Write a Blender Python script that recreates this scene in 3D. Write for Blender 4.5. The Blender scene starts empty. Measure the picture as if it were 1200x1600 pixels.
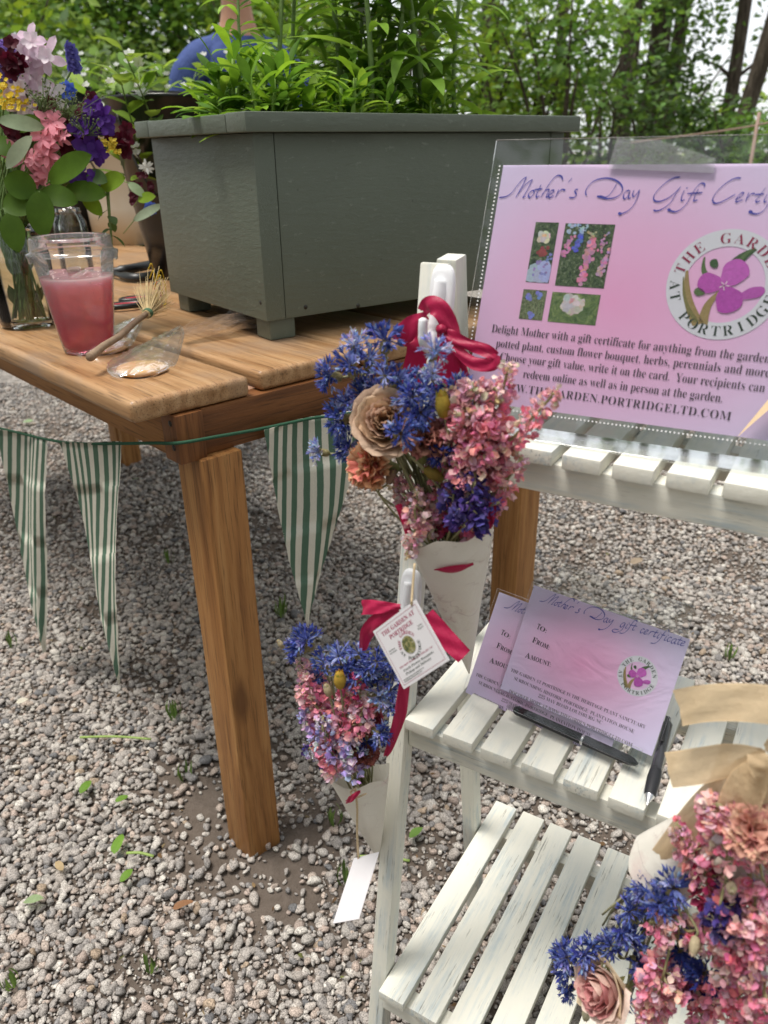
import bpy, bmesh, math, random
import numpy as np
from mathutils import Vector as V, Matrix as Mx, noise as mnoise

S = bpy.context.scene
COL = S.collection
rnd = random.Random(7)

# ------------------------------------------------------------------ camera
EYE = V((0, 0, 1.0))
FPX = 1211.5
PITCH, ROLL = math.radians(25.05), math.radians(.943)
FW = V((0, math.cos(PITCH), -math.sin(PITCH)))
DD = V((0, -math.sin(PITCH), -math.cos(PITCH)))
RT = V((1, 0, 0)) * math.cos(ROLL) + DD * math.sin(ROLL)
DN = V((1, 0, 0)) * -math.sin(ROLL) + DD * math.cos(ROLL)
cam = bpy.data.cameras.new('camera')
cam.sensor_fit = 'VERTICAL'; cam.sensor_height = 36; cam.lens = 36 * FPX / 1600
cam.clip_start = .02; cam.clip_end = 500
cam.dof.use_dof = True; cam.dof.focus_distance = .86
cam.dof.aperture_fstop = (cam.lens * .001) / .0036
co = bpy.data.objects.new('camera', cam); COL.objects.link(co)
m3 = Mx((RT, -DN, -FW)).transposed().to_4x4()
co.matrix_world = Mx.Translation(EYE) @ m3
S.camera = co

# ------------------------------------------------------------------ light
SUN_EL, SUN_AZ = math.radians(73), math.radians(-100)   # azimuth from +Y towards +X
w = bpy.data.worlds.new('World'); S.world = w; w.use_nodes = True
nt = w.node_tree
sky = nt.nodes.new('ShaderNodeTexSky'); sky.sky_type = 'NISHITA'; sky.sun_disc = False
sky.sun_elevation = SUN_EL; sky.sun_rotation = SUN_AZ
sky.air_density = 1.0; sky.dust_density = 2.0; sky.ozone_density = .6
# bright thin overcast: a white cloud sheet mixed over the clear sky
cm = nt.nodes.new('ShaderNodeMix'); cm.data_type = 'RGBA'; cm.inputs[0].default_value = .72; cm.inputs[7].default_value = (11, 11.1, 11.4, 1)
nt.links.new(sky.outputs[0], cm.inputs[6]); nt.links.new(cm.outputs[2], nt.nodes['Background'].inputs[0])
nt.nodes['Background'].inputs[1].default_value = .095
sl = bpy.data.lights.new('sun', 'SUN'); sl.energy = 3.1; sl.angle = math.radians(22); sl.color = (1, .955, .88)
so = bpy.data.objects.new('sun', sl); COL.objects.link(so)
sd = V((math.sin(SUN_AZ) * math.cos(SUN_EL), math.cos(SUN_AZ) * math.cos(SUN_EL), math.sin(SUN_EL)))
so.rotation_euler = sd.to_track_quat('Z', 'Y').to_euler()
so.location = sd * 20
S.view_settings.view_transform = 'Standard'; S.view_settings.look = 'None'
S.view_settings.exposure = .42; S.view_settings.gamma = 1
S.cycles.max_bounces = 10; S.cycles.transparent_max_bounces = 24; S.cycles.use_denoising = True
S.cycles.caustics_reflective = False; S.cycles.caustics_refractive = False

# ------------------------------------------------------------------ geometry of the place
def ray(px, py): return FW + RT * ((px - 600) / FPX) + DN * ((py - 800) / FPX)
def onz(px, py, z):
    r = ray(px, py); return EYE + r * ((z - EYE.z) / r.z)
def onpl(px, py, p0, n):
    r = ray(px, py); return EYE + r * ((V(p0) - EYE).dot(n) / r.dot(n))
def ax(deg):
    a = math.radians(deg); return V((math.cos(a), math.sin(a), 0)), V((-math.sin(a), math.cos(a), 0))
UZ = V((0, 0, 1))
TX, TY = ax(42.47)      # table: along its short front edge, along its length
SX, SY = ax(-31.36)     # stand: along its shelves, front to back
BX, BY = ax(36.2)       # planter
TZ = .752
FOOT = onz(392, 1348, 0)
TK = V((-.279, .826, 0))             # outer near corner of the table top
TC = V((-.238, .853, 0))             # outer near corner of the apron
def stw(u, v, z): return SX * u + SY * v + UZ * z

# ------------------------------------------------------------------ mesh helper
class MB:
    def __init__(s): s.v = []; s.f = []; s.c = []; s.st = []; s.mi = []; s.cc = (1, 1, 1); s.m = 0; s.flat = []
    def add(s, vs, fs, col=None, st=None):
        o = len(s.v); s.v += [tuple(p) for p in vs]; n = len(vs)
        s.c += list(col) if isinstance(col, list) else [col or s.cc] * n
        s.st += st if st else [(0, 0)] * n
        s.f += [tuple(i + o for i in f) for f in fs]; s.mi += [s.m] * len(fs)
        return o
    def box(s, M, x0, x1, y0, y1, z0, z1, bev=.002, seg=2):
        b = bmesh.new(); bmesh.ops.create_cube(b, size=1)
        for q in b.verts: q.co = V(((x0 + x1) / 2 + q.co.x * (x1 - x0), (y0 + y1) / 2 + q.co.y * (y1 - y0), (z0 + z1) / 2 + q.co.z * (z1 - z0)))
        if bev: bmesh.ops.bevel(b, geom=b.edges[:], offset=bev, segments=seg, affect='EDGES', profile=.6)
        b.verts.index_update()
        s.add([M @ q.co for q in b.verts], [[q.index for q in f.verts] for f in b.faces]); b.free()
    def tube(s, path, rad, n=8, cap=True, squash=1.0, col=None):
        path = [V(p) for p in path]; k = len(path)
        rad = rad if isinstance(rad, (list, tuple)) else [rad] * k
        t0 = (path[1] - path[0]).normalized()
        a = t0.orthogonal().normalized(); vs = []
        for i, p in enumerate(path):
            t = (path[min(i + 1, k - 1)] - path[max(i - 1, 0)]).normalized()
            a = (a - t * a.dot(t)); a = a.normalized() if a.length > 1e-6 else t.orthogonal().normalized()
            b = t.cross(a)
            for j in range(n):
                g = 2 * math.pi * j / n; vs.append(p + (a * math.cos(g) + b * math.sin(g) * squash) * rad[i])
        fs = [[i * n + j, i * n + (j + 1) % n, (i + 1) * n + (j + 1) % n, (i + 1) * n + j] for i in range(k - 1) for j in range(n)]
        if cap: fs += [list(range(n))[::-1], list(range((k - 1) * n, k * n))]
        s.add(vs, fs, col)
    def lathe(s, M, prof, n=32, cap0=False, cap1=False, jit=None):
        vs = []
        for (r, z) in prof:
            for j in range(n):
                g = 2 * math.pi * j / n; rr = r if jit is None else r * jit(g, z)
                vs.append(M @ V((rr * math.cos(g), rr * math.sin(g), z)))
        k = len(prof)
        fs = [[i * n + j, i * n + (j + 1) % n, (i + 1) * n + (j + 1) % n, (i + 1) * n + j] for i in range(k - 1) for j in range(n)]
        if cap0: fs.append(list(range(n))[::-1])
        if cap1: fs.append(list(range((k - 1) * n, k * n)))
        s.add(vs, fs)
    def grid(s, fn, nu, nv, col=None, st=None):
        vs = [fn(i / nu, j / nv) for i in range(nu + 1) for j in range(nv + 1)]
        sts = [st(i / nu, j / nv) for i in range(nu + 1) for j in range(nv + 1)] if st else None
        cols = [col(i / nu, j / nv) for i in range(nu + 1) for j in range(nv + 1)] if callable(col) else col
        fs = [[i * (nv + 1) + j, (i + 1) * (nv + 1) + j, (i + 1) * (nv + 1) + j + 1, i * (nv + 1) + j + 1] for i in range(nu) for j in range(nv)]
        s.add(vs, fs, cols, sts)
    def leaf(s, base, d, up, L, W, bend=.3, fold=.25, n=5, col=None, pw=.8, wave=0, mid=.45):
        d = V(d).normalized(); up = V(up); side = d.cross(up)
        side = side.normalized() if side.length > 1e-5 else d.orthogonal().normalized()
        up = side.cross(d).normalized(); vs = []
        ph = rnd.random() * 6
        for i in range(n + 1):
            t = i / n; a = bend * t
            c = V(base) + d * (L * (math.sin(a) / bend if abs(bend) > 1e-3 else t)) - up * (L * ((1 - math.cos(a)) / bend if abs(bend) > 1e-3 else 0))
            ww = W * .5 * (max(0, math.sin(math.pi * t ** (math.log(.5) / math.log(mid)))) ** pw + .04 * (1 - t))
            loc_up = up * math.cos(a) + d * math.sin(a)
            q = loc_up * (math.sin(t * 7 + ph) * wave * W)
            vs += [c + side * ww + loc_up * (ww * fold) + q, c, c - side * ww + loc_up * (ww * fold) - q]
        fs = []
        for i in range(n):
            for j in (0, 1): fs.append([i * 3 + j, i * 3 + j + 1, i * 3 + j + 4, i * 3 + j + 3])
        s.add(vs, fs, col)
    def build(s, name, mats, parent=None, smooth=True, off=None, loc=None, mesh_only=False):
        me = bpy.data.meshes.new(name)
        base = V((0, 0, 0))
        if parent is not None: base = wloc(parent)
        if loc is not None: base = V(loc)
        me.from_pydata([(p[0] - base.x, p[1] - base.y, p[2] - base.z) for p in s.v], [], s.f)
        mats = mats if isinstance(mats, (list, tuple)) else [mats]
        for m in mats: me.materials.append(m)
        if len(mats) > 1: me.polygons.foreach_set('material_index', s.mi)
        if any(c != (1, 1, 1) for c in s.c):
            a = me.attributes.new('tint', 'FLOAT_COLOR', 'POINT')
            a.data.foreach_set('color', [x for c in s.c for x in (c[0], c[1], c[2], 1)])
        if any(t != (0, 0) for t in s.st):
            a = me.attributes.new('st', 'FLOAT_VECTOR', 'POINT')
            a.data.foreach_set('vector', [x for t in s.st for x in (t[0], t[1], 0)])
        if smooth: me.polygons.foreach_set('use_smooth', [True] * len(me.polygons))
        me.update()
        if mesh_only: return me
        o = bpy.data.objects.new(name, me); COL.objects.link(o)
        if parent is not None:
            o.parent = parent; o.location = base - wloc(parent)
        else: o.location = base
        if smooth == 'auto':
            me.set_sharp_from_angle(angle=math.radians(38))
        return o
def wloc(o):
    p = V(o.location)
    while o.parent is not None: o = o.parent; p += V(o.location)
    return p
def tag(o, label=None, cat=None, group=None, kind=None):
    if label: o['label'] = label
    if cat: o['category'] = cat
    if group: o['group'] = group
    if kind: o['kind'] = kind
    return o
def empty(name, loc, label, cat, group=None):
    o = bpy.data.objects.new(name, None); COL.objects.link(o); o.location = loc; o.empty_display_size = .05
    return tag(o, label, cat, group)
def wmat(o):
    m = o.matrix_basis.copy()
    while o.parent is not None: o = o.parent; m = o.matrix_basis @ m
    return m
def inst(name, mesh, parent, M):
    o = bpy.data.objects.new(name, mesh); COL.objects.link(o); o.parent = parent; o.matrix_basis = (wmat(parent).inverted() if parent is not None else Mx.Identity(4)) @ M
    return o
def frame(o, x, y, z):
    m = Mx((V(x).normalized(), V(y).normalized(), V(z).normalized())).transposed().to_4x4(); m.translation = V(o); return m
def zframe(o, z, roll=0):
    z = V(z).normalized(); x = z.orthogonal().normalized(); y = z.cross(x)
    x, y = x * math.cos(roll) + y * math.sin(roll), y * math.cos(roll) - x * math.sin(roll)
    return frame(o, x, y, z)
def spline(pts, n=8):
    pts = [V(p) for p in pts]; out = []
    P = [pts[0] * 2 - pts[1]] + pts + [pts[-1] * 2 - pts[-2]]
    for i in range(1, len(P) - 2):
        for k in range(n):
            t = k / n; a, b, c, d = P[i - 1], P[i], P[i + 1], P[i + 2]
            out.append(.5 * ((2 * b) + (c - a) * t + (2 * a - 5 * b + 4 * c - d) * t * t + (3 * b - a - 3 * c + d) * t ** 3))
    out.append(pts[-1]); return out

# ------------------------------------------------------------------ material helper
class Mt:
    def __init__(s, name, rough=.6, spec=.4, base=(.5, .5, .5)):
        s.m = bpy.data.materials.new(name); s.m.use_nodes = True; s.nt = s.m.node_tree
        s.b = s.nt.nodes['Principled BSDF']; s.set('Roughness', rough); s.set('Specular IOR Level', spec); s.set('Base Color', base)
        s.out = s.nt.nodes['Material Output']
    def set(s, k, v, node=None):
        i = (node or s.b).inputs[k]
        if isinstance(v, bpy.types.NodeSocket): s.nt.links.new(v, i)
        else:
            if isinstance(v, (tuple, list)) and len(v) == 3 and i.type == 'RGBA': v = (*v, 1)
            i.default_value = v
        return s
    def n(s, t, ins=None, out=0, **pr):
        nd = s.nt.nodes.new('ShaderNode' + t)
        for k, v in pr.items(): setattr(nd, k, v)
        for k, v in (ins or {}).items(): s.set(k, v, nd)
        return nd.outputs[out]
    def co(s, kind='Object', scale=(1, 1, 1), rot=(0, 0, 0), rand=False):
        c = s.n('TexCoord', out=0); c = c.node.outputs[kind]
        if rand:
            r = s.n('ObjectInfo').node.outputs['Random']
            rv = s.n('VectorMath', {0: (7.3, 11.1, 5.7)}, operation='SCALE'); s.set('Scale', r, rv.node)
            c = s.n('VectorMath', {0: c, 1: rv}, operation='ADD')
        return s.n('Mapping', {'Vector': c, 'Scale': scale, 'Rotation': rot})
    def noise(s, vec, sc=5, det=4, rough=.55, dist=0): return s.n('TexNoise', {'Vector': vec, 'Scale': sc, 'Detail': det, 'Roughness': rough, 'Distortion': dist})
    def ramp(s, fac, stops, interp='LINEAR'):
        o = s.n('ValToRGB', {'Fac': fac}); r = o.node.color_ramp; r.interpolation = interp
        while len(r.elements) < len(stops): r.elements.new(.5)
        for e, (p, c) in zip(r.elements, stops): e.position = p; e.color = (*c, 1) if isinstance(c, (tuple, list)) else (c, c, c, 1)
        return o
    def mix(s, f, a, b, mode='MIX'):
        nd = s.nt.nodes.new('ShaderNodeMix'); nd.data_type = 'RGBA'; nd.blend_type = mode
        for i, v in ((0, f), (6, a), (7, b)):
            if isinstance(v, bpy.types.NodeSocket): s.nt.links.new(v, nd.inputs[i])
            else: nd.inputs[i].default_value = (*v, 1) if isinstance(v, (tuple, list)) and len(v) == 3 else v
        return nd.outputs[2]
    def math(s, op, a, b=0): return s.n('Math', {0: a, 1: b}, operation=op)
    def attr(s, name, out='Color'): return s.n('Attribute', attribute_name=name).node.outputs[out]
    def bump(s, h, strength=.3, dist=.002): s.set('Normal', s.n('Bump', {'Height': h, 'Strength': strength, 'Distance': dist})); return s
    def base(s, c): return s.set('Base Color', c)
    def translucent(s, col, f=.35):
        t = s.n('BsdfTranslucent', {'Color': col})
        x = s.n('MixShader', {0: f, 1: s.b.outputs[0], 2: t}); s.nt.links.new(x, s.out.inputs[0]); return s

def wood(name, dark, mid, light, rough=.5, gs=1.0, stain=None):
    k = Mt(name, rough, .35)
    c = k.co('Object', rand=True)
    warp = k.noise(c, 3, 3)
    long_ = k.n('Mapping', {'Vector': k.n('VectorMath', {0: c, 1: k.n('VectorMath', {0: warp, 1: (.02, .035, .035)}, operation='MULTIPLY')}, operation='ADD'), 'Scale': (1.3 * gs, 30 * gs, 30 * gs)})
    g = k.noise(long_, 2.2, 8, .65)
    fine = k.noise(k.n('Mapping', {'Vector': c, 'Scale': (14, 420, 420)}), 1, 3, .6)
    rings = k.n('TexWave', {'Vector': k.n('Mapping', {'Vector': c, 'Scale': (.6, 12, 12)}), 'Scale': 1.4, 'Distortion': 9, 'Detail': 3, 'Detail Scale': 1.2}, wave_type='BANDS', bands_direction='Y')
    rings = rings.node.outputs['Fac']
    f = k.math('ADD', k.math('MULTIPLY', g, .9), k.math('MULTIPLY', rings, .1))
    col = k.ramp(f, [(.28, dark), (.5, mid), (.74, light)])
    pores = k.ramp(fine, [(.33, .35), (.46, 1.0)])
    col = k.mix(.75, col, pores, 'MULTIPLY')
    kn = k.n('TexVoronoi', {'Vector': k.n('Mapping', {'Vector': c, 'Scale': (2.2, 7, 7)}), 'Scale': 1.0}).node.outputs['Distance']
    col = k.mix(k.ramp(kn, [(.05, .8), (.11, 0.0)]), col, tuple(x * .6 for x in dark))
    if stain:
        sn = k.noise(k.co('Object', (1, 1, 1), rand=True), 7, 5, .6)
        col = k.mix(k.ramp(sn, [(.5, 0.0), (.68, .7)]), col, stain)
    k.base(col); k.bump(k.math('ADD', fine, k.math('MULTIPLY', g, .5)), .35, .0012)
    return k.m

def board(name, L, W, T, M, mat, parent, bev=.003, seg=2):
    """plank with its grain along local X, centred on M"""
    b = MB(); b.box(Mx.Identity(4), -L / 2, L / 2, -W / 2, W / 2, -T / 2, T / 2, bev, seg)
    me = b.build(name, mat, mesh_only=True)
    me.set_sharp_from_angle(angle=math.radians(50))
    return inst(name, me, parent, M)

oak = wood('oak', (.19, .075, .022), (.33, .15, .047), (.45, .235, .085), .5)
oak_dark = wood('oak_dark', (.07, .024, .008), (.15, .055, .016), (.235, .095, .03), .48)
oak_top = wood('oak_top', (.22, .105, .04), (.37, .21, .10), (.49, .31, .165), .36, .8, stain=(.27, .185, .125))

def white_paint():
    k = Mt('weathered_white_paint', .5, .4)
    c = k.co('Object', rand=True)
    streak = k.noise(k.n('Mapping', {'Vector': c, 'Scale': (5, 75, 75)}), 1.6, 6, .7)
    patch = k.noise(c, 14, 4, .6)
    m = k.math('MULTIPLY', k.ramp(streak, [(.46, 0.0), (.66, 1.0)]), k.ramp(patch, [(.38, 0.0), (.62, 1.0)]))
    base = k.mix(k.noise(c, 9, 4), (.66, .64, .555), (.775, .76, .68))
    col = k.mix(k.math('MULTIPLY', m, .8), base, (.36, .45, .50))
    scratch = k.noise(k.n('Mapping', {'Vector': c, 'Scale': (9, 190, 190)}), 2.1, 4, .75)
    col = k.mix(k.ramp(k.math('MULTIPLY', scratch, k.ramp(patch, [(.35, .75), (.6, 1.0)])), [(.56, 0.0), (.66, .85)]), col, (.23, .22, .19))
    k.base(col); k.bump(streak, .5, .0012)
    return k.m
white_wood = white_paint()

def planter_paint():
    k = Mt('grey_green_paint', .42, .4)
    c = k.co('Object')
    big = k.noise(c, 4, 5, .6); fine = k.noise(k.n('Mapping', {'Vector': c, 'Scale': (20, 90, 90)}), 2, 6, .7)
    col = k.mix(big, (.092, .112, .086), (.135, .155, .122))
    worn = k.noise(k.n('Mapping', {'Vector': c, 'Scale': (18, 40, 40)}), 2.4, 7, .75)
    col = k.mix(k.ramp(worn, [(.60, 0.0), (.74, .6)]), col, (.30, .325, .29))
    dots = k.n('TexVoronoi', {'Vector': c, 'Scale': 23}).node.outputs['Distance']
    col = k.mix(k.ramp(dots, [(.02, .75), (.05, 0.0)]), col, (.05, .055, .045))
    k.base(col); k.bump(k.math('ADD', k.math('MULTIPLY', fine, .9), worn), .5, .0018)
    return k.m
planter_mat = planter_paint()

def plain(name, c, rough=.5, spec=.4, var=.12, sc=60, bump=0, metal=0):
    k = Mt(name, rough, spec); o = k.co('Object'); nz = k.noise(o, sc, 4)
    a = tuple(x * (1 - var) for x in c); b = tuple(min(1, x * (1 + var)) for x in c)
    k.base(k.mix(nz, a, b)); k.set('Metallic', metal)
    if bump: k.bump(nz, bump, .001)
    return k.m
dark_metal = plain('dark_metal', (.05, .045, .04), .45, .5, metal=.8)
black_plastic = plain('black_plastic', (.012, .012, .013), .38, .5, .2)
rubber = plain('black_rubber', (.015, .016, .02), .6, .4, .2, 300, .2)

def tinted(name, rough=.6, spec=.3, var=.2, sc=90, trans=.3, bump=.15, vein=False, gloss=None):
    """petal or leaf surface: own colour per vertex, a little noise, light through it"""
    k = Mt(name, rough, spec); o = k.co('Object'); nz = k.noise(o, sc, 4, .6)
    at = k.attr('tint')
    f = k.ramp(nz, [(.25, 1 - var), (.75, 1 + var)])
    c = k.mix(1.0, at, f, 'MULTIPLY')
    k.base(c)
    if bump: k.bump(nz, bump, .001)
    if trans: k.translucent(k.mix(1.0, c, (1.25, 1.2, .8), 'MULTIPLY') if vein else c, trans)
    return k.m
leaf_mat = tinted('leaf', .5, .16, .18, 50, .42, .1, vein=True)
petal_mat = tinted('dried_petal', .75, .15, .22, 260, .3, .4)
fresh_petal = tinted('fresh_petal', .55, .3, .12, 120, .4, .15)
stem_mat = tinted('stem', .6, .3, .25, 200, 0, .2)

# ------------------------------------------------------------------ ground, gravel
SOIL = [(onz(400, 1350, 0), .085), (onz(345, 1270, 0), .095), (onz(290, 1215, 0), .07), (onz(440, 1400, 0), .06), (onz(470, 1310, 0), .07), (onz(395, 1180, 0), .07), (onz(330, 1330, 0), .06)]
def soil_f(x, y):
    s = 0
    for p, r in SOIL: s = max(s, math.exp(-(((x - p.x) ** 2 + (y - p.y) ** 2) / (r * r))))
    return s
def ground_z(x, y):
    z = -.009 + .004 * mnoise.noise(V((x * 3, y * 3, 0)))
    f = soil_f(x, y)
    return z + .013 * f + f * (.004 * mnoise.noise(V((x * 40, y * 40, 1))) + .002 * mnoise.noise(V((x * 110, y * 110, 3))))
def make_ground():
    k = Mt('gravel_bed', .95, .15); c = k.co('Object')
    vo = k.n('TexVoronoi', {'Vector': c, 'Scale': 62}); vc = vo.node.outputs['Color']; vd = vo.node.outputs['Distance']
    nz = k.noise(c, 60, 6, .7)
    soil = k.mix(nz, (.075, .058, .046), (.19, .155, .13))
    far = k.ramp(vc, [(.1, (.12, .11, .10)), (.5, (.26, .235, .215)), (.9, (.40, .36, .33))])
    sep = k.n('SeparateXYZ', {0: c}); y = sep.node.outputs['Y']
    fm = k.ramp(k.math('MULTIPLY', y, .1), [(.30, 0.0), (.36, 1.0)])
    k.base(k.mix(fm, soil, far)); k.bump(nz, 1.0, .008)
    b = MB(); xs = [-60, -20, -8, -3.5, -2, -1.2] + [-.7 + i * .008 for i in range(126)] + [.6, 1.2, 2, 3.5, 8, 20, 60]
    ys = [-30, -6, -1, 0, .3, .5] + [.6 + i * .008 for i in range(101)] + [1.6, 2, 2.5, 3, 4.5, 7, 14, 30, 80, 200]
    b.grid(lambda u, v: V((xs[round(u * (len(xs) - 1))], ys[round(v * (len(ys) - 1))], ground_z(xs[round(u * (len(xs) - 1))], ys[round(v * (len(ys) - 1))]))), len(xs) - 1, len(ys) - 1)
    tag(b.build('ground', k.m), kind='structure')
make_ground()

def ico(sub):
    b = bmesh.new(); bmesh.ops.create_icosphere(b, subdivisions=sub, radius=1)
    v = np.array([q.co[:] for q in b.verts]); b.verts.index_update(); f = np.array([[q.index for q in t.verts] for t in b.faces]); b.free(); return v, f
def np_mesh(name, v, f, col, mat):
    me = bpy.data.meshes.new(name)
    me.vertices.add(len(v)); me.vertices.foreach_set('co', v.astype(np.float32).ravel())
    n = len(f); k = f.shape[1]
    me.loops.add(n * k); me.loops.foreach_set('vertex_index', f.astype(np.int32).ravel())
    me.polygons.add(n); me.polygons.foreach_set('loop_start', np.arange(0, n * k, k, dtype=np.int32))
    me.update(calc_edges=True); me.validate()
    if col is not None:
        a = me.attributes.new('tint', 'FLOAT_COLOR', 'POINT'); a.data.foreach_set('color', np.concatenate([col, np.ones((len(col), 1))], 1).astype(np.float32).ravel())
    me.materials.append(mat)
    o = bpy.data.objects.new(name, me); COL.objects.link(o); return o
def make_gravel():
    rng = np.random.default_rng(3)
    k = Mt('granite', .85, .25); c = k.co('Object'); at = k.attr('tint')
    sp = k.noise(c, 520, 3, .6); sp2 = k.n('TexVoronoi', {'Vector': c, 'Scale': 700}).node.outputs['Color']
    f = k.ramp(sp, [(.34, .55), (.5, 1.0), (.66, 1.35)]); g = k.ramp(sp2, [(.15, .6), (.4, 1.0), (.85, 1.15)])
    k.base(k.mix(1.0, k.mix(1.0, at, f, 'MULTIPLY'), g, 'MULTIPLY')); k.bump(sp, .5, .0008)
    pal = np.array([.80, .785, .765]) * np.array([(.47, .43, .40), (.40, .37, .35), (.53, .50, .47), (.33, .31, .30), (.50, .42, .37), (.44, .36, .32), (.60, .57, .53), (.20, .20, .21), (.26, .25, .25), (.42, .33, .25)])
    pw = np.array([.2, .2, .16, .13, .1, .06, .07, .03, .04, .01])
    def protos(sub, n):
        d, f = ico(sub); out = []
        for _ in range(n):
            nn = rng.normal(size=(9, 3)); nn /= np.linalg.norm(nn, axis=1)[:, None]; h = rng.uniform(.55, 1.0, 9)
            dots = d @ nn.T; r = np.where(dots > .05, h / np.maximum(dots, .05), 9).min(1); r = np.minimum(r, 1.25)
            p = d * r[:, None] * np.array([1, rng.uniform(.68, .95), rng.uniform(.5, .78)]); out.append(p + rng.normal(size=p.shape) * .02)
        return out, f
    hi, fh = protos(2, 14); lo, fl = protos(1, 10)
    P = []
    y = .40
    while y < 3.7:
        pitch = .0090 if y < 1.9 else .0118
        lim = .53 * y + .27
        for x in np.arange(-lim, lim, pitch):
            xx = x + rng.uniform(-.5, .5) * pitch; yy = y + rng.uniform(-.5, .5) * pitch
            s = soil_f(xx, yy)
            if rng.random() < min(1, s * 1.35) * (.7 + .6 * mnoise.noise(V((xx * 30, yy * 30, 4)))): continue
            if mnoise.noise(V((xx * 5, yy * 5, 9))) > .30 and rng.random() < .5: continue
            P.append((xx, yy))
        y += pitch
    for _ in range(26):
        P.append((rng.uniform(-1, 1), rng.uniform(.6, 2)))
    P = np.array(P); n = len(P)
    R = np.clip(rng.lognormal(math.log(.0054), .36, n), .0026, .0105) * np.where(P[:, 1] < 1.9, 1, 1.22); R[-26:] = rng.uniform(.010, .016, 26)
    idx_hi = np.where(P[:, 1] < 1.75)[0]; idx_lo = np.where(P[:, 1] >= 1.75)[0]
    # grit and stone chips in the gaps and on the bare soil
    G = []
    for _ in range(42000):
        y = .42 + 2.0 * rng.random() ** 1.3; lim = .53 * y + .2; x = rng.uniform(-lim, lim)
        if rng.random() > soil_f(x, y) * 1.6: G.append((x, y))
    P = np.concatenate([P, np.array(G)]); R = np.concatenate([R, rng.uniform(.0011, .0031, len(G))]); idx_lo = np.concatenate([idx_lo, np.arange(n, len(P))])
    V_, C_, F_, o = [], [], [], 0
    for ids, pr, ff in ((idx_hi, hi, fh), (idx_lo, lo, fl)):
        for i in ids:
            p = pr[rng.integers(len(pr))]
            a, b_ = rng.uniform(0, 6.283), rng.normal() * .35; ca, sa, cb, sb = math.cos(a), math.sin(a), math.cos(b_), math.sin(b_)
            M = np.array([[ca, -sa, 0], [sa, ca, 0], [0, 0, 1]]) @ np.array([[1, 0, 0], [0, cb, -sb], [0, sb, cb]])
            z = ground_z(P[i, 0], P[i, 1]) + R[i] * rng.uniform(.05, .75) + .002
            V_.append((p * R[i]) @ M.T + np.array([P[i, 0], P[i, 1], z]))
            C_.append(np.repeat((pal[rng.choice(len(pal), p=pw)] * rng.uniform(.82, 1.15))[None], len(p), 0))
            F_.append(ff + o); o += len(p)
    ob = np_mesh('gravel', np.concatenate(V_), np.concatenate(F_), np.concatenate(C_), k.m)
    tag(ob, 'grey and pinkish crushed granite gravel covering the ground', 'gravel', kind='stuff')
make_gravel()

# ------------------------------------------------------------------ table
def make_table():
    t = empty('wooden_table', TC, 'heavy oiled oak table carrying the grey green planter and the pink drink', 'table')
    # planks along TY
    xs = [(0, .157, -.002), (.176, .344, .004), (.348, .520, -.003), (.524, .70, .002), (.704, .765, 0)]
    L = 1.95
    for a, b_, off in xs:
        M = frame(TK + TX * ((a + b_) / 2) + TY * (off + L / 2) + UZ * (TZ - .013), TY, -TX, UZ)
        board('plank', L, b_ - a, .026, M, oak_top, t, .009, 4)
    top = TZ - .0262; bot = .668
    h = top - bot
    o = TC
    # corner post block, front apron, side apron
    W = .705
    for (x, y) in ((0, 0), (W, 0), (0, 1.80), (W, 1.80)):
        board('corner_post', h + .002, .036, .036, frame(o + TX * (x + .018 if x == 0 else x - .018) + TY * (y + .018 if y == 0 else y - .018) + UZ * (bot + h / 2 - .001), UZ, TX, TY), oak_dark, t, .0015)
    for y in (0.006, 1.80 - .006 - .03):
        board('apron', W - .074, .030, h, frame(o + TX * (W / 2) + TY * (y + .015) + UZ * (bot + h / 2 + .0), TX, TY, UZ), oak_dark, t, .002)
    for x in (.004, W - .004 - .028):
        board('apron', 1.80 - .074, .028, h - .004, frame(o + TX * (x + .014) + TY * .90 + UZ * (bot + h / 2 - .002), TY, -TX, UZ), oak, t, .002)
    lw, ld = .057, .062; rel = FOOT - o
    fx, fy = rel.dot(TX), rel.dot(TY)
    lx = (fx + lw / 2, fx + .633 + lw / 2)
    for x in lx:
        for y in (fy + ld / 2, 1.80 - fy - ld / 2):
            board('leg', bot + .02, lw, ld, frame(o + TX * x + TY * y + UZ * ((bot - .021) / 2), UZ, TX, TY), oak, t, .003)
    # screws in the near corner block
    for px, py in ((266, 662), (272, 700)):
        b = MB(); p = onpl(px, py, o + TX * 0, TX)
        b.lathe(zframe(p - TX * .0012, TX), [(.0001, 0), (.0035, .0004), (.004, .0014), (.004, .003)], 12)
        b.build('screw', dark_metal, t)
    return t
make_table()
_p = onz(210, 724, 0); tag(board('wooden_post', .22, .06, .06, frame(_p + TY * .03 + UZ * .10, UZ, TX, TY), oak, None, .004), 'short wooden post standing on the gravel under the far side of the table', 'post')

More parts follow.
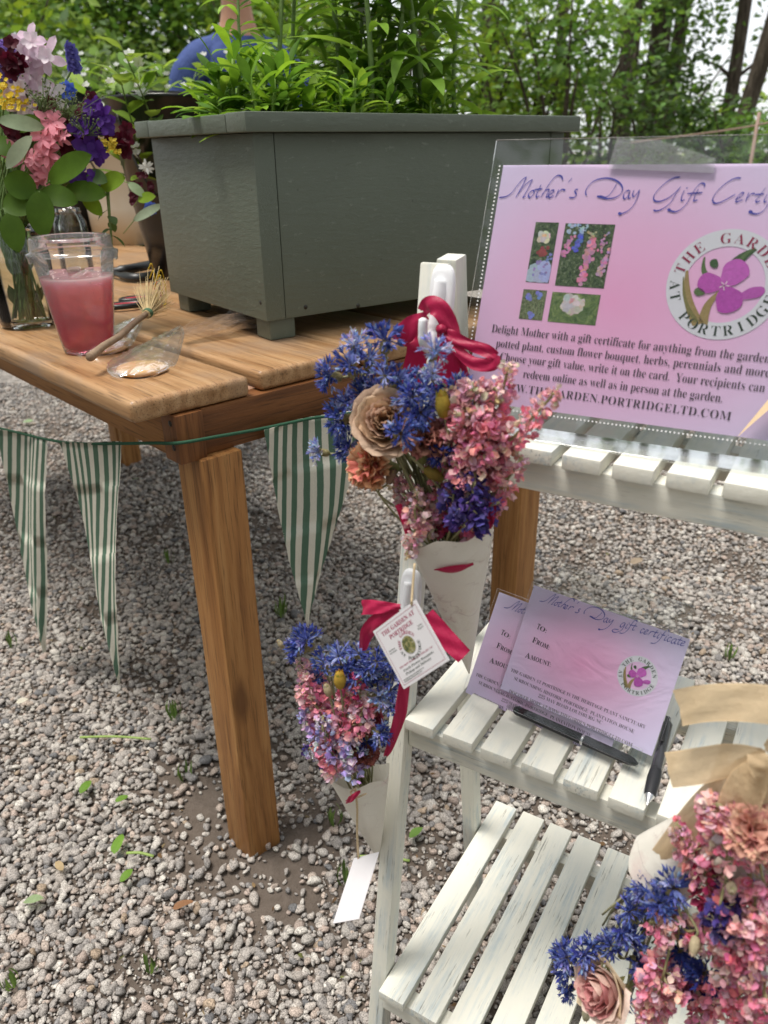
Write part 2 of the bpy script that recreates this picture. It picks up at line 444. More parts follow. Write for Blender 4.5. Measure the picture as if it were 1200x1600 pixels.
# ------------------------------------------------------------------ planter
BZ = .782
BC = V((-.1538, 1.060, 0)); BC = onz(417, 503, BZ); BC.z = 0
def make_planter():
    t = empty('planter_box', BC + UZ * TZ, 'large wooden planter box painted dull grey green, full of leafy plants, on the table', 'planter')
    W, D, H = .590, .345, .240
    o = BC + UZ * BZ
    th = .018
    def pn(name, L, w_, T, c, x, y, z, bev=.002): board(name, L, w_, T, frame(c, x, y, z), planter_mat, t, bev)
    ts = .031
    pn('front_panel', W - ts * 2 - .002, H, th, o + BX * (W / 2) + BY * (th / 2 + .001) + UZ * (H / 2), BX, UZ, -BY)
    pn('back_panel', W - ts * 2 - .002, H, th, o + BX * (W / 2) + BY * (D - th / 2) + UZ * (H / 2), BX, UZ, -BY)
    for x in (ts / 2, W - ts / 2):
        pn('side_panel', D, H, ts, o + BX * x + BY * (D / 2) + UZ * (H / 2), BY, UZ, BX)
    for x in (.03, W - .03):
        for y in (.03, D - .03):
            pn('foot', BZ - TZ - .001, .042, .042, o + BX * x + BY * y - UZ * ((BZ - TZ) / 2), UZ, BX, BY, .003)
    rt = .0235; rz = H + rt / 2 + .0005; ov = .018; rw = .055
    for y in (-ov + rw / 2, D + ov - rw / 2):
        pn('rim', W + ov * 2, rw, rt, o + BX * (W / 2) + BY * y + UZ * rz, BX, BY, UZ, .0025)
    for x in (-ov + rw / 2, W + ov - rw / 2):
        pn('rim', D + ov * 2 - rw * 2 - .002, rw, rt - .001, o + BX * x + BY * (D / 2) + UZ * (rz - .0005), BY, -BX, UZ, .0025)
    b = MB(); b.grid(lambda u, v: o + BX * (.02 + u * (W - .04)) + BY * (.02 + v * (D - .04)) + UZ * (H - .012 + .008 * mnoise.noise(V((u * 19, v * 13, 0)))), 40, 26)
    b.build('soil', plain('potting_soil', (.035, .024, .018), .95, .1, .5, 120, .8), t)
    for px, py, A, q in ((407, 473, BX, .0006), (478, 480, BY, .0001), (560, 478, BY, .0001)):
        b = MB(); p = onpl(px, py, o, A); b.lathe(zframe(p - A * q, A), [(.0001, .0), (.003, .0003), (.0036, .002)], 10)
        b.build('screw', dark_metal, t)
    return o, W, D, H
PO, PW_, PD, PH = make_planter()

# ------------------------------------------------------------------ white stand
Z1, Z2, Z3 = .18, .506, .784
U0 = -.292
NS = 12; PIT = .0392
def make_stand():
    t = empty('plant_stand', stw(-.08, .58, 0), 'weathered white folding wooden plant stand with three slatted shelves', 'stand')
    UL, UR = U0 - .0105, U0 + NS * PIT + .003
    lw, ld = .0185, .021
    for u in (UL, UR):
        a, b_ = stw(u, .452, -.012), stw(u, .584, .916)
        d = (b_ - a).normalized(); board('front_leg', (b_ - a).length, lw, ld, frame((a + b_) / 2, d, SX, d.cross(SX)), white_wood, t, .002)
        a, b_ = stw(u, .735, -.012), stw(u, .612, .918)
        d = (b_ - a).normalized(); board('rear_leg', (b_ - a).length, lw, ld, frame((a + b_) / 2, d, SX, d.cross(SX)), white_wood, t, .002)
    for z, v0, v1 in ((Z1, .452, .765), (Z2, .512, .712), (Z3, .553, .70)):
        for i in range(NS):
            u = U0 + i * PIT + .0155
            M = frame(stw(u, (v0 + v1) / 2 + rnd.uniform(-.0015, .0015), z - .0062), SY, -SX, UZ) @ Mx.Rotation(rnd.uniform(-.006, .006), 4, 'Z')
            board('slat', v1 - v0, .0305, .0125, M, white_wood, t, .0016)
        ul, ur = U0 - .0005, U0 + NS * PIT - .008
        for v in (v0 + .017, v1 - .035):
            board('rail', ur - ul, .020, .026, frame(stw((ul + ur) / 2, v, z - .0127 - .013), SX, SY, UZ), white_wood, t, .0016)
    # a brace low between the front legs is out of sight; hinge bolts at the top
    b = MB(); b.lathe(zframe(stw(UL - .0095, .60, .86), SX), [(.0001, 0), (.005, .0005), (.006, .002)], 14); b.build('bolt', dark_metal, t)
    return t
make_stand()

# ------------------------------------------------------------------ woods
def at(px, Y):
    r = ray(px, 225); p = EYE + r * (Y / r.y); return V((p.x, p.y, 0))
def foliage_mat(name, f=.45):
    k = Mt(name, .5, .35); at_ = k.attr('tint'); nz = k.noise(k.co('Object'), 3, 3)
    c = k.mix(1.0, at_, k.ramp(nz, [(.3, .8), (.7, 1.2)]), 'MULTIPLY'); k.base(c)
    k.translucent(k.mix(1.0, c, (1.35, 1.25, .7), 'MULTIPLY'), f); return k.m
wood_leaf = foliage_mat('woodland_leaf')
bark = Mt('bark', .9, .2); _c = bark.co('Object'); _n = bark.noise(bark.n('Mapping', {'Vector': _c, 'Scale': (9, 9, 1.6)}), 3, 6, .65)
bark.base(bark.ramp(_n, [(.3, (.025, .019, .014)), (.55, (.085, .066, .05)), (.75, (.17, .145, .115))])); bark.bump(_n, .8, .02); bark = bark.m
NPR = np.random.default_rng(11)
def leaf_cloud(centres, per, spread, size, pal, flat=.6):
    """many single leaves around cluster centres: bent diamond, two faces each"""
    V_, C_ = [], []
    n = 0
    for c in centres:
        m = int(per * NPR.uniform(.6, 1.4)); sp = spread * NPR.uniform(.7, 1.3)
        p = c + NPR.normal(size=(m, 3)) * np.array([sp, sp, sp * flat])
        d = NPR.normal(size=(m, 3)) * np.array([1, 1, .5]); d /= np.linalg.norm(d, axis=1)[:, None]
        up = NPR.normal(size=(m, 3)) * .7 + np.array([0, 0, 1.]); s = np.cross(d, up); s /= np.linalg.norm(s, axis=1)[:, None]
        L = size * NPR.uniform(.6, 1.3, (m, 1)); W = L * .3
        nrm = np.cross(s, d)
        q = np.stack([p - d * L * .5, p + s * W - d * L * .08 + nrm * L * .06, p + d * L * .5 - nrm * L * .08, p - s * W - d * L * .08 + nrm * L * .06], 1)
        V_.append(q.reshape(-1, 3))
        base = pal[NPR.integers(len(pal))]
        C_.append(np.repeat(np.clip(base * NPR.uniform(.75, 1.3, (m, 1)) * NPR.uniform(.92, 1.08, (m, 3)), 0, 1), 4, 0)); n += m
    v = np.concatenate(V_); c = np.concatenate(C_)
    i = np.arange(n)[:, None] * 4
    f = np.concatenate([i + np.array([0, 1, 2]), i + np.array([0, 2, 3])], 0)
    return v, f, c
G_LIGHT = np.array([(.13, .20, .028), (.10, .17, .028), (.16, .225, .04), (.085, .145, .028)]) * 1.76
G_MID = np.array([(.06, .115, .024), (.075, .14, .03), (.05, .10, .022), (.10, .165, .035)]) * 1.69
G_SAGE = np.array([(.10, .155, .06), (.085, .14, .055), (.12, .18, .065)]) * 1.69
G_DARK = np.array([(.035, .07, .018), (.045, .09, .022), (.06, .11, .025)])
def cl(n, c, r, hollow=.35):
    d = NPR.normal(size=(n, 3)); d /= np.linalg.norm(d, axis=1)[:, None]
    return np.array(c) + d * (NPR.uniform(hollow, 1, (n, 1)) ** .6) * np.array(r)
def tree(name, loc, h, r, pal, ncl, per, label, cat='tree', low=.25, group=None, lean=(0, 0), size=.1, crown_r=1.5):
    t = empty(name, loc, label, cat, group); L = V(loc)
    b = MB(); n = 12; ph = rnd.random() * 9
    path = [L + V((lean[0] * i / n * h + .05 * math.sin(i * .9 + ph) * h / 8, lean[1] * i / n * h + .04 * math.sin(i * .7 + ph * 2) * h / 8, h * i / n - .05)) for i in range(n + 1)]
    b.tube(path, [r * (1.25 if i == 0 else 1 - .75 * i / n) for i in range(n + 1)], 10)
    tips = []
    for j in range(10):
        i = rnd.randint(int(n * low) + 1, n - 1); g = rnd.random() * 6.283; ln = rnd.uniform(.5, 1.0) * crown_r
        p0 = path[i]; p1 = p0 + V((math.cos(g) * ln * .5, math.sin(g) * ln * .5, ln * .32)); p2 = p0 + V((math.cos(g) * ln, math.sin(g) * ln, ln * .45))
        b.tube([p0, p1, p2], [r * .34, r * .2, r * .07], 6); tips += [p1, p2]
    b.build('trunk', bark, t)
    cs = []
    for _ in range(ncl):
        q = rnd.choice(tips) if rnd.random() < .6 else rnd.choice(path[int(n * low):])
        cs.append(np.array(q) + NPR.normal(size=3) * np.array([crown_r * .45, crown_r * .45, h * .08]))
    v, f, c = leaf_cloud(cs, per, .26, size, pal); v = v - np.array(L)
    o = np_mesh('crown', v, f, c, wood_leaf); o.parent = t
    return t
def bush(loc, rad, hz, pal, ncl, per, label, group, size=.085):
    t = empty('woodland_shrub', loc, label, 'shrub', group); L = V(loc); b = MB()
    for j in range(7):
        g = rnd.random() * 6.283; e = L + V((math.cos(g) * rad * .7, math.sin(g) * rad * .7, hz * rnd.uniform(.6, .95)))
        b.tube(spline([L + V((math.cos(g) * .08, math.sin(g) * .08, -.03)), L.lerp(e, .5) + V((0, 0, hz * .12)), e], 4), [.028 * (1 - .1 * k) for k in range(9)], 6)
    b.build('stem', bark, t)
    cs = cl(ncl, (0, 0, hz * .52), (rad, rad, hz * .5), .3)
    v, f, c = leaf_cloud(cs, per, .22, size, pal)
    o = np_mesh('crown', v, f, c, wood_leaf); o.parent = t
    return t
def make_woods():
    T = [  # px, distance, height, trunk radius, palette, clusters, lean, label
        (95, 11, 9, .13, G_LIGHT, 90, (0, 0), 'tree with bright yellow green leaves above the left bouquet'),
        (192, 12, 9, .10, G_MID, 80, (.01, 0), 'slim straight trunked tree between the bouquet and the person'),
        (20, 9.5, 9, .15, G_LIGHT, 80, (0, 0), 'leafy tree at the left edge of the woods'),
        (305, 14, 10, .12, G_MID, 80, (-.02, 0), 'tree rising behind the left shoulder of the person'),
        (520, 13, 9, .11, G_LIGHT, 80, (.015, 0), 'pale green tree behind the tall stems of the planter'),
        (770, 11, 10, .14, G_LIGHT, 80, (-.01, 0), 'tree with a grey brown trunk behind the right end of the planter'),
        (665, 15, 10, .12, G_MID, 80, (0, 0), 'tree far behind the middle of the planter'),
        (965, 12, 11, .15, G_MID, 62, (-.01, 0), 'first of the three close dark trunks, left one'),
        (1003, 12.4, 11, .17, G_MID, 62, (.015, 0), 'thickest of the three close dark trunks, middle one'),
        (1035, 13, 11, .12, G_MID, 50, (.05, 0), 'thin leaning tree, right one of the three close dark trunks'),
        (1118, 12, 11, .10, G_MID, 16, (.05, 0), 'slender tree against the white sky, left of the leaning pair'),
        (1140, 10.5, 11, .11, G_DARK, 16, (.10, 0), 'slender dark tree leaning right against the white sky'),
        (870, 16, 10, .12, G_MID, 80, (0, 0), 'tree with fine leaves between planter and the three dark trunks'),
        (1290, 13, 10, .14, G_MID, 40, (0, 0), 'tree standing beyond the right edge of the picture'),
        (-90, 12, 10, .14, G_LIGHT, 70, (0, 0), 'tree standing beyond the left edge of the picture'),
    ]
    for px, Y, h, r, pal, n, lean, lab in T:
        tree('woodland_tree', at(px, Y), h, r, pal, int(n * (.75 if px < 480 else .42)), 110, lab, low=.12, lean=lean, group='trees at the edge of the woods', crown_r=1.7 if px < 900 else .75, size=.11)
    B = [  # px, distance, radius, height, palette, label
        (70, 6.6, 1.0, 1.75, G_SAGE, 'grey green shrub behind the left bouquet'), (170, 7.2, 1.0, 1.65, G_SAGE, 'grey green shrub right of the blue flower spike'),
        (265, 7.6, .9, 1.6, G_SAGE, 'low grey green shrub behind the left end of the planter'), (-30, 7, 1.1, 2.4, G_LIGHT, 'bright shrub at the left edge of the woods'),
        (120, 9, 1.3, 3.2, G_MID, 'tall green shrub behind the grey green ones'), (240, 9.6, 1.2, 3.4, G_LIGHT, 'tall bright shrub left of the person'),
        (350, 9.5, 1.2, 3.3, G_MID, 'tall shrub behind the head of the person'), (450, 9, 1.2, 2.6, G_LIGHT, 'pale green shrub right of the person'),
        (540, 9.3, 1.1, 2.8, G_LIGHT, 'yellow green shrub behind the tall planter stems'), (630, 9, 1.2, 2.9, G_LIGHT, 'yellow green shrub behind the middle stems'),
        (720, 9.6, 1.2, 2.9, G_LIGHT, 'yellow green shrub behind the right stems'), (800, 9, 1.2, 2.9, G_MID, 'green shrub beside the right end of the planter'),
        (880, 8.6, 1.1, 2.4, G_MID, 'green shrub above the left end of the sign'), (950, 9.2, 1.1, 2.2, G_DARK, 'dark shrub in front of the three dark trunks'),
        (1015, 9.6, 1.0, 2.1, G_DARK, 'dark shrub at the foot of the thickest trunk'), (1085, 10, .9, 1.5, G_DARK, 'low dark shrub left of the leaning pair'),
        (1160, 9, .9, 1.45, G_MID, 'low green shrub at the foot of the leaning dark tree'), (1230, 9, .9, 1.4, G_MID, 'low green shrub at the right edge of the picture'),
    ]
    for px, Y, rr, hz, pal, lab in B:
        bush(at(px, Y), rr, hz, pal, int((20 if px < 480 else 8) * rr * hz), 90, lab, 'shrubs at the edge of the woods', size=.09 if pal is not G_SAGE else .1)
    cs = []
    for _ in range(230):
        px = NPR.uniform(-330, 1500); Y = NPR.uniform(17, 25)
        zmax = 6 if px < 800 else (4.4 if px < 1000 else 1.7)
        p = at(px, Y); cs.append(np.array([p.x, p.y, NPR.uniform(.0, zmax)]))
    v, f, c = leaf_cloud(np.array(cs), 75, .62, .19, np.concatenate([G_MID, G_DARK, G_LIGHT]))
    # unseen ring of woods on the other sides, added to block side light
    cs = []
    for _ in range(520):
        a = NPR.uniform(math.radians(35), math.radians(325)); r = NPR.uniform(7.5, 12)
        cs.append(np.array([math.sin(a) * r, math.cos(a) * r, NPR.uniform(0, 8.5)]))
    v2, f2, c2 = leaf_cloud(np.array(cs), 45, .75, .34, np.concatenate([G_MID, G_DARK]))
    v, f, c = np.concatenate([v, v2]), np.concatenate([f, f2 + len(v)]), np.concatenate([c, c2])
    tag(np_mesh('woods_and_shade_ring', v, f, c, wood_leaf), 'dense green woods far behind the nearer trees and shrubs, with an unseen leaf ring added to block side light', 'woods', kind='stuff')
make_woods()

# thin wire fence at the right edge
def make_fence():
    p = at(1178, 5.2); t = empty('wire_fence', p, 'thin rusty stake with two strands of wire behind the sign', 'fence')
    mt = plain('rusty_wire', (.30, .20, .16), .6, .4)
    b = MB(); b.tube([p + UZ * -.05, p + UZ * .6, p + UZ * 1.17], [.012, .012, .011], 8); b.build('stake', mt, t)
    for zz in (1.10,):
        b = MB(); a = at(985, 6.4) + UZ * (zz - .08); q = at(1290, 4.4) + UZ * (zz + .10); b.tube(spline([a, p + UZ * zz, q], 8), .005, 6); b.build('wire', mt, t)
make_fence()

# ------------------------------------------------------------------ plants in the planter
LG = [(.22, .38, .035), (.16, .30, .03), (.11, .23, .03), (.28, .44, .06), (.08, .17, .025)]
def clump(n, L, W, up=(.35, 1.1), pal=LG):
    s, l = MB(), MB()
    for i in range(max(3, n // 5)):
        g = rnd.random() * 6.28; ln = rnd.uniform(.15, .75); hh = L * rnd.uniform(.55, 1.25)
        top = V((math.cos(g) * ln * .055, math.sin(g) * ln * .055, hh)); base = V((math.cos(g) * .012, math.sin(g) * .012, -.02))
        s.cc = (.20, .32, .06); s.tube(spline([base, base.lerp(top, .5) + UZ * .008, top], 4), [.0042] * 5 + [.003] * 4, 6)
        for k in range(11):
            t = k / 10; g2 = k * 2.4 + g; el = rnd.uniform(*up) * (.55 + .6 * t)
            d = V((math.cos(g2) * math.cos(el), math.sin(g2) * math.cos(el), math.sin(el)))
            c = rnd.choice(pal); m = rnd.uniform(.8, 1.2)
            l.leaf(base.lerp(top, .35 + .65 * t), d, UZ, L * rnd.uniform(.65, 1.05) * (1.05 - .35 * t), W * rnd.uniform(.75, 1.2) * (1.05 - .3 * t), rnd.uniform(.2, .95), .22, 8, tuple(x * m for x in c), .8, .05, .62)
    return s.build('stem', stem_mat, mesh_only=True), l.build('foliage', leaf_mat, mesh_only=True)
def tall(h, n, L, W, pal, lean=.0, flower=False):
    s, l = MB(), MB(); ph = rnd.random() * 6
    pts = [V((lean * t * t * h + .012 * math.sin(t * 5 + ph) , .012 * math.cos(t * 4 + ph), h * t)) for t in [i / 10 for i in range(11)]]
    s.cc = (.17, .25, .08); s.tube(pts, [.0046 - .0025 * i / 10 for i in range(11)], 7)
    for i in range(n):
        t = .06 + .92 * i / n; k = min(9, int(t * 10)); p = pts[k].lerp(pts[k + 1], t * 10 - k)
        g = i * 2.4 + rnd.uniform(-.4, .4); el = rnd.uniform(.3, .95)
        d = V((math.cos(g) * math.cos(el), math.sin(g) * math.cos(el), math.sin(el))); m = rnd.uniform(.8, 1.2)
        l.leaf(p, d, UZ, L * (1.1 - .45 * t) * rnd.uniform(.7, 1.1), W * (1.1 - .4 * t), rnd.uniform(.5, 1.7), .25, 7, tuple(x * m for x in rnd.choice(pal)), .75, .04, .5)
    return s.build('stem', stem_mat, mesh_only=True), l.build('foliage', leaf_mat, mesh_only=True)
def put_plant(name, me, p, rot, sc, label, cat, group, tilt=(0, 0)):
    t = empty(name, p, label, cat, group)
    M = Mx.Translation(p) @ Mx.Rotation(rot, 4, 'Z') @ Mx.Rotation(tilt[0], 4, 'X') @ Mx.Rotation(tilt[1], 4, 'Y') @ Mx.Scale(sc, 4)
    inst('stem', me[0], t, M); inst('foliage', me[1], t, M); return t
def make_planter_plants():
    z = BZ + PH - .008
    CL = [clump(26, .098, .021), clump(34, .108, .023, (.4, 1.2)), clump(20, .080, .019, (.3, 1.0))]
    G2 = [(.22, .38, .05), (.16, .30, .04), (.26, .42, .07), (.19, .34, .045), (.12, .24, .04)]
    TL = [tall(.40, 40, .125, .017, G2), tall(.46, 44, .14, .016, G2, .10), tall(.36, 34, .105, .019, G2, -.08), tall(.5, 26, .14, .020, G2, .05)]
    clumps = [(.065, .075, 0, 1.0, 'at the near left corner of the planter'), (.05, .17, 1, 1.0, 'halfway along the left side of the planter'), (.07, .28, 2, .95, 'at the far left corner of the planter'),
              (.12, .10, 1, .95, 'second from the near left corner of the planter'), (.13, .20, 0, .9, 'in the left middle of the planter'), (.19, .06, 2, 1.0, 'along the front rim below the blue shirt'),
              (.21, .14, 2, .95, 'in front of the chest of the person'), (.27, .07, 0, .85, 'along the middle of the front rim'),
              (.29, .19, 2, 1.1, 'left of the bushy tall stems'), (.345, .06, 2, .75, 'low at the front rim below the tall stems'), (.42, .12, 2, .65, 'low and sparse right of the middle of the planter')]
    for x, y, k, sc, lab in clumps:
        put_plant('leafy_plant', CL[k], PO + BX * x + BY * y + UZ * (PH - .012), rnd.random() * 6.28, sc * .86 * rnd.uniform(.85, 1.1), 'bright green lance leaved clump ' + lab, 'plant', 'leafy clumps in the planter')
    talls = [(.31, .10, 0, 1.0, 'front stem of the bushy middle group'), (.335, .17, 1, 1.0, 'second stem of the bushy middle group'), (.30, .25, 2, 1.15, 'rear stem of the bushy middle group'),
             (.375, .13, 0, 1.05, 'nearest stem right of the bushy middle group'), (.385, .22, 1, 1.0, 'stem in the middle of the planter, leaning right'), (.41, .17, 2, 1.1, 'narrow stem left of the lone right stem'),
             (.485, .15, 3, .95, 'lone stem near the right end of the planter'), (.17, .20, 3, .95, 'stem rising in front of the face of the person'), (.22, .24, 1, .9, 'stem rising right of the face of the person'), (.10, .20, 2, .75, 'short stem leaning left over the blue shirt'), (.355, .27, 0, 1.15, 'tallest stem at the back of the middle group')]
    talls += [(.26, .12, 0, 1.1, 'thin stem left of the bushy middle group'), (.44, .24, 0, .95, 'thin stem behind the narrow one'), (.355, .10, 2, 1.2, 'leafy stem in front of the middle of the bushy group'), (.33, .22, 3, .9, 'straight sparse stem inside the bushy group'), (.275, .22, 0, 1.2, 'tall stem between the blue shirt and the bushy group')]
    for x, y, k, sc, lab in talls:
        put_plant('tall_stem_plant', TL[k], PO + BX * x + BY * y + UZ * (PH - .012), rnd.random() * 6.28, sc, 'tall leafy flower stem, ' + lab, 'plant', 'tall stems in the planter', (rnd.uniform(-.08, .08), rnd.uniform(-.1, .1)))
    # two small white daisies on the middle stems
    for px, py in ((562, 8), (576, 30)):
        p = onpl(px, py, PO + BY * .2, BY); t = empty('daisy', p, 'small white daisy ' + ('at the top of the bushy stems' if py < 20 else 'just below the top one on the bushy stems'), 'flower', 'white daisies')
        b = MB()
        for k in range(15):
            g = k * .42; d = (RT * math.cos(g) + UZ * math.sin(g) + BY * -.25); b.leaf(p, d, -BY, .013, .005, .5, .1, 3, (.85, .85, .82))
        b.build('petals', fresh_petal, t)
        b = MB(); b.cc = (.6, .42, .05); b.lathe(zframe(p, -BY), [(.0001, .004), (.003, .003), (.004, .0)], 10); b.build('centre', fresh_petal, t)
        q = PO + BX * .33 + BY * .2 + UZ * (PH - .012)
        b = MB(); b.cc = (.17, .25, .08); b.tube(spline([q, q.lerp(p, .5) + BX * .01, p + BY * .002], 5), .0018, 6); b.build('stem', stem_mat, t)
make_planter_plants()

# ------------------------------------------------------------------ person behind the planter
def ev_mesh(o):
    dg = bpy.context.evaluated_depsgraph_get(); dg.update(); me = bpy.data.meshes.new_from_object(o.evaluated_get(dg)); return me
def skin(nodes, edges, sub=2, extra=None, vox=None):
    me = bpy.data.meshes.new('tmp'); me.from_pydata([n[0] for n in nodes], edges, [])
    o = bpy.data.objects.new('tmp', me); COL.objects.link(o)
    m = o.modifiers.new('s', 'SKIN'); m.use_smooth_shade = True
    for i, n in enumerate(nodes):
        r = n[1] if isinstance(n[1], tuple) else (n[1], n[1]); o.data.skin_vertices[0].data[i].radius = r
    o.data.skin_vertices[0].data[0].use_root = True
    s = o.modifiers.new('u', 'SUBSURF'); s.levels = sub; s.render_levels = sub
    r = ev_mesh(o); bpy.data.objects.remove(o); bpy.data.meshes.remove(me)
    if extra or vox:
        b = bmesh.new(); b.from_mesh(r)
        if extra: b.from_mesh(extra)
        b.to_mesh(r); b.free()
        o = bpy.data.objects.new('tmp', r); COL.objects.link(o); m = o.modifiers.new('r', 'REMESH'); m.mode = 'VOXEL'; m.voxel_size = vox; m.use_smooth_shade = True
        c = o.modifiers.new('c', 'SMOOTH'); c.factor = .5; c.iterations = 3
        r2 = ev_mesh(o); bpy.data.objects.remove(o); bpy.data.meshes.remove(r); r = r2
    r.materials.clear(); r.polygons.foreach_set('use_smooth', [True] * len(r.polygons)); return r
def make_person():
    loc = at(386, 3.4); t = empty('person', loc, 'person in a dark blue shirt standing behind the planter, face cut by the picture top', 'person')
    hz = 1.615
    # local frame: -y faces the camera
    hd = MB()
    def head(u, v):
        th = u * math.pi; ph = v * 2 * math.pi; x = math.sin(th) * math.sin(ph); y = -math.sin(th) * math.cos(ph); z = math.cos(th)
        wx, wy, wz = .076, .096, .118
        jaw = max(0, -z); x *= 1 - .38 * jaw; y = y * (1 - .25 * jaw) - (.1 * jaw if y < 0 else -.12 * jaw)
        f = max(0, -y)
        nose = math.exp(-((x / .16) ** 2 + ((z + .12) / .2) ** 2)) * f * .22 * (1 if z < .1 else .6)
        eyes = sum(math.exp(-(((x - e) / .2) ** 2 + ((z - .1) / .14) ** 2)) for e in (-.42, .42)) * f * -.08
        mouth = math.exp(-((x / .3) ** 2 + ((z + .5) / .05) ** 2)) * f * -.06 + math.exp(-((x / .28) ** 2 + ((z + .43) / .06) ** 2)) * f * .05 + math.exp(-((x / .25) ** 2 + ((z + .57) / .06) ** 2)) * f * .05
        ear = math.exp(-((abs(x) - .95) / .2) ** 2 - ((y - .1) / .18) ** 2 - ((z) / .28) ** 2) * .12
        return V((x * wx * (1 + ear), (y - nose - eyes - mouth) * wy, z * wz + hz))
    hd.grid(head, 44, 56); hme = hd.build('tmp', [], mesh_only=True)
    N = [((0, .0, .95), (.155, .11)), ((0, .0, 1.12), (.135, .10)), ((0, .0, 1.28), (.165, .115)), ((0, .01, 1.33), (.12, .085)), ((0, .005, 1.45), (.062, .06)), ((0, -.008, 1.54), (.058, .058)), ((0, -.01, 1.62), (.06, .07)),
         ((.165, .01, 1.335), .062), ((.215, .02, 1.275), .056), ((.25, .03, 1.08), .043), ((.235, -.13, .99), .034), ((.20, -.22, .97), .03),
         ((-.165, .01, 1.335), .062), ((-.215, .02, 1.275), .056), ((-.25, .03, 1.08), .043), ((-.235, -.13, .99), .034), ((-.20, -.22, .97), .03),
         ((.09, 0, .82), .085), ((.10, .0, .47), .062), ((.10, .02, .09), .042), ((.10, -.11, .035), .036), ((-.09, 0, .82), .085), ((-.10, .0, .47), .062), ((-.10, .02, .09), .042), ((-.10, -.11, .035), .036)]
    E = [(0, 1), (1, 2), (2, 3), (3, 4), (4, 5), (5, 6), (3, 7), (7, 8), (8, 9), (9, 10), (10, 11), (3, 12), (12, 13), (13, 14), (14, 15), (15, 16), (0, 17), (17, 18), (18, 19), (19, 20), (0, 21), (21, 22), (22, 23), (23, 24)]
    fing = MB()
    for sgn in (1, -1):
        hp = V((sgn * .20, -.225, .965))
        fing.tube([hp, hp + V((-sgn * .015, -.05, -.005)), hp + V((-sgn * .02, -.085, -.012))], [.03, .036, .028], 10, squash=.5)
        for k in range(4):
            q = hp + V((-sgn * .02 + (k - 1.5) * .019, -.08, -.012)); ln = (.8, 1, .95, .75)[k]
            fing.tube([q, q + V((0, -.03 * ln, -.004)), q + V((0, -.055 * ln, -.02)), q + V((0, -.06 * ln, -.042))], [.0095, .009, .0085, .007], 8)
        q = hp + V((-sgn * .035, -.03, -.005)); fing.tube([q, q + V((-sgn * .03, -.02, -.008)), q + V((-sgn * .045, -.045, -.02))], [.012, .0105, .008], 8)
    for o_ in (fing,):
        b2 = bmesh.new(); b2.from_mesh(hme); tmp = fing.build('tmp', [], mesh_only=True); b2.from_mesh(tmp); b2.to_mesh(hme); b2.free()
    body = skin(N, E, 2, hme, .0075)
    k = Mt('skin', .5, .35); k.base(k.mix(k.noise(k.co('Object'), 18, 4), (.42, .22, .14), (.52, .29, .19))); k.set('Subsurface Weight', .15); k.set('Subsurface Radius', (.02, .008, .004)); body.materials.append(k.m)
    inst('body', body, t, Mx.Translation(loc) @ Mx.Rotation(.35, 4, 'Z') @ Mx.Diagonal((.98, .95, .985, 1)))
    g = lambda i, f: (N[i][0], tuple(x * f for x in N[i][1]) if isinstance(N[i][1], tuple) else N[i][1] * f)
    # shirt: the body's own surface between hem, collar and short sleeves, eased outwards with a few folds
    q = bmesh.new(); q.from_mesh(body); q.normal_update()
    bmesh.ops.delete(q, geom=[v for v in q.verts if not (.90 < v.co.z < 1.425 - .25 * max(0, -v.co.y) and (abs(v.co.x) < .17 or v.co.z > 1.03) and not (v.co.y < -.16 and v.co.z < 1.05))], context='VERTS')
    for v in q.verts:
        f = mnoise.noise(V((v.co.x * 9, v.co.y * 9, v.co.z * 5 + v.co.x * 6))) * .010 + mnoise.noise(v.co * 22) * .003
        v.co += v.normal * (.013 + f * min(1, (1.44 - v.co.z) * 8))
    sh = bpy.data.meshes.new('shirt'); q.to_mesh(sh); q.free(); sh.polygons.foreach_set('use_smooth', [True] * len(sh.polygons))
    k = Mt('blue_cotton', .85, .2); c = k.co('Object'); k.base(k.mix(k.noise(c, 7, 4), (.045, .07, .20), (.075, .11, .28))); k.bump(k.noise(k.n('Mapping', {'Vector': c, 'Scale': (1, 1, .5), 'Rotation': (0, .5, 0)}), 9, 4), .9, .03); sh.materials.clear(); sh.materials.append(k.m)
    inst('shirt', sh, t, Mx.Translation(loc) @ Mx.Rotation(.35, 4, 'Z') @ Mx.Diagonal((.98, .95, .985, 1)))
    TN = [((0, 0, .98), (.162, .118)), g(0, 1.06), g(17, 1.12), g(18, 1.22), ((.10, .02, .12), .06), g(21, 1.12), g(22, 1.22), ((-.10, .02, .12), .06)]
    tr = skin(TN, [(0, 1), (1, 2), (2, 3), (3, 4), (1, 5), (5, 6), (6, 7)], 2, None, .01); tr.materials.append(plain('denim', (.03, .035, .05), .9, .1, .2, 200, .3))
    inst('trousers', tr, t, Mx.Translation(loc) @ Mx.Rotation(.35, 4, 'Z') @ Mx.Diagonal((.98, .95, .985, 1)))
    hr = MB()
    for i in range(900):
        a = rnd.uniform(0, 6.283); e = rnd.uniform(.15, 1.5); d = V((math.cos(a) * math.cos(e), math.sin(a) * math.cos(e), math.sin(e)))
        if d.y < -.45 and d.z < .55: continue
        p = V((d.x * .077, d.y * .098 + .004, d.z * .12 + hz))
        hr.leaf(p, (V((d.x, d.y + .4, d.z * .2 - .5))).normalized() + d * .35, d, .045, .006, .6, .1, 3, (.05, .03, .018))
    inst('hair', hr.build('hair', tinted('hair', .6, .4, .2, 300, 0), mesh_only=True), t, Mx.Translation(loc) @ Mx.Rotation(.35, 4, 'Z') @ Mx.Diagonal((.98, .95, .985, 1)))
make_person()

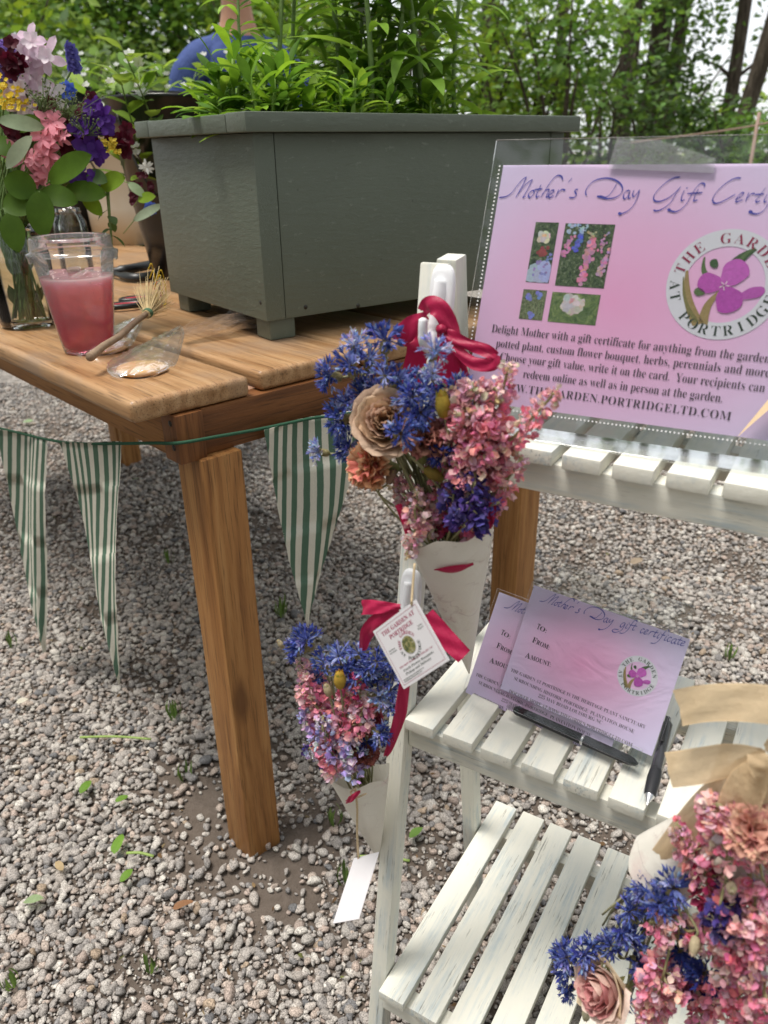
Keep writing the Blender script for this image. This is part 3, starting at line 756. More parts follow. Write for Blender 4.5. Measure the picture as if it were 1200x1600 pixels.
# ------------------------------------------------------------------ buckets behind, with their cut greenery
def bucket(name, p, r0, r1, h, mat, label, tilt=None):
    t = empty(name, p, label, 'bucket'); b = MB(); M = Mx.Translation(p) @ (tilt or Mx.Identity(4))
    b.lathe(M, [(r0 - .004, .004), (r0, .001), (r0 + (r1 - r0) * .3, h * .3), (r0 + (r1 - r0) * .85, h * .85), (r0 + (r1 - r0) * .86 + .004, h * .855), (r0 + (r1 - r0) * .88 + .004, h * .885), (r1 - .001, h * .89), (r1, h - .004), (r1 + .006, h), (r1 + .006, h + .006), (r1 - .003, h + .006), (r1 - .004, h), (r0 - .002, .006)], 48, cap0=True)
    b.build('shell', mat, t)
    b = MB(); hp = [M @ V((math.cos(a) * (r1 + .004), math.sin(a) * (r1 + .004), h * .93)) for a in (0.9, 0.9 + math.pi)]
    b.tube(spline([hp[0], hp[0].lerp(hp[1], .25) - UZ * .11 - V((0, .09, 0)), hp[0].lerp(hp[1], .5) - UZ * .16 - V((0, .13, 0)), hp[0].lerp(hp[1], .75) - UZ * .11 - V((0, .09, 0)), hp[1]], 6), .003, 6)
    b.build('handle', dark_metal, t); return t
cream_plastic = plain('cream_plastic', (.62, .58, .49), .4, .4, .06, 12)
blk_bucket = plain('black_bucket_plastic', (.012, .012, .014), .3, .5, .3, 9)
def on_table(px, py): return onz(px, py, TZ)
def sprig(name, base, tipd, L, n, lw, ll, pal, label, group, white=0, cat='cut stem', bendy=.2, blossom=(.85, .85, .82)):
    t = empty(name, base, label, cat, group); s, l = MB(), MB(); d = V(tipd).normalized(); sd = d.cross(UZ); sd = sd.normalized() if sd.length > .05 else V((1, 0, 0))
    bd = rnd.uniform(-1, 1) * bendy; pts = [base + d * (L * i / 8) + sd * (bd * L * (i / 8) ** 2) - UZ * (bendy * .5 * L * (i / 8) ** 2) for i in range(9)]
    s.cc = (.16, .22, .07); s.tube(pts, [.003 - .0018 * i / 8 for i in range(9)], 6)
    for i in range(n):
        t_ = .3 + .7 * i / n; k = min(7, int(t_ * 8)); p = pts[k].lerp(pts[k + 1], t_ * 8 - k); g = i * 2.4
        dd = (d * .6 + (sd * math.cos(g) + sd.cross(d) * math.sin(g)) * 1.0 + UZ * .2); m = rnd.uniform(.75, 1.25)
        l.leaf(p, dd, UZ, ll * rnd.uniform(.6, 1.15), lw * rnd.uniform(.7, 1.1), rnd.uniform(.1, .9), .2, 6, tuple(x * m for x in rnd.choice(pal)), .7, .04)
    s.build('stem', stem_mat, t); l.build('foliage', leaf_mat, t)
    if white:
        w_ = MB()
        for i in range(white):
            t_ = rnd.uniform(.45, 1); k = min(7, int(t_ * 8)); p = pts[k].lerp(pts[k + 1], t_ * 8 - k) + V((rnd.uniform(-1, 1), rnd.uniform(-1, 1), rnd.uniform(-.3, 1))) * .025
            for j in range(5):
                a = j * 1.257 + i; w_.leaf(p, V((math.cos(a), math.sin(a) * .6 - .4, .6 + .4 * math.sin(a))), V((0, -1, .4)), .012, .008, .4, .2, 3, blossom)
        w_.build('blossoms', fresh_petal, t)
    return t
def make_buckets():
    cb = on_table(196, 384) + V((0, .13, 0)); bucket('bucket', cb, .128, .15, .345, cream_plastic, 'large cream plastic bucket behind the drink cup')
    b1 = on_table(292, 436) + V((0, .06, 0)); bucket('bucket', b1, .085, .135, .345, blk_bucket, 'black tapered flower bucket squeezed between cream bucket and planter')
    b2 = at(247, 2.75) + UZ * TZ; bucket('bucket', b2, .09, .125, .412, blk_bucket, 'black flower bucket behind the left end of the planter')
    b3 = at(92, 2.62) + UZ * TZ; bucket('bucket', b3, .085, .115, .425, blk_bucket, 'tall black flower bucket behind the glass jar bouquet')
    yg = [(.20, .33, .05), (.16, .28, .045), (.24, .36, .07), (.13, .23, .05)]
    for i, (bk, h, n) in enumerate(((b1, .345, 9), (b2, .412, 15), (b3, .425, 7))):
        for j in range(n):
            a = j * 2.4 + i; st = bk + V((math.cos(a) * .05, math.sin(a) * .05, .06)); tip = V((math.cos(a) * .42, math.sin(a) * .42, 1.1))
            sprig('cut_foliage', st, tip, h + rnd.uniform(.04, .16), 14, .036, .062, yg if i != 2 else [(.10, .17, .05), (.13, .2, .06)], ('pale green cut stem with white blossom standing in the black bucket between cream bucket and planter', 'pale green cut stem with white blossom in the bucket behind the planter', 'thin green cut stem in the bucket behind the jar bouquet')[i],
                  ('cut stems in the squeezed bucket', 'cut stems in the bucket behind the planter', 'cut stems in the tall bucket')[i], white=7 if i != 2 else 0)
make_buckets()

# ------------------------------------------------------------------ clear materials: see-through with a fresnel gloss, no bending of light
def clear(name, tint=(1, 1, 1), rough=.03, gloss=1.0, body=None, bodyf=.0, wr=0, wsc=40):
    m = bpy.data.materials.new(name); m.use_nodes = True; k = Mt.__new__(Mt); k.m = m; k.nt = m.node_tree
    k.b = k.nt.nodes['Principled BSDF']; k.out = k.nt.nodes['Material Output']
    nrm = None
    if wr: nrm = k.n('Bump', {'Height': k.noise(k.co('Object'), wsc, 4, .6, 1.2), 'Strength': wr, 'Distance': .004})
    tr = k.n('BsdfTransparent', {'Color': (*tint, 1)}); gl = k.n('BsdfAnisotropic', {'Color': (1, 1, 1, 1), 'Roughness': rough}) if False else k.n('BsdfGlossy', {'Color': (1, 1, 1, 1), 'Roughness': rough})
    fr = k.n('Fresnel', {'IOR': 1.47})
    if nrm: k.set('Normal', nrm, gl.node); k.set('Normal', nrm, fr.node)
    s = k.n('MixShader', {0: k.math('MULTIPLY', fr, gloss), 1: tr, 2: gl})
    if body: s = k.n('MixShader', {0: bodyf, 1: s, 2: k.n('BsdfDiffuse', {'Color': (*body, 1)})})
    k.set('Surface', s, k.out.node if hasattr(k.out, 'node') else k.out); return m
glass = clear('clear_glass', (.95, .97, .955), .02, 1.3)
acrylic = clear('clear_acrylic', (.97, .98, .975), .05, .75)
cup_plastic = clear('clear_cup_plastic', (.985, .985, .985), .08, .9, (.85, .85, .85), .03)
film = clear('cellophane', (.995, .995, .995), .07, .45, (.85, .85, .88), .02, .45, 60)
sleeve_m = clear('clear_sleeve', (.985, .985, .99), .16, .55, None, 0, .35, 26)
tape_m = clear('clear_tape', (.93, .94, .94), .22, 1.2, (.8, .8, .8), .10, .3, 60)

def fy(px, py, Y):
    r = ray(px, py); return EYE + r * (Y / r.y)

# ------------------------------------------------------------------ bunting
def make_bunting():
    t = empty('bunting', onpl(190, 690, TC, TX), 'bunting of frayed green and white striped cloth triangles on a green cord', 'bunting')
    k = Mt('striped_cotton', .9, .15); st = k.attr('st', 'Vector'); s = k.n('SeparateXYZ', {0: st}).node.outputs['X']
    wob = k.noise(k.co('Object'), 30, 3)
    ph = k.math('FRACT', k.math('ADD', k.math('MULTIPLY', s, 1.0), k.math('MULTIPLY', k.math('SUBTRACT', wob, .5), .14)))
    m = k.ramp(ph, [(.47, 0.0), (.50, 1.0), (.97, 1.0), (1.0, 0.0)])
    weave = k.noise(k.co('Object'), 900, 2); c = k.mix(m, (.66, .63, .54), (.095, .165, .115)); c = k.mix(.35, c, k.ramp(weave, [(.3, .7), (.7, 1.15)]), 'MULTIPLY')
    k.base(c); k.bump(weave, .4, .0006); k.translucent(c, .22)
    def pennant(left, right, plane, n_str, off, seed, axis=0, top_sag=4):
        b = MB(); nu, nv = 26, 34; P0, Nn = plane
        L, R = spline([(x, y, 0) for x, y in left], 10), spline([(x, y, 0) for x, y in right], 10)
        W0 = (V((*right[0], 0)) - V((*left[0], 0))).length
        rows, sts = [], []
        rr = random.Random(seed)
        for j in range(nv + 1):
            v = j / nv; a = L[min(len(L) - 1, int(v * (len(L) - 1)))]; c = R[min(len(R) - 1, int(v * (len(R) - 1)))]
            f = rr.uniform(-1, 1) * .8
            for i in range(nu + 1):
                u = i / nu; q = a.lerp(c, u)
                if i == 0 or i == nu: q = q + V((f * (1 if i else -1) * (v > .03), 0, 0))
                p = onpl(q.x, q.y, P0, Nn)
                wv = (math.sin(u * 8 + v * 2.5 + seed) * .0045 + math.sin(u * 3 + v * 5 + seed * 2) * .006) * (1 - v * .6) + math.sin(v * 6 + seed) * .004 * v
                rows.append(p - Nn * (off + wv)); w_ = (c - a).length
                sts.append(((u * w_ if axis == 0 else (u - 1) * w_ if axis == 1 else (u - .5) * w_) / W0 * n_str + .25, v))
        b.add(rows, [[j * (nu + 1) + i, j * (nu + 1) + i + 1, (j + 1) * (nu + 1) + i + 1, (j + 1) * (nu + 1) + i] for j in range(nv) for i in range(nu)], None, sts)
        # frayed threads along the raw sides
        for side in (0, nu):
            for _ in range(46):
                j = rr.randint(1, nv - 1); p = V(rows[j * (nu + 1) + side]).lerp(V(rows[(j + 1) * (nu + 1) + side]), rr.random()); sgn = -1 if side == 0 else 1
                hd = Nn.cross(UZ) * -1
                d = hd * sgn * rr.uniform(.001, .0035) + UZ * rr.uniform(-.004, .001)
                o = b.add([p, p + UZ * .0006, p + d], [(0, 1, 2)], None, [(.1 if rr.random() < .6 else .7, 0)] * 3)
        return b.build('pennant', k.m, t)
    side = (TC, TX); front = (TC, TY)
    pennant([(7, 668), (22, 780), (44, 900), (77, 1016)], [(80, 684), (79, 790), (78, 900), (77, 1016)], side, 8.2, .008, 1.3, 1)
    pennant([(103, 688), (130, 800), (160, 940), (194, 1066)], [(192, 690), (196, 790), (198, 930), (194, 1066)], side, 8.6, .009, 4.1, 1)
    pennant([(403, 668), (428, 780), (452, 890), (473, 977)], [(572, 634), (543, 740), (506, 870), (473, 977)], front, 9.6, .008, 7.7, 2)
    gm = plain('green_cord', (.035, .09, .055), .9, .1, .3, 400, .5)
    b = MB(); pts = [onpl(x, y, TC, TX) - TX * .007 for x, y in ((-60, 654), (7, 668), (80, 685), (130, 691), (192, 691), (250, 690))]
    cor = onpl(285, 688, TC, TY); pts += [cor - TX * .006 - TY * .006] + [onpl(x, y, TC, TY) - TY * .007 for x, y in ((340, 679), (403, 668), (480, 652), (572, 634))] + [TC + TX * .62 - TY * .007 + UZ * .695]
    b.tube(spline(pts, 6), .0021, 7)
    b.build('cord', gm, t)
make_bunting()

# ------------------------------------------------------------------ pink drink
def make_cup():
    p = on_table(146, 550) + TY * .012; p.z = TZ + .001
    t = empty('drink_cup', p, 'clear plastic cup of pink lemonade with a flat clear lid', 'cup'); M = Mx.Translation(p)
    H = .128; r0, r1 = .0335, .0515
    rz = lambda z: r0 + (r1 - r0) * z / H
    b = MB(); b.lathe(M, [(.0005, .004), (r0 - .004, .004), (r0 - .003, .001), (r0 - .001, 0), (r0, .002)] + [(rz(z), z) for z in (.02, .045, .07, .095, .118)] + [(r1 + .0015, H - .002), (r1 + .0015, H), (r1 - .0005, H)], 64, cap0=True)
    b.build('shell', cup_plastic, t)
    k = Mt('pink_lemonade', .08, .5); zc = k.n('SeparateXYZ', {0: k.co('Object')}).node.outputs['Z']
    g = k.n('MapRange', {'Value': zc, 'From Min': .0, 'From Max': .1})
    col = k.ramp(g, [(.0, (.95, .09, .17)), (.35, (.96, .20, .29)), (.7, (.96, .42, .47)), (1.0, (.96, .62, .62))]); k.base(col)
    k.set('Subsurface Weight', 1.0); k.set('Subsurface Radius', (.055, .022, .026)); k.set('Subsurface Scale', 1.0)
    x = k.n('MixShader', {0: .45, 1: k.b.outputs[0], 2: k.n('BsdfTransparent', {'Color': (1, .52, .64, 1)})}); k.nt.links.new(x, k.out.inputs[0])
    b = MB(); lv = .1; b.lathe(M, [(.0005, .006), (r0 - .005, .006), (r0 - .0015, .009)] + [(rz(z) - .0012, z) for z in (.02, .045, .07, lv - .001)] + [(rz(lv) - .0022, lv - .0002), (rz(lv) * .6, lv - .0008), (.0005, lv - .0008)], 64)
    b.build('drink', k.m, t)
    # ice cubes breaking the surface, bubbles clinging to the wall
    im = clear('ice', (.98, .93, .94), .05, 1.0, (.9, .75, .78), .12, .4, 90)
    for i in range(4):
        a = i * 1.7 + .3; b = MB(); b.box(Mx.Translation(p + V((math.cos(a) * .022, math.sin(a) * .022, lv - .003))) @ Mx.Rotation(a, 4, 'Z') @ Mx.Rotation(.5 + i, 4, 'X'), -.011, .011, -.011, .011, -.009, .009, .003)
        b.build('ice_cube', im, t, smooth=False)
    b = MB()
    for i in range(90):
        a = rnd.random() * 6.283; z = rnd.uniform(.03, .12); r = rz(z) + .0002
        b.lathe(Mx.Translation(p + V((math.cos(a) * r, math.sin(a) * r, z))), [(.0001, -.0006), (.0006, 0), (.0001, .0006)], 6)
    b.build('droplets', clear('water_drops', (1, 1, 1), .02, 2.5, (.9, .85, .86), .15), t)
    b = MB(); R = r1 + .003
    b.lathe(M, [(R - .001, H - .010), (R + .002, H - .008), (R + .002, H - .003), (R + .0035, H), (R + .0035, H + .003), (R - .001, H + .0045), (R - .0025, H + .007), (R - .003, H + .020), (R - .0045, H + .0225), (R - .0075, H + .0225), (R - .009, H + .018), (.012, H + .018), (.006, H + .0195), (.0005, H + .0195)], 72)
    b.build('lid', cup_plastic, t)
make_cup()

# ------------------------------------------------------------------ cookie bags and the little broom
def cookie(M, r, label):
    k = Mt('biscuit', .85, .2); n1 = k.noise(k.co('Object'), 160, 5, .6); k.base(k.mix(n1, (.52, .28, .11), (.70, .45, .22))); k.bump(n1, .6, .002)
    b = MB(); b.lathe(M, [(.0005, 0), (r * .9, 0), (r, .003), (r * .98, .006), (r * .8, .0085), (r * .4, .0095), (.0005, .0098)], 40, jit=lambda g, z: 1 + .02 * math.sin(g * 3) + .015 * math.sin(g * 7))
    o = b.build('cookie', k.m, loc=M.translation); tag(o, label, 'cookie'); return o
def bag(name, cen, knot, tail, r, label, seed):
    """cellophane: a crumpled pocket over the cookie, gathered at a knot, then a fanned tail"""
    t = empty(name, cen, label, 'treat bag'); rr = random.Random(seed); dirv = (knot - cen); L = dirv.length; dirv.normalize(); sd = UZ.cross(dirv).normalized(); ph = rr.random() * 9
    b = MB(); nu, nv = 30, 46
    def pk(u, v):
        s = u; a = v * 2 * math.pi
        x = -r * 1.22 + (L + r * 1.22) * s
        wd = r * 1.12 * min(1, (max(0, 1 - ((min(x, 0)) / (r * 1.25)) ** 2)) ** .5) if x < 0 else r * 1.12 * (1 - x / L) ** .8 + .004
        hh = .0058 * min(1, (max(0, 1 - (min(x, 0) / (r * 1.3)) ** 2)) ** .5) * (1 if x < 0 else (1 - .45 * x / L)) + .003
        cr = mnoise.noise(V((x * 130, math.cos(a) * 3 + ph, math.sin(a) * 3))) * .0028 + math.sin(a * 11 + s * 4 + ph) * .0012 * s
        zt = max(0, x / L) * (knot.z - cen.z)
        return cen + dirv * x + sd * (math.cos(a) * (wd + cr)) + UZ * (max(.0006, hh * (1 + math.sin(a)) + cr * (1 if math.sin(a) > -.2 else 0)) + zt * .6)
    b.grid(pk, nu, nv); b.build('pocket', film, t)
    if tail is not None:
        td = tail - knot; tl = td.length; td.normalize(); ts = UZ.cross(td).normalized(); b = MB()
        for q in range(2):
            def tf(u, v):
                w_ = .004 + .024 * u ** .6; s = (v - .5) * 2
                return knot + td * (tl * u * (1 - .12 * abs(s))) + ts * (s * w_) + UZ * (.004 + q * .006 + .008 * math.sin(v * 19 + q * 2 + ph) * (.35 + .65 * u) + .004 * math.sin(u * 9 + v * 5 + q) + .008 * u * q)
            b.grid(tf, 16, 40)
        b.build('tail', film, t)
    return t
def make_treats():
    c2 = on_table(222, 582); c2.z = TZ + .001; c1 = on_table(166, 548); c1.z = TZ + .001
    cookie(Mx.Translation(c2), .031, 'round golden cookie in the front cellophane bag'); cookie(Mx.Translation(c1), .030, 'round golden cookie in the rear cellophane bag')
    kn = on_table(284, 538); kn.z = TZ + .009; tl = on_table(405, 514); tl.z = TZ + .008
    bag('treat_bag', c2, kn, tl, .036, 'crumpled clear cellophane bag in front with its long tail trailing under the planter', 3)
    bag('treat_bag', c1, on_table(222, 528) + UZ * .012, None, .035, 'crumpled clear cellophane bag behind, under the broom handle', 8)
    # miniature broom lying across both bags
    a = on_table(146, 588) + UZ * .024; m = on_table(236, 528) + UZ * .036; d = (m - a).normalized(); side = d.cross(UZ).normalized(); up = side.cross(d)
    t = empty('miniature_broom', a, 'miniature twig broom with straw bristles lying on the cookie bags', 'broom')
    k = Mt('twig', .8, .2); nz = k.noise(k.n('Mapping', {'Vector': k.co('Object'), 'Scale': (1, 1, 1)}), 120, 5); k.base(k.mix(nz, (.15, .095, .06), (.36, .26, .18))); k.bump(nz, .6, .001)
    b = MB(); b.tube([a - d * .002, a, a.lerp(m, .2) + up * .001, a.lerp(m, .45) - up * .0015 + side * .001, a.lerp(m, .75) + up * .001, m + d * .012], [.0048, .0056, .0047, .0046, .0043, .004], 12)
    b.build('handle', k.m, t)
    sm = tinted('straw', .7, .25, .15, 200, .1, .1); b = MB(); tip = fy(292, 466, (m + d * .05).y + .03) 
    dd = (d * .8 + up * .42).normalized()
    for i in range(150):
        g = rnd.random() * 6.283; r = rnd.random() ** .5; sp = V(side * math.cos(g) + up * math.sin(g))
        p0 = m + sp * (.0055 * r); L = rnd.uniform(.032, .052); e = p0 + dd * L + sp * (.022 * r * rnd.uniform(.6, 1.5)) + V((rnd.gauss(0, .0012), rnd.gauss(0, .0012), rnd.gauss(0, .0012)))
        f = rnd.uniform(.8, 1.15); b.cc = (.68 * f, .53 * f, .29 * f)
        b.tube([p0 - d * .008, p0 + d * .004 + sp * .001, p0.lerp(e, .55) + sp * .001, e + sp * rnd.uniform(-.003, .004)], [.00045, .0005, .00045, .0003], 4)
    b.build('bristles', sm, t)
    b = MB(); b.cc = (.10, .24, .14)
    b.tube([m + d * (-.004 + .010 * i / 60) + (side * math.cos(i * .6) + up * math.sin(i * .6)) * .0064 for i in range(61)], .0011, 6)
    b.build('binding', plain('green_thread', (.09, .17, .10), .9, .1, .3, 500), t)
make_treats()

# ------------------------------------------------------------------ glass jar bouquet
JP = on_table(50, 508) + V((0, .0, 0)); JP.z = TZ + .001
def jar(name, p, r, h, neck, label):
    t = empty(name, p, label, 'jar'); M = Mx.Translation(p); b = MB()
    b.lathe(M, [(.0005, .003), (r * .8, .003), (r * .88, 0), (r * .97, .004), (r, .012), (r, h * .3), (r * .995, h * .7), (r * .95, h * .8), (neck, h * .9), (neck, h * .93), (neck + .002, h * .935), (neck + .002, h * .95), (neck, h * .955), (neck, h), (neck - .003, h), (neck - .003, h * .92), (r * .91, h * .79), (r - .003, h * .66), (r - .003, .014), (r * .9, .008), (.0005, .008)], 56, jit=lambda g, z: 1 + .006 * math.sin(g * 8) * (z > .03))
    b.build('shell', glass, t); return t
def star(b, c, f, r, col, n=5, w=.62, cup=.35, jit=.25):
    f = V(f).normalized(); x = f.orthogonal().normalized(); y = f.cross(x); a0 = rnd.random() * 6
    for i in range(n):
        a = a0 + 6.283 * i / n + rnd.uniform(-.15, .15); d = x * math.cos(a) + y * math.sin(a) + f * (cup + rnd.uniform(-jit, jit)); m = rnd.uniform(.85, 1.15)
        b.leaf(c, d, f, r * rnd.uniform(.85, 1.15), r * w, rnd.uniform(.1, .8), .25, 5, tuple(min(1, q * m) for q in col), .7, .05, .6)
def make_jar_bouquet():
    jar('glass_jar', JP, .047, .150, .040, 'clear glass jar holding the fresh bouquet at the left edge')
    q = on_table(108, 432) + V((0, .06, 0)); jar('glass_vase', q, .036, .14, .026, 'smaller wavy glass vase behind the drink cup')
    Y0 = JP.y
    mouth = JP + UZ * .145
    grp = 'fresh flowers in the glass jar'
    def stemto(t, c, col=(.13, .2, .06), r=.0016):
        g = rnd.random() * 6.283; foot = JP + V((math.cos(g) * .028 * rnd.random(), math.sin(g) * .028 * rnd.random(), .012)); mm = mouth + V((-math.cos(g) * .02, -math.sin(g) * .02, 0))
        b = MB(); b.cc = col; b.tube(spline([foot, mm, mm.lerp(c, .55) + UZ * .01, c], 6), r, 6); b.build('stem', stem_mat, t)
    def bloom(name, px, py, dy, label, fn, cat='flower', stem=True):
        c = fy(px, py, Y0 + dy); t = empty(name, c, label, cat, grp); b = MB(); fn(b, c); b.build('bloom', fresh_petal, t)
        if stem: stemto(t, c + V((0, .008, 0)))
        return t
    face = V((.1, -1, .25))
    pale = (.78, .60, .72); 
    for i, (px, py, lab) in enumerate(((50, 66, 'topmost pale pink columbine of the jar bouquet'), (41, 84, 'pale pink columbine just below the topmost one'), (58, 93, 'large pale pink columbine with spread petals'), (74, 90, 'pale pink columbine facing right near the top'), (39, 117, 'pale pink columbine between purple heads and the spread one'), (57, 126, 'pointed pale pink columbine in the middle of its spray'), (32, 140, 'pale pink columbine beside the yellow flower'), (79, 149, 'whitish columbine above the green bud spray'), (63, 167, 'small white columbine above the pink delphinium'), (38, 171, 'lowest pale pink columbine, over the silvery leaf'))):
        def fn(b, c):
            b.cc = pale; col = pale if i not in (7, 8) else (.80, .76, .75)
            star(b, c, face + V((rnd.uniform(-.6, .6), 0, rnd.uniform(-.4, .4))), .027, col, 5, .5, .2)
            star(b, c + V((0, -.002, 0)), face, .016, (.85, .75, .80), 5, .6, .9)
            for k in range(3): b.leaf(c, V((rnd.uniform(-1, 1), .6, rnd.uniform(.2, 1))), UZ, .02, .004, .5, .2, 4, col)
        bloom('columbine', px, py, -.02 + .01 * (i % 3), lab, fn)
    for i, (px, py, lab) in enumerate(((7, 82, 'upper purple statice head at the left edge'), (6, 103, 'middle lilac statice head at the left edge'), (21, 124, 'lower violet statice head below the lilac ones'))):
        def fn(b, c):
            for _ in range(46):
                d = V((rnd.gauss(0, 1), rnd.gauss(0, 1) - .5, rnd.gauss(0, 1))).normalized(); p = c + V((d.x * .016, d.y * .012, d.z * .014)); star(b, p, d, .0055, (.30, .20, .56) if i < 2 else (.22, .13, .42), 5, .8, .4)
        bloom('statice', px, py, -.01, lab, fn)
    def fn(b, c):
        for _ in range(110):
            p = c + V((rnd.gauss(0, .016), rnd.gauss(0, .008), rnd.gauss(0, .010))); star(b, p, V((0, -1, .6)), .0036, (.75, .55, .03), 4, .9, .5)
    bloom('yellow_yarrow', 9, 149, -.03, 'bright yellow flat flower head at the left edge', fn); bloom('yellow_yarrow', 172, 227, -.05, 'tiny yellow flower sprig right of the purple blooms', lambda b, c: [star(b, c + V((rnd.gauss(0, .006), 0, rnd.gauss(0, .005))), V((0, -1, .6)), .0035, (.7, .52, .05), 4, .9, .5) for _ in range(26)])
    def spike(b, c):
        for i in range(40):
            t = i / 40; star(b, c + V((math.sin(i * 2.4) * .008 * (1 - .5 * t), -abs(math.cos(i * 2.4)) * .008, .034 * t - .012)), V((math.sin(i * 2.4), math.cos(i * 2.4) - .6, .3)), .006, (.12, .11, .40), 5, .7, .3)
    bloom('salvia', 115, 97, .03, 'small violet blue flower spike standing above the bouquet', spike)
    def corn(b, c):
        for i in range(16):
            a = i * .393; d = V((math.cos(a), -.5 - .3 * (i % 2), math.sin(a))); b.leaf(c, d, V((0, -1, 0)), .017, .007, -.2, .3, 4, (.10, .17, .62), .8, .1, .75)
    bloom('cornflower', 109, 142, .02, 'fresh bright blue cornflower in front of a black bucket', corn)
    bloom('cornflower', 237, 325, Y0 * -.0 + .34, 'bright blue cornflower against the left side of the planter', corn, stem=False)
    bloom('white_daisy', 229, 262, .36, 'small white flower left of the planter', lambda b, c: star(b, c, face, .016, (.82, .80, .76), 11, .3, .2), stem=False)
    bloom('maroon_bloom', 221, 300, .36, 'small dark maroon bloom left of the planter', lambda b, c: [star(b, c + V((rnd.gauss(0, .012), 0, rnd.gauss(0, .018))), face, .008, (.10, .01, .025), 6, .8, .5) for _ in range(12)], stem=False)
    pk = (.84, .33, .40)
    for i, (px, py, r, lab) in enumerate(((72, 203, .027, 'large double pink delphinium at the centre of the bouquet'), (74, 239, .026, 'double pink delphinium below the large one'), (97, 203, .017, 'narrow pink delphinium at the right of the large one'), (46, 248, .022, 'deeper pink delphinium in shade, lower left'), (61, 280, .018, 'dull pink delphinium half under the big leaves'))):
        def fn(b, c):
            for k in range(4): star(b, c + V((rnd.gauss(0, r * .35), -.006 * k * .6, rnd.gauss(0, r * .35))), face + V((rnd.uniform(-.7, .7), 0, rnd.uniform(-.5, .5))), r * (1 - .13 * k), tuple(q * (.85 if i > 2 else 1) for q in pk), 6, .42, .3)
        bloom('delphinium', px, py, -.05, lab, fn)
    mr = (.085, .006, .018)
    for i, (px, py, lab) in enumerate(((85, 187, 'dark maroon bloom above the large pink one'), (110, 218, 'dark maroon bloom right of the large pink one'), (30, 202, 'dark maroon bloom under the silvery leaf'), (146, 181, 'maroon bloom below the white blossom, right'), (182, 214, 'maroon bloom at the right edge of the bouquet'), (24, 96, 'maroon bloom between the lilac heads'))):
        def fn(b, c):
            for k in range(9): star(b, c + V((rnd.gauss(0, .010), rnd.gauss(0, .004), rnd.gauss(0, .010))), face + V((rnd.uniform(-.8, .8), 0, rnd.uniform(-.8, .8))), .013, mr, 6, .7, .5)
        bloom('maroon_bloom', px, py, -.03, lab, fn)
    vi = (.095, .025, .25)
    for i, (px, py, r, lab) in enumerate(((130, 207, .02, 'violet larkspur left of the green bud spray'), (150, 243, .024, 'deep violet larkspur over the big leaves'), (127, 276, .02, 'deep violet larkspur low among the leaves'), (166, 197, .02, 'violet sweet pea with a pale edge, right'), (148, 168, .016, 'violet and white bloom at the upper right of the bouquet'))):
        def fn(b, c):
            for k in range(3): star(b, c + V((rnd.gauss(0, r * .4), -.004 * k, rnd.gauss(0, r * .4))), face + V((rnd.uniform(-.6, .6), 0, rnd.uniform(-.4, .4))), r * (1 - .15 * k), vi, 5, .7, .3)
            star(b, c, face, r * .35, (.75, .7, .75), 5, .5, .4)
        bloom('violet_larkspur', px, py, -.04, lab, fn)
    for i, (px, py, lab) in enumerate(((64, 150, 'upper left spray of tiny green buds'), (100, 162, 'spray of tiny green buds above the pink blooms'), (132, 187, 'wide spray of tiny green buds at the right'))):
        def fn(b, c):
            for _ in range(60):
                p = c + V((rnd.gauss(0, .018), rnd.gauss(0, .008), rnd.gauss(0, .010))); b.cc = (.22, .26, .12); b.lathe(zframe(p, (0, -1, .4)), [(.0001, .0016), (.0014, .0006), (.0013, -.0006), (.0001, -.0014)], 6); 
                if rnd.random() < .5: b.cc = (.16, .22, .09); b.tube([c - UZ * .02, p], .0004, 4)
        bloom('bud_spray', px, py, -.05, lab, fn, 'foliage')
    dk, br, sv = [(.075, .145, .012), (.06, .12, .012)], [(.19, .31, .03)], [(.25, .32, .20)]
    LV = [  # px,py base, px,py tip, width, palette, dy, label
        (70, 200, -8, 182, .026, sv, -.07, 'large silvery leaf lying across the left of the bouquet'), (50, 212, 5, 262, .026, [(.25, .30, .20)], -.09, 'folded grey green leaf curling down at the left'),
        (58, 300, 5, 278, .046, dk, -.085, 'broad dark leaf pointing left below the pinks'), (60, 312, 0, 322, .046, dk, -.09, 'broad dark leaf low at the left'),
        (62, 296, 66, 372, .046, dk, -.10, 'broad dark leaf hanging straight down over the jar'), (64, 300, 118, 312, .036, dk, -.09, 'mid green leaf reaching right under the violet bloom'),
        (75, 285, 138, 238, .042, dk, -.08, 'large dark leaf rising right to the violet bloom'), (100, 296, 165, 302, .036, dk, -.06, 'leaf pointing right toward the cream bucket'),
        (156, 292, 192, 275, .034, br, -.05, 'rounded bright leaf at the right end of the bouquet'), (135, 270, 166, 282, .026, [(.10, .17, .06)], -.05, 'bluish leaf beside the rounded bright one'),
        (130, 300, 158, 336, .026, br, -.045, 'bright leaf dangling right of the vase'), (14, 330, 28, 395, .042, dk, -.07, 'dark leaf hanging low at the left picture edge'),
        (100, 180, 138, 168, .024, [(.16, .24, .08)], -.02, 'light leaf below the black bucket rim'), (22, 200, 60, 185, .030, dk, -.04, 'dark leaf behind the silvery one'), (-5, 215, 12, 240, .03, dk, -.06, 'dark leaf at the very left edge'),
        (208, 345, 252, 318, .022, [(.30, .38, .28)], .30, 'pale leaf drooping left of the planter'), (215, 312, 240, 305, .024, br, .31, 'bright leaf beside the blue cornflower'), (200, 285, 226, 305, .020, [(.25, .34, .2)], .32, 'pale rounded leaf left of the planter, upper')]
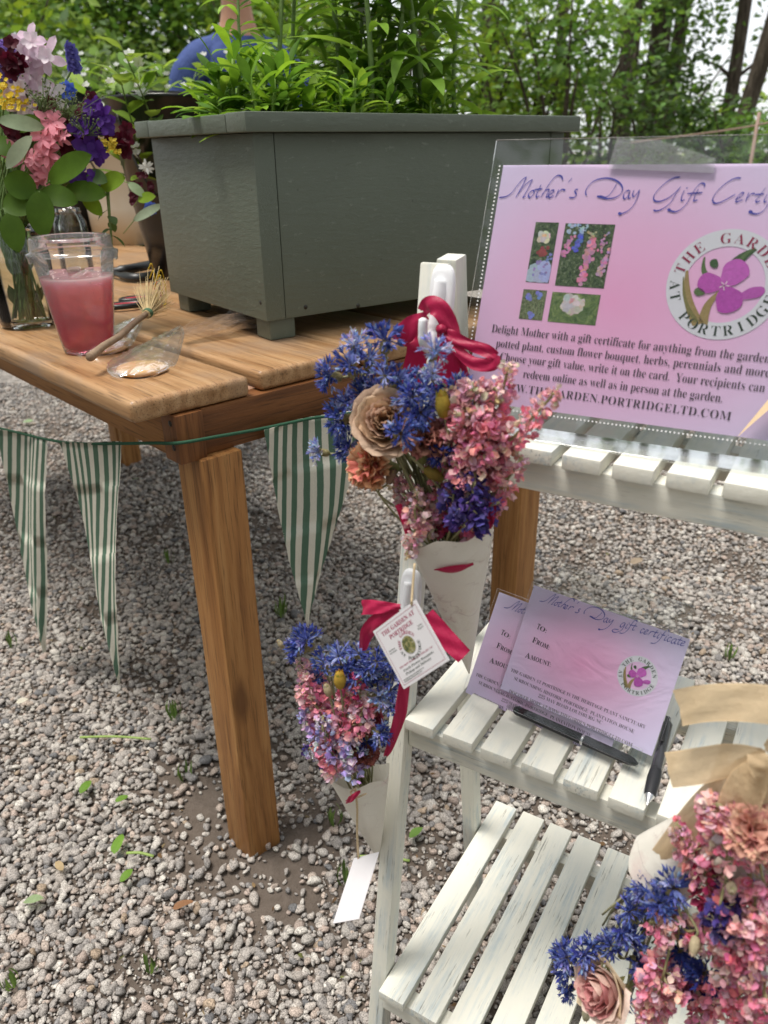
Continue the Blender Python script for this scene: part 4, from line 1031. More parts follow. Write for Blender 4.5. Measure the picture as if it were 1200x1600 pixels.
    for x0, y0, x1, y1, wd, pal, dy, lab in LV:
        a, e = fy(x0, y0, Y0 + dy + .01), fy(x1, y1, Y0 + dy - .012); d = e - a
        t = empty('bouquet_leaf', a, lab, 'leaf', 'leaves of the fresh bouquet'); b = MB(); m = rnd.uniform(.9, 1.1)
        up = V((0, -1, .45)); b.leaf(a, d, up, d.length * .98, wd * .84, rnd.uniform(.15, .5), .18, 10, tuple(q * m for q in rnd.choice(pal)), .62, .03, .5)
        b.build('blade', leaf_mat, t)
        b = MB(); b.cc = (.14, .2, .06)
        if x0 < 195: b.tube(spline([mouth + V((rnd.uniform(-.02, .02), -.01, 0)), mouth.lerp(a, .6) + UZ * .006, a + d * .05], 5), .0012, 5)
        else: b.tube([a - d * .5 + V((0, .02, -.01)), a + d * .05], .001, 5)
        b.build('stalk', stem_mat, t)
    # trailing sprig on the right, bare stems in the jar
    a = fy(168, 298, Y0 - .04); sprig('trailing_sprig', a, fy(172, 352, Y0 - .05) - a, .085, 7, .012, .028, [(.09, .15, .05), (.12, .19, .06)], 'thin sprig of small leaves trailing down in front of the cream bucket', grp, bendy=.1)
    for i in range(15):
        g = i * 2.4; ft = JP + V((math.cos(g) * .030 * (i / 15) ** .5, math.sin(g) * .030 * (i / 15) ** .5, .010)); tp = mouth + V((math.cos(g + 2.2) * .024, math.sin(g + 2.2) * .024, .03))
        t = empty('greenery_sprig', ft, 'bare green flower stem standing inside the glass jar', 'stem', 'bare stems inside the jar'); b = MB(); f = rnd.uniform(.7, 1.3); b.cc = (.10 * f, .16 * f, .045 * f)
        b.tube(spline([ft, ft.lerp(tp, .5) + V((rnd.uniform(-.006, .006), rnd.uniform(-.006, .006), 0)), tp], 5), [.0016 + .0006 * rnd.random()] * 11, 6); b.build('stalk', stem_mat, t)
        b = MB()
        for q in range(3): b.leaf(ft.lerp(tp, .15 + .25 * q), V((rnd.uniform(-.6, .6), rnd.uniform(-.6, .6), 1)), V((0, -1, 0)), .03, .008, .2, .2, 4, (.09, .14, .045))
        b.build('leaves', leaf_mat, t)
make_jar_bouquet()

# ------------------------------------------------------------------ tools on the table
def make_tools():
    t = empty('pruning_shears', on_table(215, 425), 'black handled pruning shears lying behind the drink cup', 'shears'); b = MB()
    a, m, e = on_table(165, 432) + UZ * .012, on_table(205, 430) + UZ * .014, on_table(262, 418) + UZ * .014
    b.tube(spline([a, m, e], 6), [.007] * 4 + [.011] * 9, 12, squash=.75); b.build('upper_handle', black_plastic, t)
    b = MB(); b.tube(spline([a, on_table(212, 442) + UZ * .011, on_table(262, 434) + UZ * .011], 6), [.006] * 4 + [.010] * 9, 12, squash=.75); b.build('lower_handle', black_plastic, t)
    b = MB(); bl = (a - m).normalized(); b.leaf(a, bl, UZ, .06, .016, .05, .05, 6); b.leaf(a - UZ * .003, bl + TY * .2, UZ, .06, .012, .05, .05, 6); b.build('blade', plain('steel', (.5, .5, .5), .3, .5, .1, 200, 0, 1.0), t)
    t = empty('scissors', on_table(210, 480), 'scissors with black and red loop handles beside the planter corner', 'scissors')
    red = plain('red_rubber', (.42, .03, .05), .5, .4, .15)
    for k, (cx, cy) in enumerate(((216, 474), (196, 484))):
        c = on_table(cx, cy) + UZ * .008; dx = (on_table(cx + 30, cy - 3) - on_table(cx - 30, cy + 3)).normalized(); dy = UZ.cross(dx)
        ring = lambda r1, r2: [c + dx * (math.cos(i * .2618) * r1) + dy * (math.sin(i * .2618) * r2) for i in range(25)]
        b = MB(); b.tube(ring(.030, .015), .0045, 8); b.build('loop_handle', black_plastic, t)
        b = MB(); b.tube(ring(.0262, .0112), .0026, 8); b.build('grip_lining', red, t)
    b = MB(); o = on_table(178, 484) + UZ * .008; b.leaf(o, on_table(110, 496) - on_table(178, 484), UZ, .10, .014, .02, .05, 6); b.build('blade', bpy.data.materials['steel'], t)
    # bundle of coloured threads hanging by the planter's left side
    t = empty('thread_bundle', on_table(250, 470), 'bundle of yellow, teal and red threads against the left side of the planter', 'thread')
    for j, col in enumerate(((.70, .50, .04), (.03, .20, .24), (.35, .02, .06), (.70, .50, .04))):
        b = MB()
        for _ in range(2):
            x = 252 + (j - 1) * 4 + rnd.uniform(-3, 3); z0 = rnd.uniform(.04, .07) if j != 2 else .04
            p = on_table(x, 478 + rnd.uniform(-5, 5)); pts = [p + UZ * .004 + V((rnd.uniform(-.02, .005), -.012, 0)), p + UZ * .004, p + UZ * z0 * .5 + V((rnd.uniform(-.004, .004), .003, 0)), p + UZ * z0, p + UZ * z0 * .8 + V((-.01, .004, 0))]
            b.tube(spline(pts, 6), .0008, 5)
        b.build('thread', plain(('yellow', 'teal', 'crimson', 'gold')[j] + '_thread', col, .85, .2, .2, 300), t)
    o = MB(); p = on_table(0, 488) + UZ * .006
    for i in range(14): o.tube([p + V((rnd.uniform(-.02, .012), rnd.uniform(-.02, .02), rnd.uniform(-.004, .006))), p + V((rnd.uniform(-.02, .012), rnd.uniform(-.02, .02), rnd.uniform(-.004, .006)))], .003, 6)
    tag(o.build('cable_tie_bundle', black_plastic, loc=p), 'small tangle of black ties at the left edge of the table', 'ties')
make_tools()

# ------------------------------------------------------------------ lettering
def lser(s, bold=True):
    out = ''
    for ch in s:
        o = ord(ch)
        if 65 <= o <= 90: out += chr(0x1D400 + o - 65)
        elif 97 <= o <= 122: out += chr(0x1D41A + o - 97)
        elif 48 <= o <= 57: out += chr(0x1D7CE + o - 48)
        else: out += ch
    return out
_tc = {}
def glyphs(body, offset=0.0, spacing=1.0, res=3):
    key = (body, offset, spacing)
    if key not in _tc:
        c = bpy.data.curves.new('tmp', 'FONT'); c.body = body; c.size = 1; c.resolution_u = res; c.offset = offset; c.space_character = spacing; c.fill_mode = 'FRONT'
        o = bpy.data.objects.new('tmp', c); COL.objects.link(o); me = ev_mesh(o)
        vs = [tuple(v.co) for v in me.vertices]; fs = [tuple(p.vertices) for p in me.polygons]
        bpy.data.objects.remove(o); bpy.data.curves.remove(c); bpy.data.meshes.remove(me)
        _tc[key] = (vs, fs)
    return _tc[key]
def text(mb, body, x, y, width=None, size=.01, align='L', rot=0, z=0, offset=-.009, spacing=1.0, col=None, serif=True, yscale=None, shear=0.0):
    """flat letters in the local plane of a sheet"""
    vs, fs = glyphs(lser(body) if serif else body, offset, spacing)
    if not vs: return
    x0, x1 = min(v[0] for v in vs), max(v[0] for v in vs)
    sx = width / (x1 - x0) if width else size; sy = yscale if yscale else size
    dx = {'L': -x0, 'C': -(x0 + x1) / 2, 'R': -x1}[align]
    c, s = math.cos(rot), math.sin(rot); out = []
    for v in vs:
        a, b_ = (v[0] + dx) * sx + v[1] * sy * shear, v[1] * sy
        out.append((x + a * c - b_ * s, y + a * s + b_ * c, z))
    mb.add(out, fs, col)
def arc_text(mb, body, cx, cy, r, a0, a1, size, inward=False, z=0, col=None, offset=-.006):
    """letters set round a circle from angle a0 to a1 (degrees); inward: feet towards the rim"""
    n = len(body)
    for i, ch in enumerate(body):
        if ch == ' ': continue
        a = math.radians(a0 + (a1 - a0) * i / (n - 1)); rr = r
        text(mb, ch, cx + rr * math.cos(a), cy + rr * math.sin(a), None, size, 'C', a + (math.pi / 2 if inward else -math.pi / 2), z, offset, 1, col)
NIB = math.radians(-52)
def stroke(mb, pts, fn, wmin=3.6, wmax=13, nib=NIB, ends=(1, 1), z=0, n=7, col=None):
    """pen stroke with a broad nib; pts in drawing pixels (y down), fn maps them on to the sheet"""
    P = spline([(x, y, 0) for x, y in pts], n); k = len(P); L = []
    for i, p in enumerate(P):
        t = (P[min(i + 1, k - 1)] - P[max(i - 1, 0)]); a = math.atan2(t.y, t.x)
        w_ = wmin + (wmax - wmin) * abs(math.sin(a - nib)) ** 1.5; e = 1
        if i == 0 or i == k - 1: e = .45
        q = V((-t.y, t.x, 0)).normalized() * (w_ * .5 * e); L += [fn(*(p + q)[:2]), fn(*(p - q)[:2])]
    mb.add([(x, y, z) for x, y in L], [(2 * i, 2 * i + 1, 2 * i + 3, 2 * i + 2) for i in range(k - 1)], col)
def blob(mb, x, y, r, fn, z=0, col=None):
    mb.add([(*fn(x + r * math.cos(i * .524), y + r * .8 * math.sin(i * .524)), z) for i in range(12)], [tuple(range(12))], col)
SCRIPT = {  # strokes in two enlarged drawings of the heading
 'A': [[(0, 268), (60, 258), (110, 225), (150, 172), (196, 118), (235, 90)], [(235, 90), (208, 150), (172, 215), (142, 268)], [(150, 252), (205, 180), (245, 140), (286, 112)], [(286, 112), (258, 170), (228, 225), (203, 266), (225, 254)],
       [(292, 203), (262, 222), (250, 250), (262, 266), (284, 250), (300, 222), (292, 203)], [(360, 155), (335, 205), (318, 245), (322, 265), (345, 252)], [(302, 200), (370, 192)],
       [(540, 120), (536, 92), (508, 78), (470, 98), (425, 155), (388, 215), (354, 268)], [(366, 240), (400, 205), (426, 200), (410, 238), (404, 262), (428, 256)],
       [(428, 244), (458, 226), (466, 206), (446, 208), (424, 240), (430, 268), (468, 250)], [(510, 198), (494, 235), (480, 266)], [(488, 242), (520, 208), (545, 198), (564, 206)],
       [(622, 100), (608, 118), (590, 136)], [(674, 196), (650, 202), (648, 220), (658, 242), (640, 266), (596, 268)],
       [(744, 252), (738, 215), (765, 165), (812, 125), (870, 106), (930, 102), (990, 118), (1036, 152), (1052, 195), (1034, 238), (985, 268), (920, 276), (870, 266), (834, 258)], [(1002, 150), (980, 190), (945, 240), (906, 266), (870, 256), (834, 256)],
       [(1112, 206), (1082, 214), (1060, 248), (1066, 278), (1092, 262), (1118, 208)], [(1118, 206), (1104, 250), (1106, 274), (1124, 266)],
       [(1150, 204), (1138, 240), (1148, 258), (1176, 232), (1198, 200)], [(1198, 200), (1180, 262), (1142, 338), (1092, 384), (1036, 408)]],
 'B': [[(452, 92), (400, 100), (330, 140), (265, 200), (230, 250), (228, 284), (252, 300), (300, 294), (360, 264), (412, 222), (456, 175)], [(458, 172), (415, 235), (372, 308), (312, 358), (256, 380), (222, 374)],
       [(488, 205), (464, 262), (464, 294), (490, 284)], [(656, 182), (660, 154), (630, 146), (588, 182), (546, 250), (506, 320), (460, 366), (410, 388), (360, 378)], [(512, 234), (622, 226)],
       [(608, 194), (576, 260), (568, 294), (602, 288)], [(572, 232), (642, 224)],
       [(970, 100), (920, 104), (850, 140), (780, 200), (736, 260), (730, 298), (752, 316), (800, 306), (862, 274), (922, 238)],
       [(922, 284), (966, 260), (992, 232), (972, 228), (936, 268), (930, 304), (986, 284)], [(1038, 222), (1022, 264), (1008, 304)], [(1018, 280), (1056, 238), (1090, 232)],
       [(1180, 182), (1124, 258), (1098, 290), (1106, 306), (1134, 294)], [(1086, 244), (1168, 234)], [(1196, 238), (1170, 282), (1170, 304), (1190, 298)], [(1330, 190), (1290, 180), (1240, 250), (1200, 325), (1160, 380), (1110, 406), (1056, 400)]],
}
DOTS = {'A': [(1030, 404, 17)], 'B': [(510, 186, 7), (358, 372, 17), (1052, 390, 19)]}
CARDW = {  # lower-case words of the small cards, each letter about 60 wide, base line 268
 'g': [[(58, 206), (28, 214), (6, 248), (12, 274), (38, 260), (62, 208)], [(62, 206), (40, 300), (-10, 350), (-60, 366), (-80, 345), (-50, 322), (0, 318)]],
 'i': [[(30, 205), (12, 250), (14, 268), (34, 256)]], 'f': [[(92, 150), (80, 128), (55, 140), (30, 200), (0, 290), (-40, 340), (-90, 352)], [(8, 210), (60, 206)]],
 't': [[(40, 165), (16, 232), (14, 264), (38, 254)], [(0, 206), (58, 200)]], 'c': [[(52, 212), (30, 206), (8, 240), (14, 268), (46, 252)]], 'e': [[(6, 244), (36, 228), (44, 208), (24, 208), (4, 242), (10, 268), (48, 250)]],
 'r': [[(30, 202), (14, 240), (2, 266)], [(10, 244), (40, 206), (64, 204)]], 'a': [[(58, 206), (28, 214), (6, 248), (12, 274), (38, 260), (62, 208)], [(62, 206), (48, 250), (52, 270), (68, 262)]]}
CADV = {'g': 66, 'i': 40, 'f': 50, 't': 46, 'c': 52, 'e': 54, 'r': 62, 'a': 72, ' ': 60}

ink_blue = plain('blue_ink', (.075, .075, .42), .5, .3, .05); ink_dark = plain('dark_ink', (.075, .06, .08), .55, .3, .05); ink_red = plain('crimson_ink', (.30, .025, .08), .55, .3, .05); ink_green = plain('dark_green_ink', (.035, .055, .04), .55, .3, .05)
def paper_mat(name, cx, cy, w_, h_):
    """print whose colour runs from pink in the middle to lilac at the edges"""
    k = Mt(name, .35, .35); o = k.co('Object'); v = k.n('Mapping', {'Vector': o, 'Location': (-cx / w_, -cy / h_, 0), 'Scale': (1 / w_, 1 / h_, 0)})
    g = k.n('VectorMath', {0: v}, out=1, operation='LENGTH'); k.base(k.ramp(g, [(.0, (.88, .40, .66)), (.35, (.86, .49, .74)), (.75, (.78, .63, .88)), (1.0, (.75, .68, .93))])); return k.m
def photo_mat(name, stops, sc, seed, lo=.0):
    k = Mt(name, .35, .35); o = k.co('Object'); v = k.n('Mapping', {'Vector': o, 'Location': (seed, seed * 2, 0)})
    nz = k.noise(v, sc, 5, .7, .6); k.base(k.ramp(nz, stops)); return k.m
def logo(name_ring, parent, M, cx, cy, R, z, big=True):
    """white ring with the garden's name round a pink three petalled flower"""
    rm = bpy.data.materials.get('logo_white') or plain('logo_white', (.72, .72, .78), .4, .3, .02)
    b = MB(); r0 = R * .69; n = 72
    b.add([(cx + r * math.cos(i * 2 * math.pi / n), cy + r * math.sin(i * 2 * math.pi / n), z) for r in (r0, R) for i in range(n)], [(i, (i + 1) % n, n + (i + 1) % n, n + i) for i in range(n)])
    inst('logo_ring', b.build('logo_ring', rm, mesh_only=True, smooth=False), parent, M)
    f = MB(); f.m = 0
    def blade(x0, y0, x1, y1, w0, col, zz):
        d = V((x1 - x0, y1 - y0, 0)); s_ = V((-d.y, d.x, 0)).normalized() * R; k = 8; vs = []
        for i in range(k + 1):
            t = i / k; p = V((cx + (x0 + (x1 - x0) * t) * R, cy + (y0 + (y1 - y0) * t) * R, zz)) + s_ * .08 * math.sin(t * math.pi); ww = w0 * (1 - .75 * t ** 1.5); vs += [p + s_ * ww, p - s_ * ww]
        f.add(vs, [(2 * i, 2 * i + 1, 2 * i + 3, 2 * i + 2) for i in range(k)], col)
    def petal(px, py, ang, L, W, col, zz):
        n_ = 18; vs = []
        for i in range(n_):
            a = i * 2 * math.pi / n_; x = math.cos(a) * L * .5 + L * .45; y = math.sin(a) * W * .5 * (1 + .25 * math.cos(a)) * (1 + .06 * math.sin(a * 5)); vs.append((cx + (px + x * math.cos(ang) - y * math.sin(ang)) * R, cy + (py + x * math.sin(ang) + y * math.cos(ang)) * R, zz))
        f.add(vs, [tuple(range(n_))], col)
    g1, g2, tan = (.10, .16, .06), (.05, .10, .04), (.33, .24, .10)
    dz = .00012
    blade(.05, .12, .42, .66, .13, g2, z + dz); blade(.10, .10, .40, .68, .06, g1, z + dz * 2)
    blade(-.30, -.75, -.68, .22, .10, tan, z + dz); blade(-.34, -.7, -.72, .1, .04, (.20, .18, .06), z + dz * 2); blade(-.22, -.72, -.02, -.1, .09, tan, z + dz); blade(-.2, .05, -.42, .48, .06, g1, z + dz)
    petal(-.02, -.02, 3.0, .46, .36, (.50, .09, .44), z + dz * 3); petal(.0, .02, .95, .52, .44, (.55, .12, .50), z + dz * 3.6); petal(.02, -.06, -1.05, .50, .46, (.46, .075, .42), z + dz * 4.2)
    petal(.30, -.20, .35, .46, .20, (.48, .10, .44), z + dz * 3); petal(-.18, .30, 2.2, .18, .14, g2, z + dz * 3); petal(-.3, -.18, 2.9, .2, .14, g1, z + dz * 3)
    for i in range(5): petal(.02 + .02 * math.cos(i), -.02 + .02 * math.sin(i), i * 1.26, .08, .02, (.8, .6, .7), z + dz * 5)
    inst('logo_flower', f.build('logo_flower', bpy.data.materials.get('print_inks') or tinted('print_inks', .4, .35, .08, 500, 0, 0), mesh_only=True, smooth=False), parent, M)

# ------------------------------------------------------------------ sign on the top shelf
def sheet_axes(yaw, tilt):
    X = V((math.cos(yaw), math.sin(yaw), 0)); B = V((-math.sin(yaw), math.cos(yaw), 0)); Y = UZ * math.cos(tilt) + B * math.sin(tilt); return X, Y, X.cross(Y)
def flat(mb, x0, y0, x1, y1, z): mb.add([(x0, y0, z), (x1, y0, z), (x1, y1, z), (x0, y1, z)], [(0, 1, 2, 3)])
def poly(name, pts, z, mat, parent, M):
    b = MB(); b.add([(x, y, z) for x, y in pts], [tuple(range(len(pts)))]); return inst(name, b.build(name, mat, mesh_only=True, smooth=False), parent, M)
def make_sign():
    O = V((.071, .644, Z3 + .020)); X, Y, Nn = sheet_axes(math.radians(-28.363), math.radians(20.76)); M = frame(O, X, Y, Nn)
    def pl(px, py): q = onpl(px, py, O, Nn) - O; return q.dot(X), q.dot(Y)
    W, H = .300, .1954
    hold = empty('sign_holder', O - UZ * .02, 'large clear acrylic stand leaning back on the top shelf, holding the lilac sign', 'sign holder')
    xl, yt = pl(774, 216); yb = -.0200 / math.cos(math.radians(20.76)) + .002
    b = MB(); b.box(M, xl, W + .014, yb, yt, -.0052, -.0022, .0006, 1); b.build('face_sheet', acrylic, hold, smooth=False)
    Bv = V((-math.sin(math.radians(-28.363)), math.cos(math.radians(-28.363)), 0))
    b = MB(); M2 = frame(O - UZ * .0185 + X * 0, X, Bv * -1, UZ); b.box(frame(stw(0, 0, 0), X, -Bv, UZ) if False else M2, xl, W + .014, -.006, .024, -.0008, .0012, .0005, 1); b.build('foot_lip', acrylic, hold, smooth=False)
    tp = M @ V((.15, .16, -.006)); ft = O + X * .15 + Bv * .108 - UZ * .019
    b = MB(); b.box(frame((tp + ft) / 2, X, (tp - ft).normalized(), X.cross((tp - ft).normalized())), -.05, .05, -(tp - ft).length / 2, (tp - ft).length / 2, -.0012, .0012, .0005, 1); b.build('back_strut', acrylic, hold, smooth=False)
    s = empty('gift_certificate_sign', O, 'large pink and lilac printed sign about gift certificates in a clear sleeve', 'sign')
    b = MB(); b.box(Mx.Identity(4), 0, W, 0, H, -.0008, 0, 0); inst('paper', b.build('paper', paper_mat('sign_print', .11, .09, .21, .16), mesh_only=True, smooth=False), s, M)
    # punched strip and clear sleeve over the paper
    b = MB(); nx, ny = 60, 40
    b.grid(lambda u, v: V((-.0045 + u * (W + .006), -.006 + v * (H + .0072), .0016 + .0006 * math.sin(u * 9 + v * 4) * math.sin(v * 7 + u * 3))), nx, ny); inst('sleeve', b.build('sleeve', sleeve_m, mesh_only=True), s, M)
    b = MB()
    for (fx, cnt) in (((lambda t: (-.0021, t * H)), 62), ((lambda t: (t * W, -.0035)), 96)):
        for i in range(cnt):
            x, y = fx((i + .5) / cnt); flat(b, x - .0006, y - .0006, x + .0006, y + .0006, .0024)
    inst('perforation', b.build('perforation', plain('white_perforation', (.7, .7, .7), .5), mesh_only=True, smooth=False), s, M)
    # four small photographs
    dk = [(.32, (.012, .02, .012)), (.46, (.04, .075, .03)), (.58, (.10, .14, .06)), (.70, (.35, .38, .28))]
    ph = [([(838, 347), (874, 348), (857, 442), (821, 441)], 'a'), ([(885, 349), (962, 351), (943, 451), (866, 446)], 'b'), ([(819, 452), (855, 454), (847, 501), (810, 498)], 'c'), ([(864, 456), (940, 461), (929, 509), (855, 502)], 'd')]
    inkm = bpy.data.materials.get('print_inks') or tinted('print_inks', .4, .35, .15, 500, 0, 0)
    for pts, kind in ph:
        q = [pl(*p) for p in pts]; x0, x1 = (q[0][0] + q[3][0]) / 2, (q[1][0] + q[2][0]) / 2; y1, y0 = (q[0][1] + q[1][1]) / 2, (q[2][1] + q[3][1]) / 2
        mt = photo_mat('photo_ground_' + {'a': 'shade', 'b': 'garden', 'c': 'grass', 'd': 'leafy'}[kind], dk if kind in 'ab' else [(.3, (.03, .07, .02)), (.45, (.09, .15, .05)), (.58, (.17, .24, .08)), (.72, (.38, .40, .18))] if kind == 'd' else [(.35, (.05, .07, .03)), (.5, (.14, .17, .08)), (.65, (.26, .28, .16))], {'a': 260, 'b': 420, 'c': 520, 'd': 150}[kind], ord(kind))
        p = inst('photo', (lambda bb: (flat(bb, x0, y0, x1, y1, .0003), bb.build('photo', mt, mesh_only=True, smooth=False))[1])(MB()), s, M)
        b = MB(); w_, h_ = x1 - x0, y1 - y0; zc = [.00035]
        def dab(u, v, r, col, n=9, jag=.2):
            zc[0] += .000003; a0 = rnd.random() * 6; pts_ = []
            for i in range(n):
                a = a0 + i * 6.283 / n; rr = r * (1 + rnd.uniform(-jag, jag)); pts_.append((min(x1, max(x0, x0 + u * w_ + rr * math.cos(a))), min(y1, max(y0, y0 + v * h_ + rr * math.sin(a))), zc[0]))
            b.add(pts_, [tuple(range(n))], tuple(c * rnd.uniform(.8, 1.15) for c in col))
        if kind == 'a':
            for u, v in ((.5, .22), (.35, .2), (.7, .25), (.25, .12), (.6, .1), (.85, .15)): dab(u, v, w_ * .34, (.42, .46, .70))
            for _ in range(16): dab(rnd.uniform(.25, .85), rnd.uniform(.12, .36), w_ * .06, (.30, .24, .55))
            for _ in range(12): dab(.55 + rnd.gauss(0, .13), .52 + rnd.gauss(0, .05), w_ * .08, (.30, .06, .06))
            for _ in range(14): dab(.45 + rnd.gauss(0, .14), .79 + rnd.gauss(0, .055), w_ * .13, (.74, .66, .56))
            for _ in range(4): dab(.42 + rnd.gauss(0, .05), .78, w_ * .06, (.75, .50, .30))
            for _ in range(9): dab(rnd.uniform(.75, 1), rnd.uniform(.36, .5), w_ * .05, (.20, .25, .60))
        elif kind == 'b':
            for _ in range(22): dab(rnd.uniform(.05, .45), rnd.uniform(.84, 1), w_ * .035, (.42, .55, .66))
            for x in (.3, .42, .58, .8): 
                for q_ in range(10): dab(x, .62 + q_ * .042, w_ * .018, (.02, .02, .018))
            for cxx, a0_, a1_, r, col, n in ((.57, .03, .78, .045, (.66, .26, .42), 60), (.12, .45, .80, .03, (.58, .24, .42), 30), (.32, .55, .82, .035, (.10, .14, .58), 26), (.83, .55, .92, .025, (.55, .25, .40), 20), (.92, .2, .62, .035, (.60, .30, .44), 34)):
                for _ in range(n): t = rnd.random(); dab(cxx + (t - .5) * .12 + rnd.gauss(0, .05 if r > .04 else .035), a0_ + (a1_ - a0_) * t, w_ * r, tuple(c * rnd.uniform(.75, 1.3) for c in col))
            for _ in range(10): dab(.6 + rnd.gauss(0, .06), .84 + rnd.gauss(0, .04), w_ * .025, (.45, .42, .25))
        elif kind == 'c':
            for _ in range(26):
                u, v = rnd.random(), rnd.random() * .5; zc[0] += .000003; b.add([(x0 + u * w_, y0 + v * h_, zc[0]), (x0 + u * w_ + .0004, y0 + v * h_, zc[0]), (min(x1, max(x0, x0 + (u + rnd.uniform(-.2, .3)) * w_)), y0 + min(1, v + rnd.uniform(.3, .6)) * h_, zc[0])], [(0, 1, 2)], rnd.choice([(.16, .24, .10), (.28, .33, .18), (.08, .14, .05)]))
            for u, v in ((.3, .74), (.72, .86), (.5, .16)):
                for _ in range(7): dab(u + rnd.gauss(0, .06), v + rnd.gauss(0, .04), w_ * .085, (.20, .24, .62))
        else:
            for _ in range(40):
                a = rnd.random() * 6.28; r = rnd.random() ** .5 * .2; dab(.47 + math.cos(a) * r, .66 + math.sin(a) * r * 1.45, w_ * .07, tuple(c * (1 - r) for c in (.72, .66, .62)))
            for _ in range(5): dab(.45 + rnd.gauss(0, .03), .78 + rnd.gauss(0, .04), w_ * .03, (.62, .36, .40))
        inst('photo_subject', b.build('photo_subject', inkm, mesh_only=True, smooth=False), p, M)
    # lettering
    L = MB()
    fA = lambda x, y: pl(780 + x * .18333, 260 + y * .18333); fB = lambda x, y: pl(980 + x * .18333, 260 + y * .18333)
    for key, fn in (('A', fA), ('B', fB)):
        for st in SCRIPT[key]: stroke(L, st, fn, 4.2, 16, z=.0007)
        for x, y, r in DOTS[key]: blob(L, x, y, r, fn, .0007)
    inst('heading', L.build('heading', ink_blue, mesh_only=True, smooth=False), s, M)
    ln = MB()
    rows = [('Delight Mother with a gift certificate for anything from the garden!', (768, 519), (1206, 568), 67), ('potted plant, custom flower bouquet, herbs, perennials and more.', (775, 542), (1205, 590), 64), ('Choose your gift value, write it on the card.  Your recipients can', (781, 563), (1194, 613), 0), ('redeem online as well as in person at the garden.', (817, 590), (1128, 629), 0)]
    for body, a, e, _ in rows:
        p, q = pl(*a), pl(*e); d = math.atan2(q[1] - p[1], q[0] - p[0]); text(ln, body, p[0], p[1], math.hypot(q[0] - p[0], q[1] - p[1]), .0095, 'L', d, .0007, -.0105, yscale=.0098)
    p, q = pl(777, 608), pl(1141, 657); d = math.atan2(q[1] - p[1], q[0] - p[0])
    text(ln, 'WWW.THEGARDEN.PORTRIDGELTD.COM', p[0], p[1], math.hypot(q[0] - p[0], q[1] - p[1]), .0095, 'L', d, .0007, -.010, yscale=.0092, spacing=1.06)
    inst('body_text', ln.build('body_text', ink_dark, mesh_only=True, smooth=False), s, M)
    cl_, cr_ = pl(1041, 446), pl(1133, 528); ct_ = pl(1148, 358)
    cy = (ct_[1] + pl(1118, 531)[1]) / 2; R = (ct_[1] - pl(1118, 531)[1]) / 2; cx = cl_[0] + R
    logo('logo', s, M, cx, cy, R, .0004)
    a = MB(); arc_text(a, 'THE GARDEN', cx, cy, R * .745, 163, 16, R * .27, z=.0007, offset=-.012); inst('logo_name', a.build('logo_name', ink_red, mesh_only=True, smooth=False), s, M)
    a = MB(); arc_text(a, 'AT PORTRIDGE', cx, cy, R * .935, 184, 344, R * .27, True, z=.0007, offset=-.012); inst('logo_name', a.build('logo_name', ink_green, mesh_only=True, smooth=False), s, M)
    # clear tape holding the sleeve to the acrylic
    q = [pl(965, 218), pl(951, 266), pl(1116, 273), pl(1119, 250), pl(1035, 222)]
    b = MB(); b.add([(x, y, .0032) for x, y in q], [(0, 1, 2, 3, 4)]); inst('tape', b.build('tape', tape_m, mesh_only=True, smooth=False), hold, M)
    # folded pale strip of paper at the right edge of the sign
    q = [pl(1152, 684), pl(1212, 612), pl(1240, 600), pl(1205, 640)]
    b = MB(); b.add([(x, y, .006 + i * .004) for i, (x, y) in enumerate(q)], [(0, 1, 2, 3)]); o = b.build('ribbon_end', plain('ecru_ribbon', (.62, .47, .30), .7, .2, .1, 200), mesh_only=True)
    t = bpy.data.objects.new('loose_ribbon_end', o); COL.objects.link(t); t.matrix_world = M; tag(t, 'pointed tan ribbon end lying over the lower right of the lilac sign', 'ribbon')
make_sign()

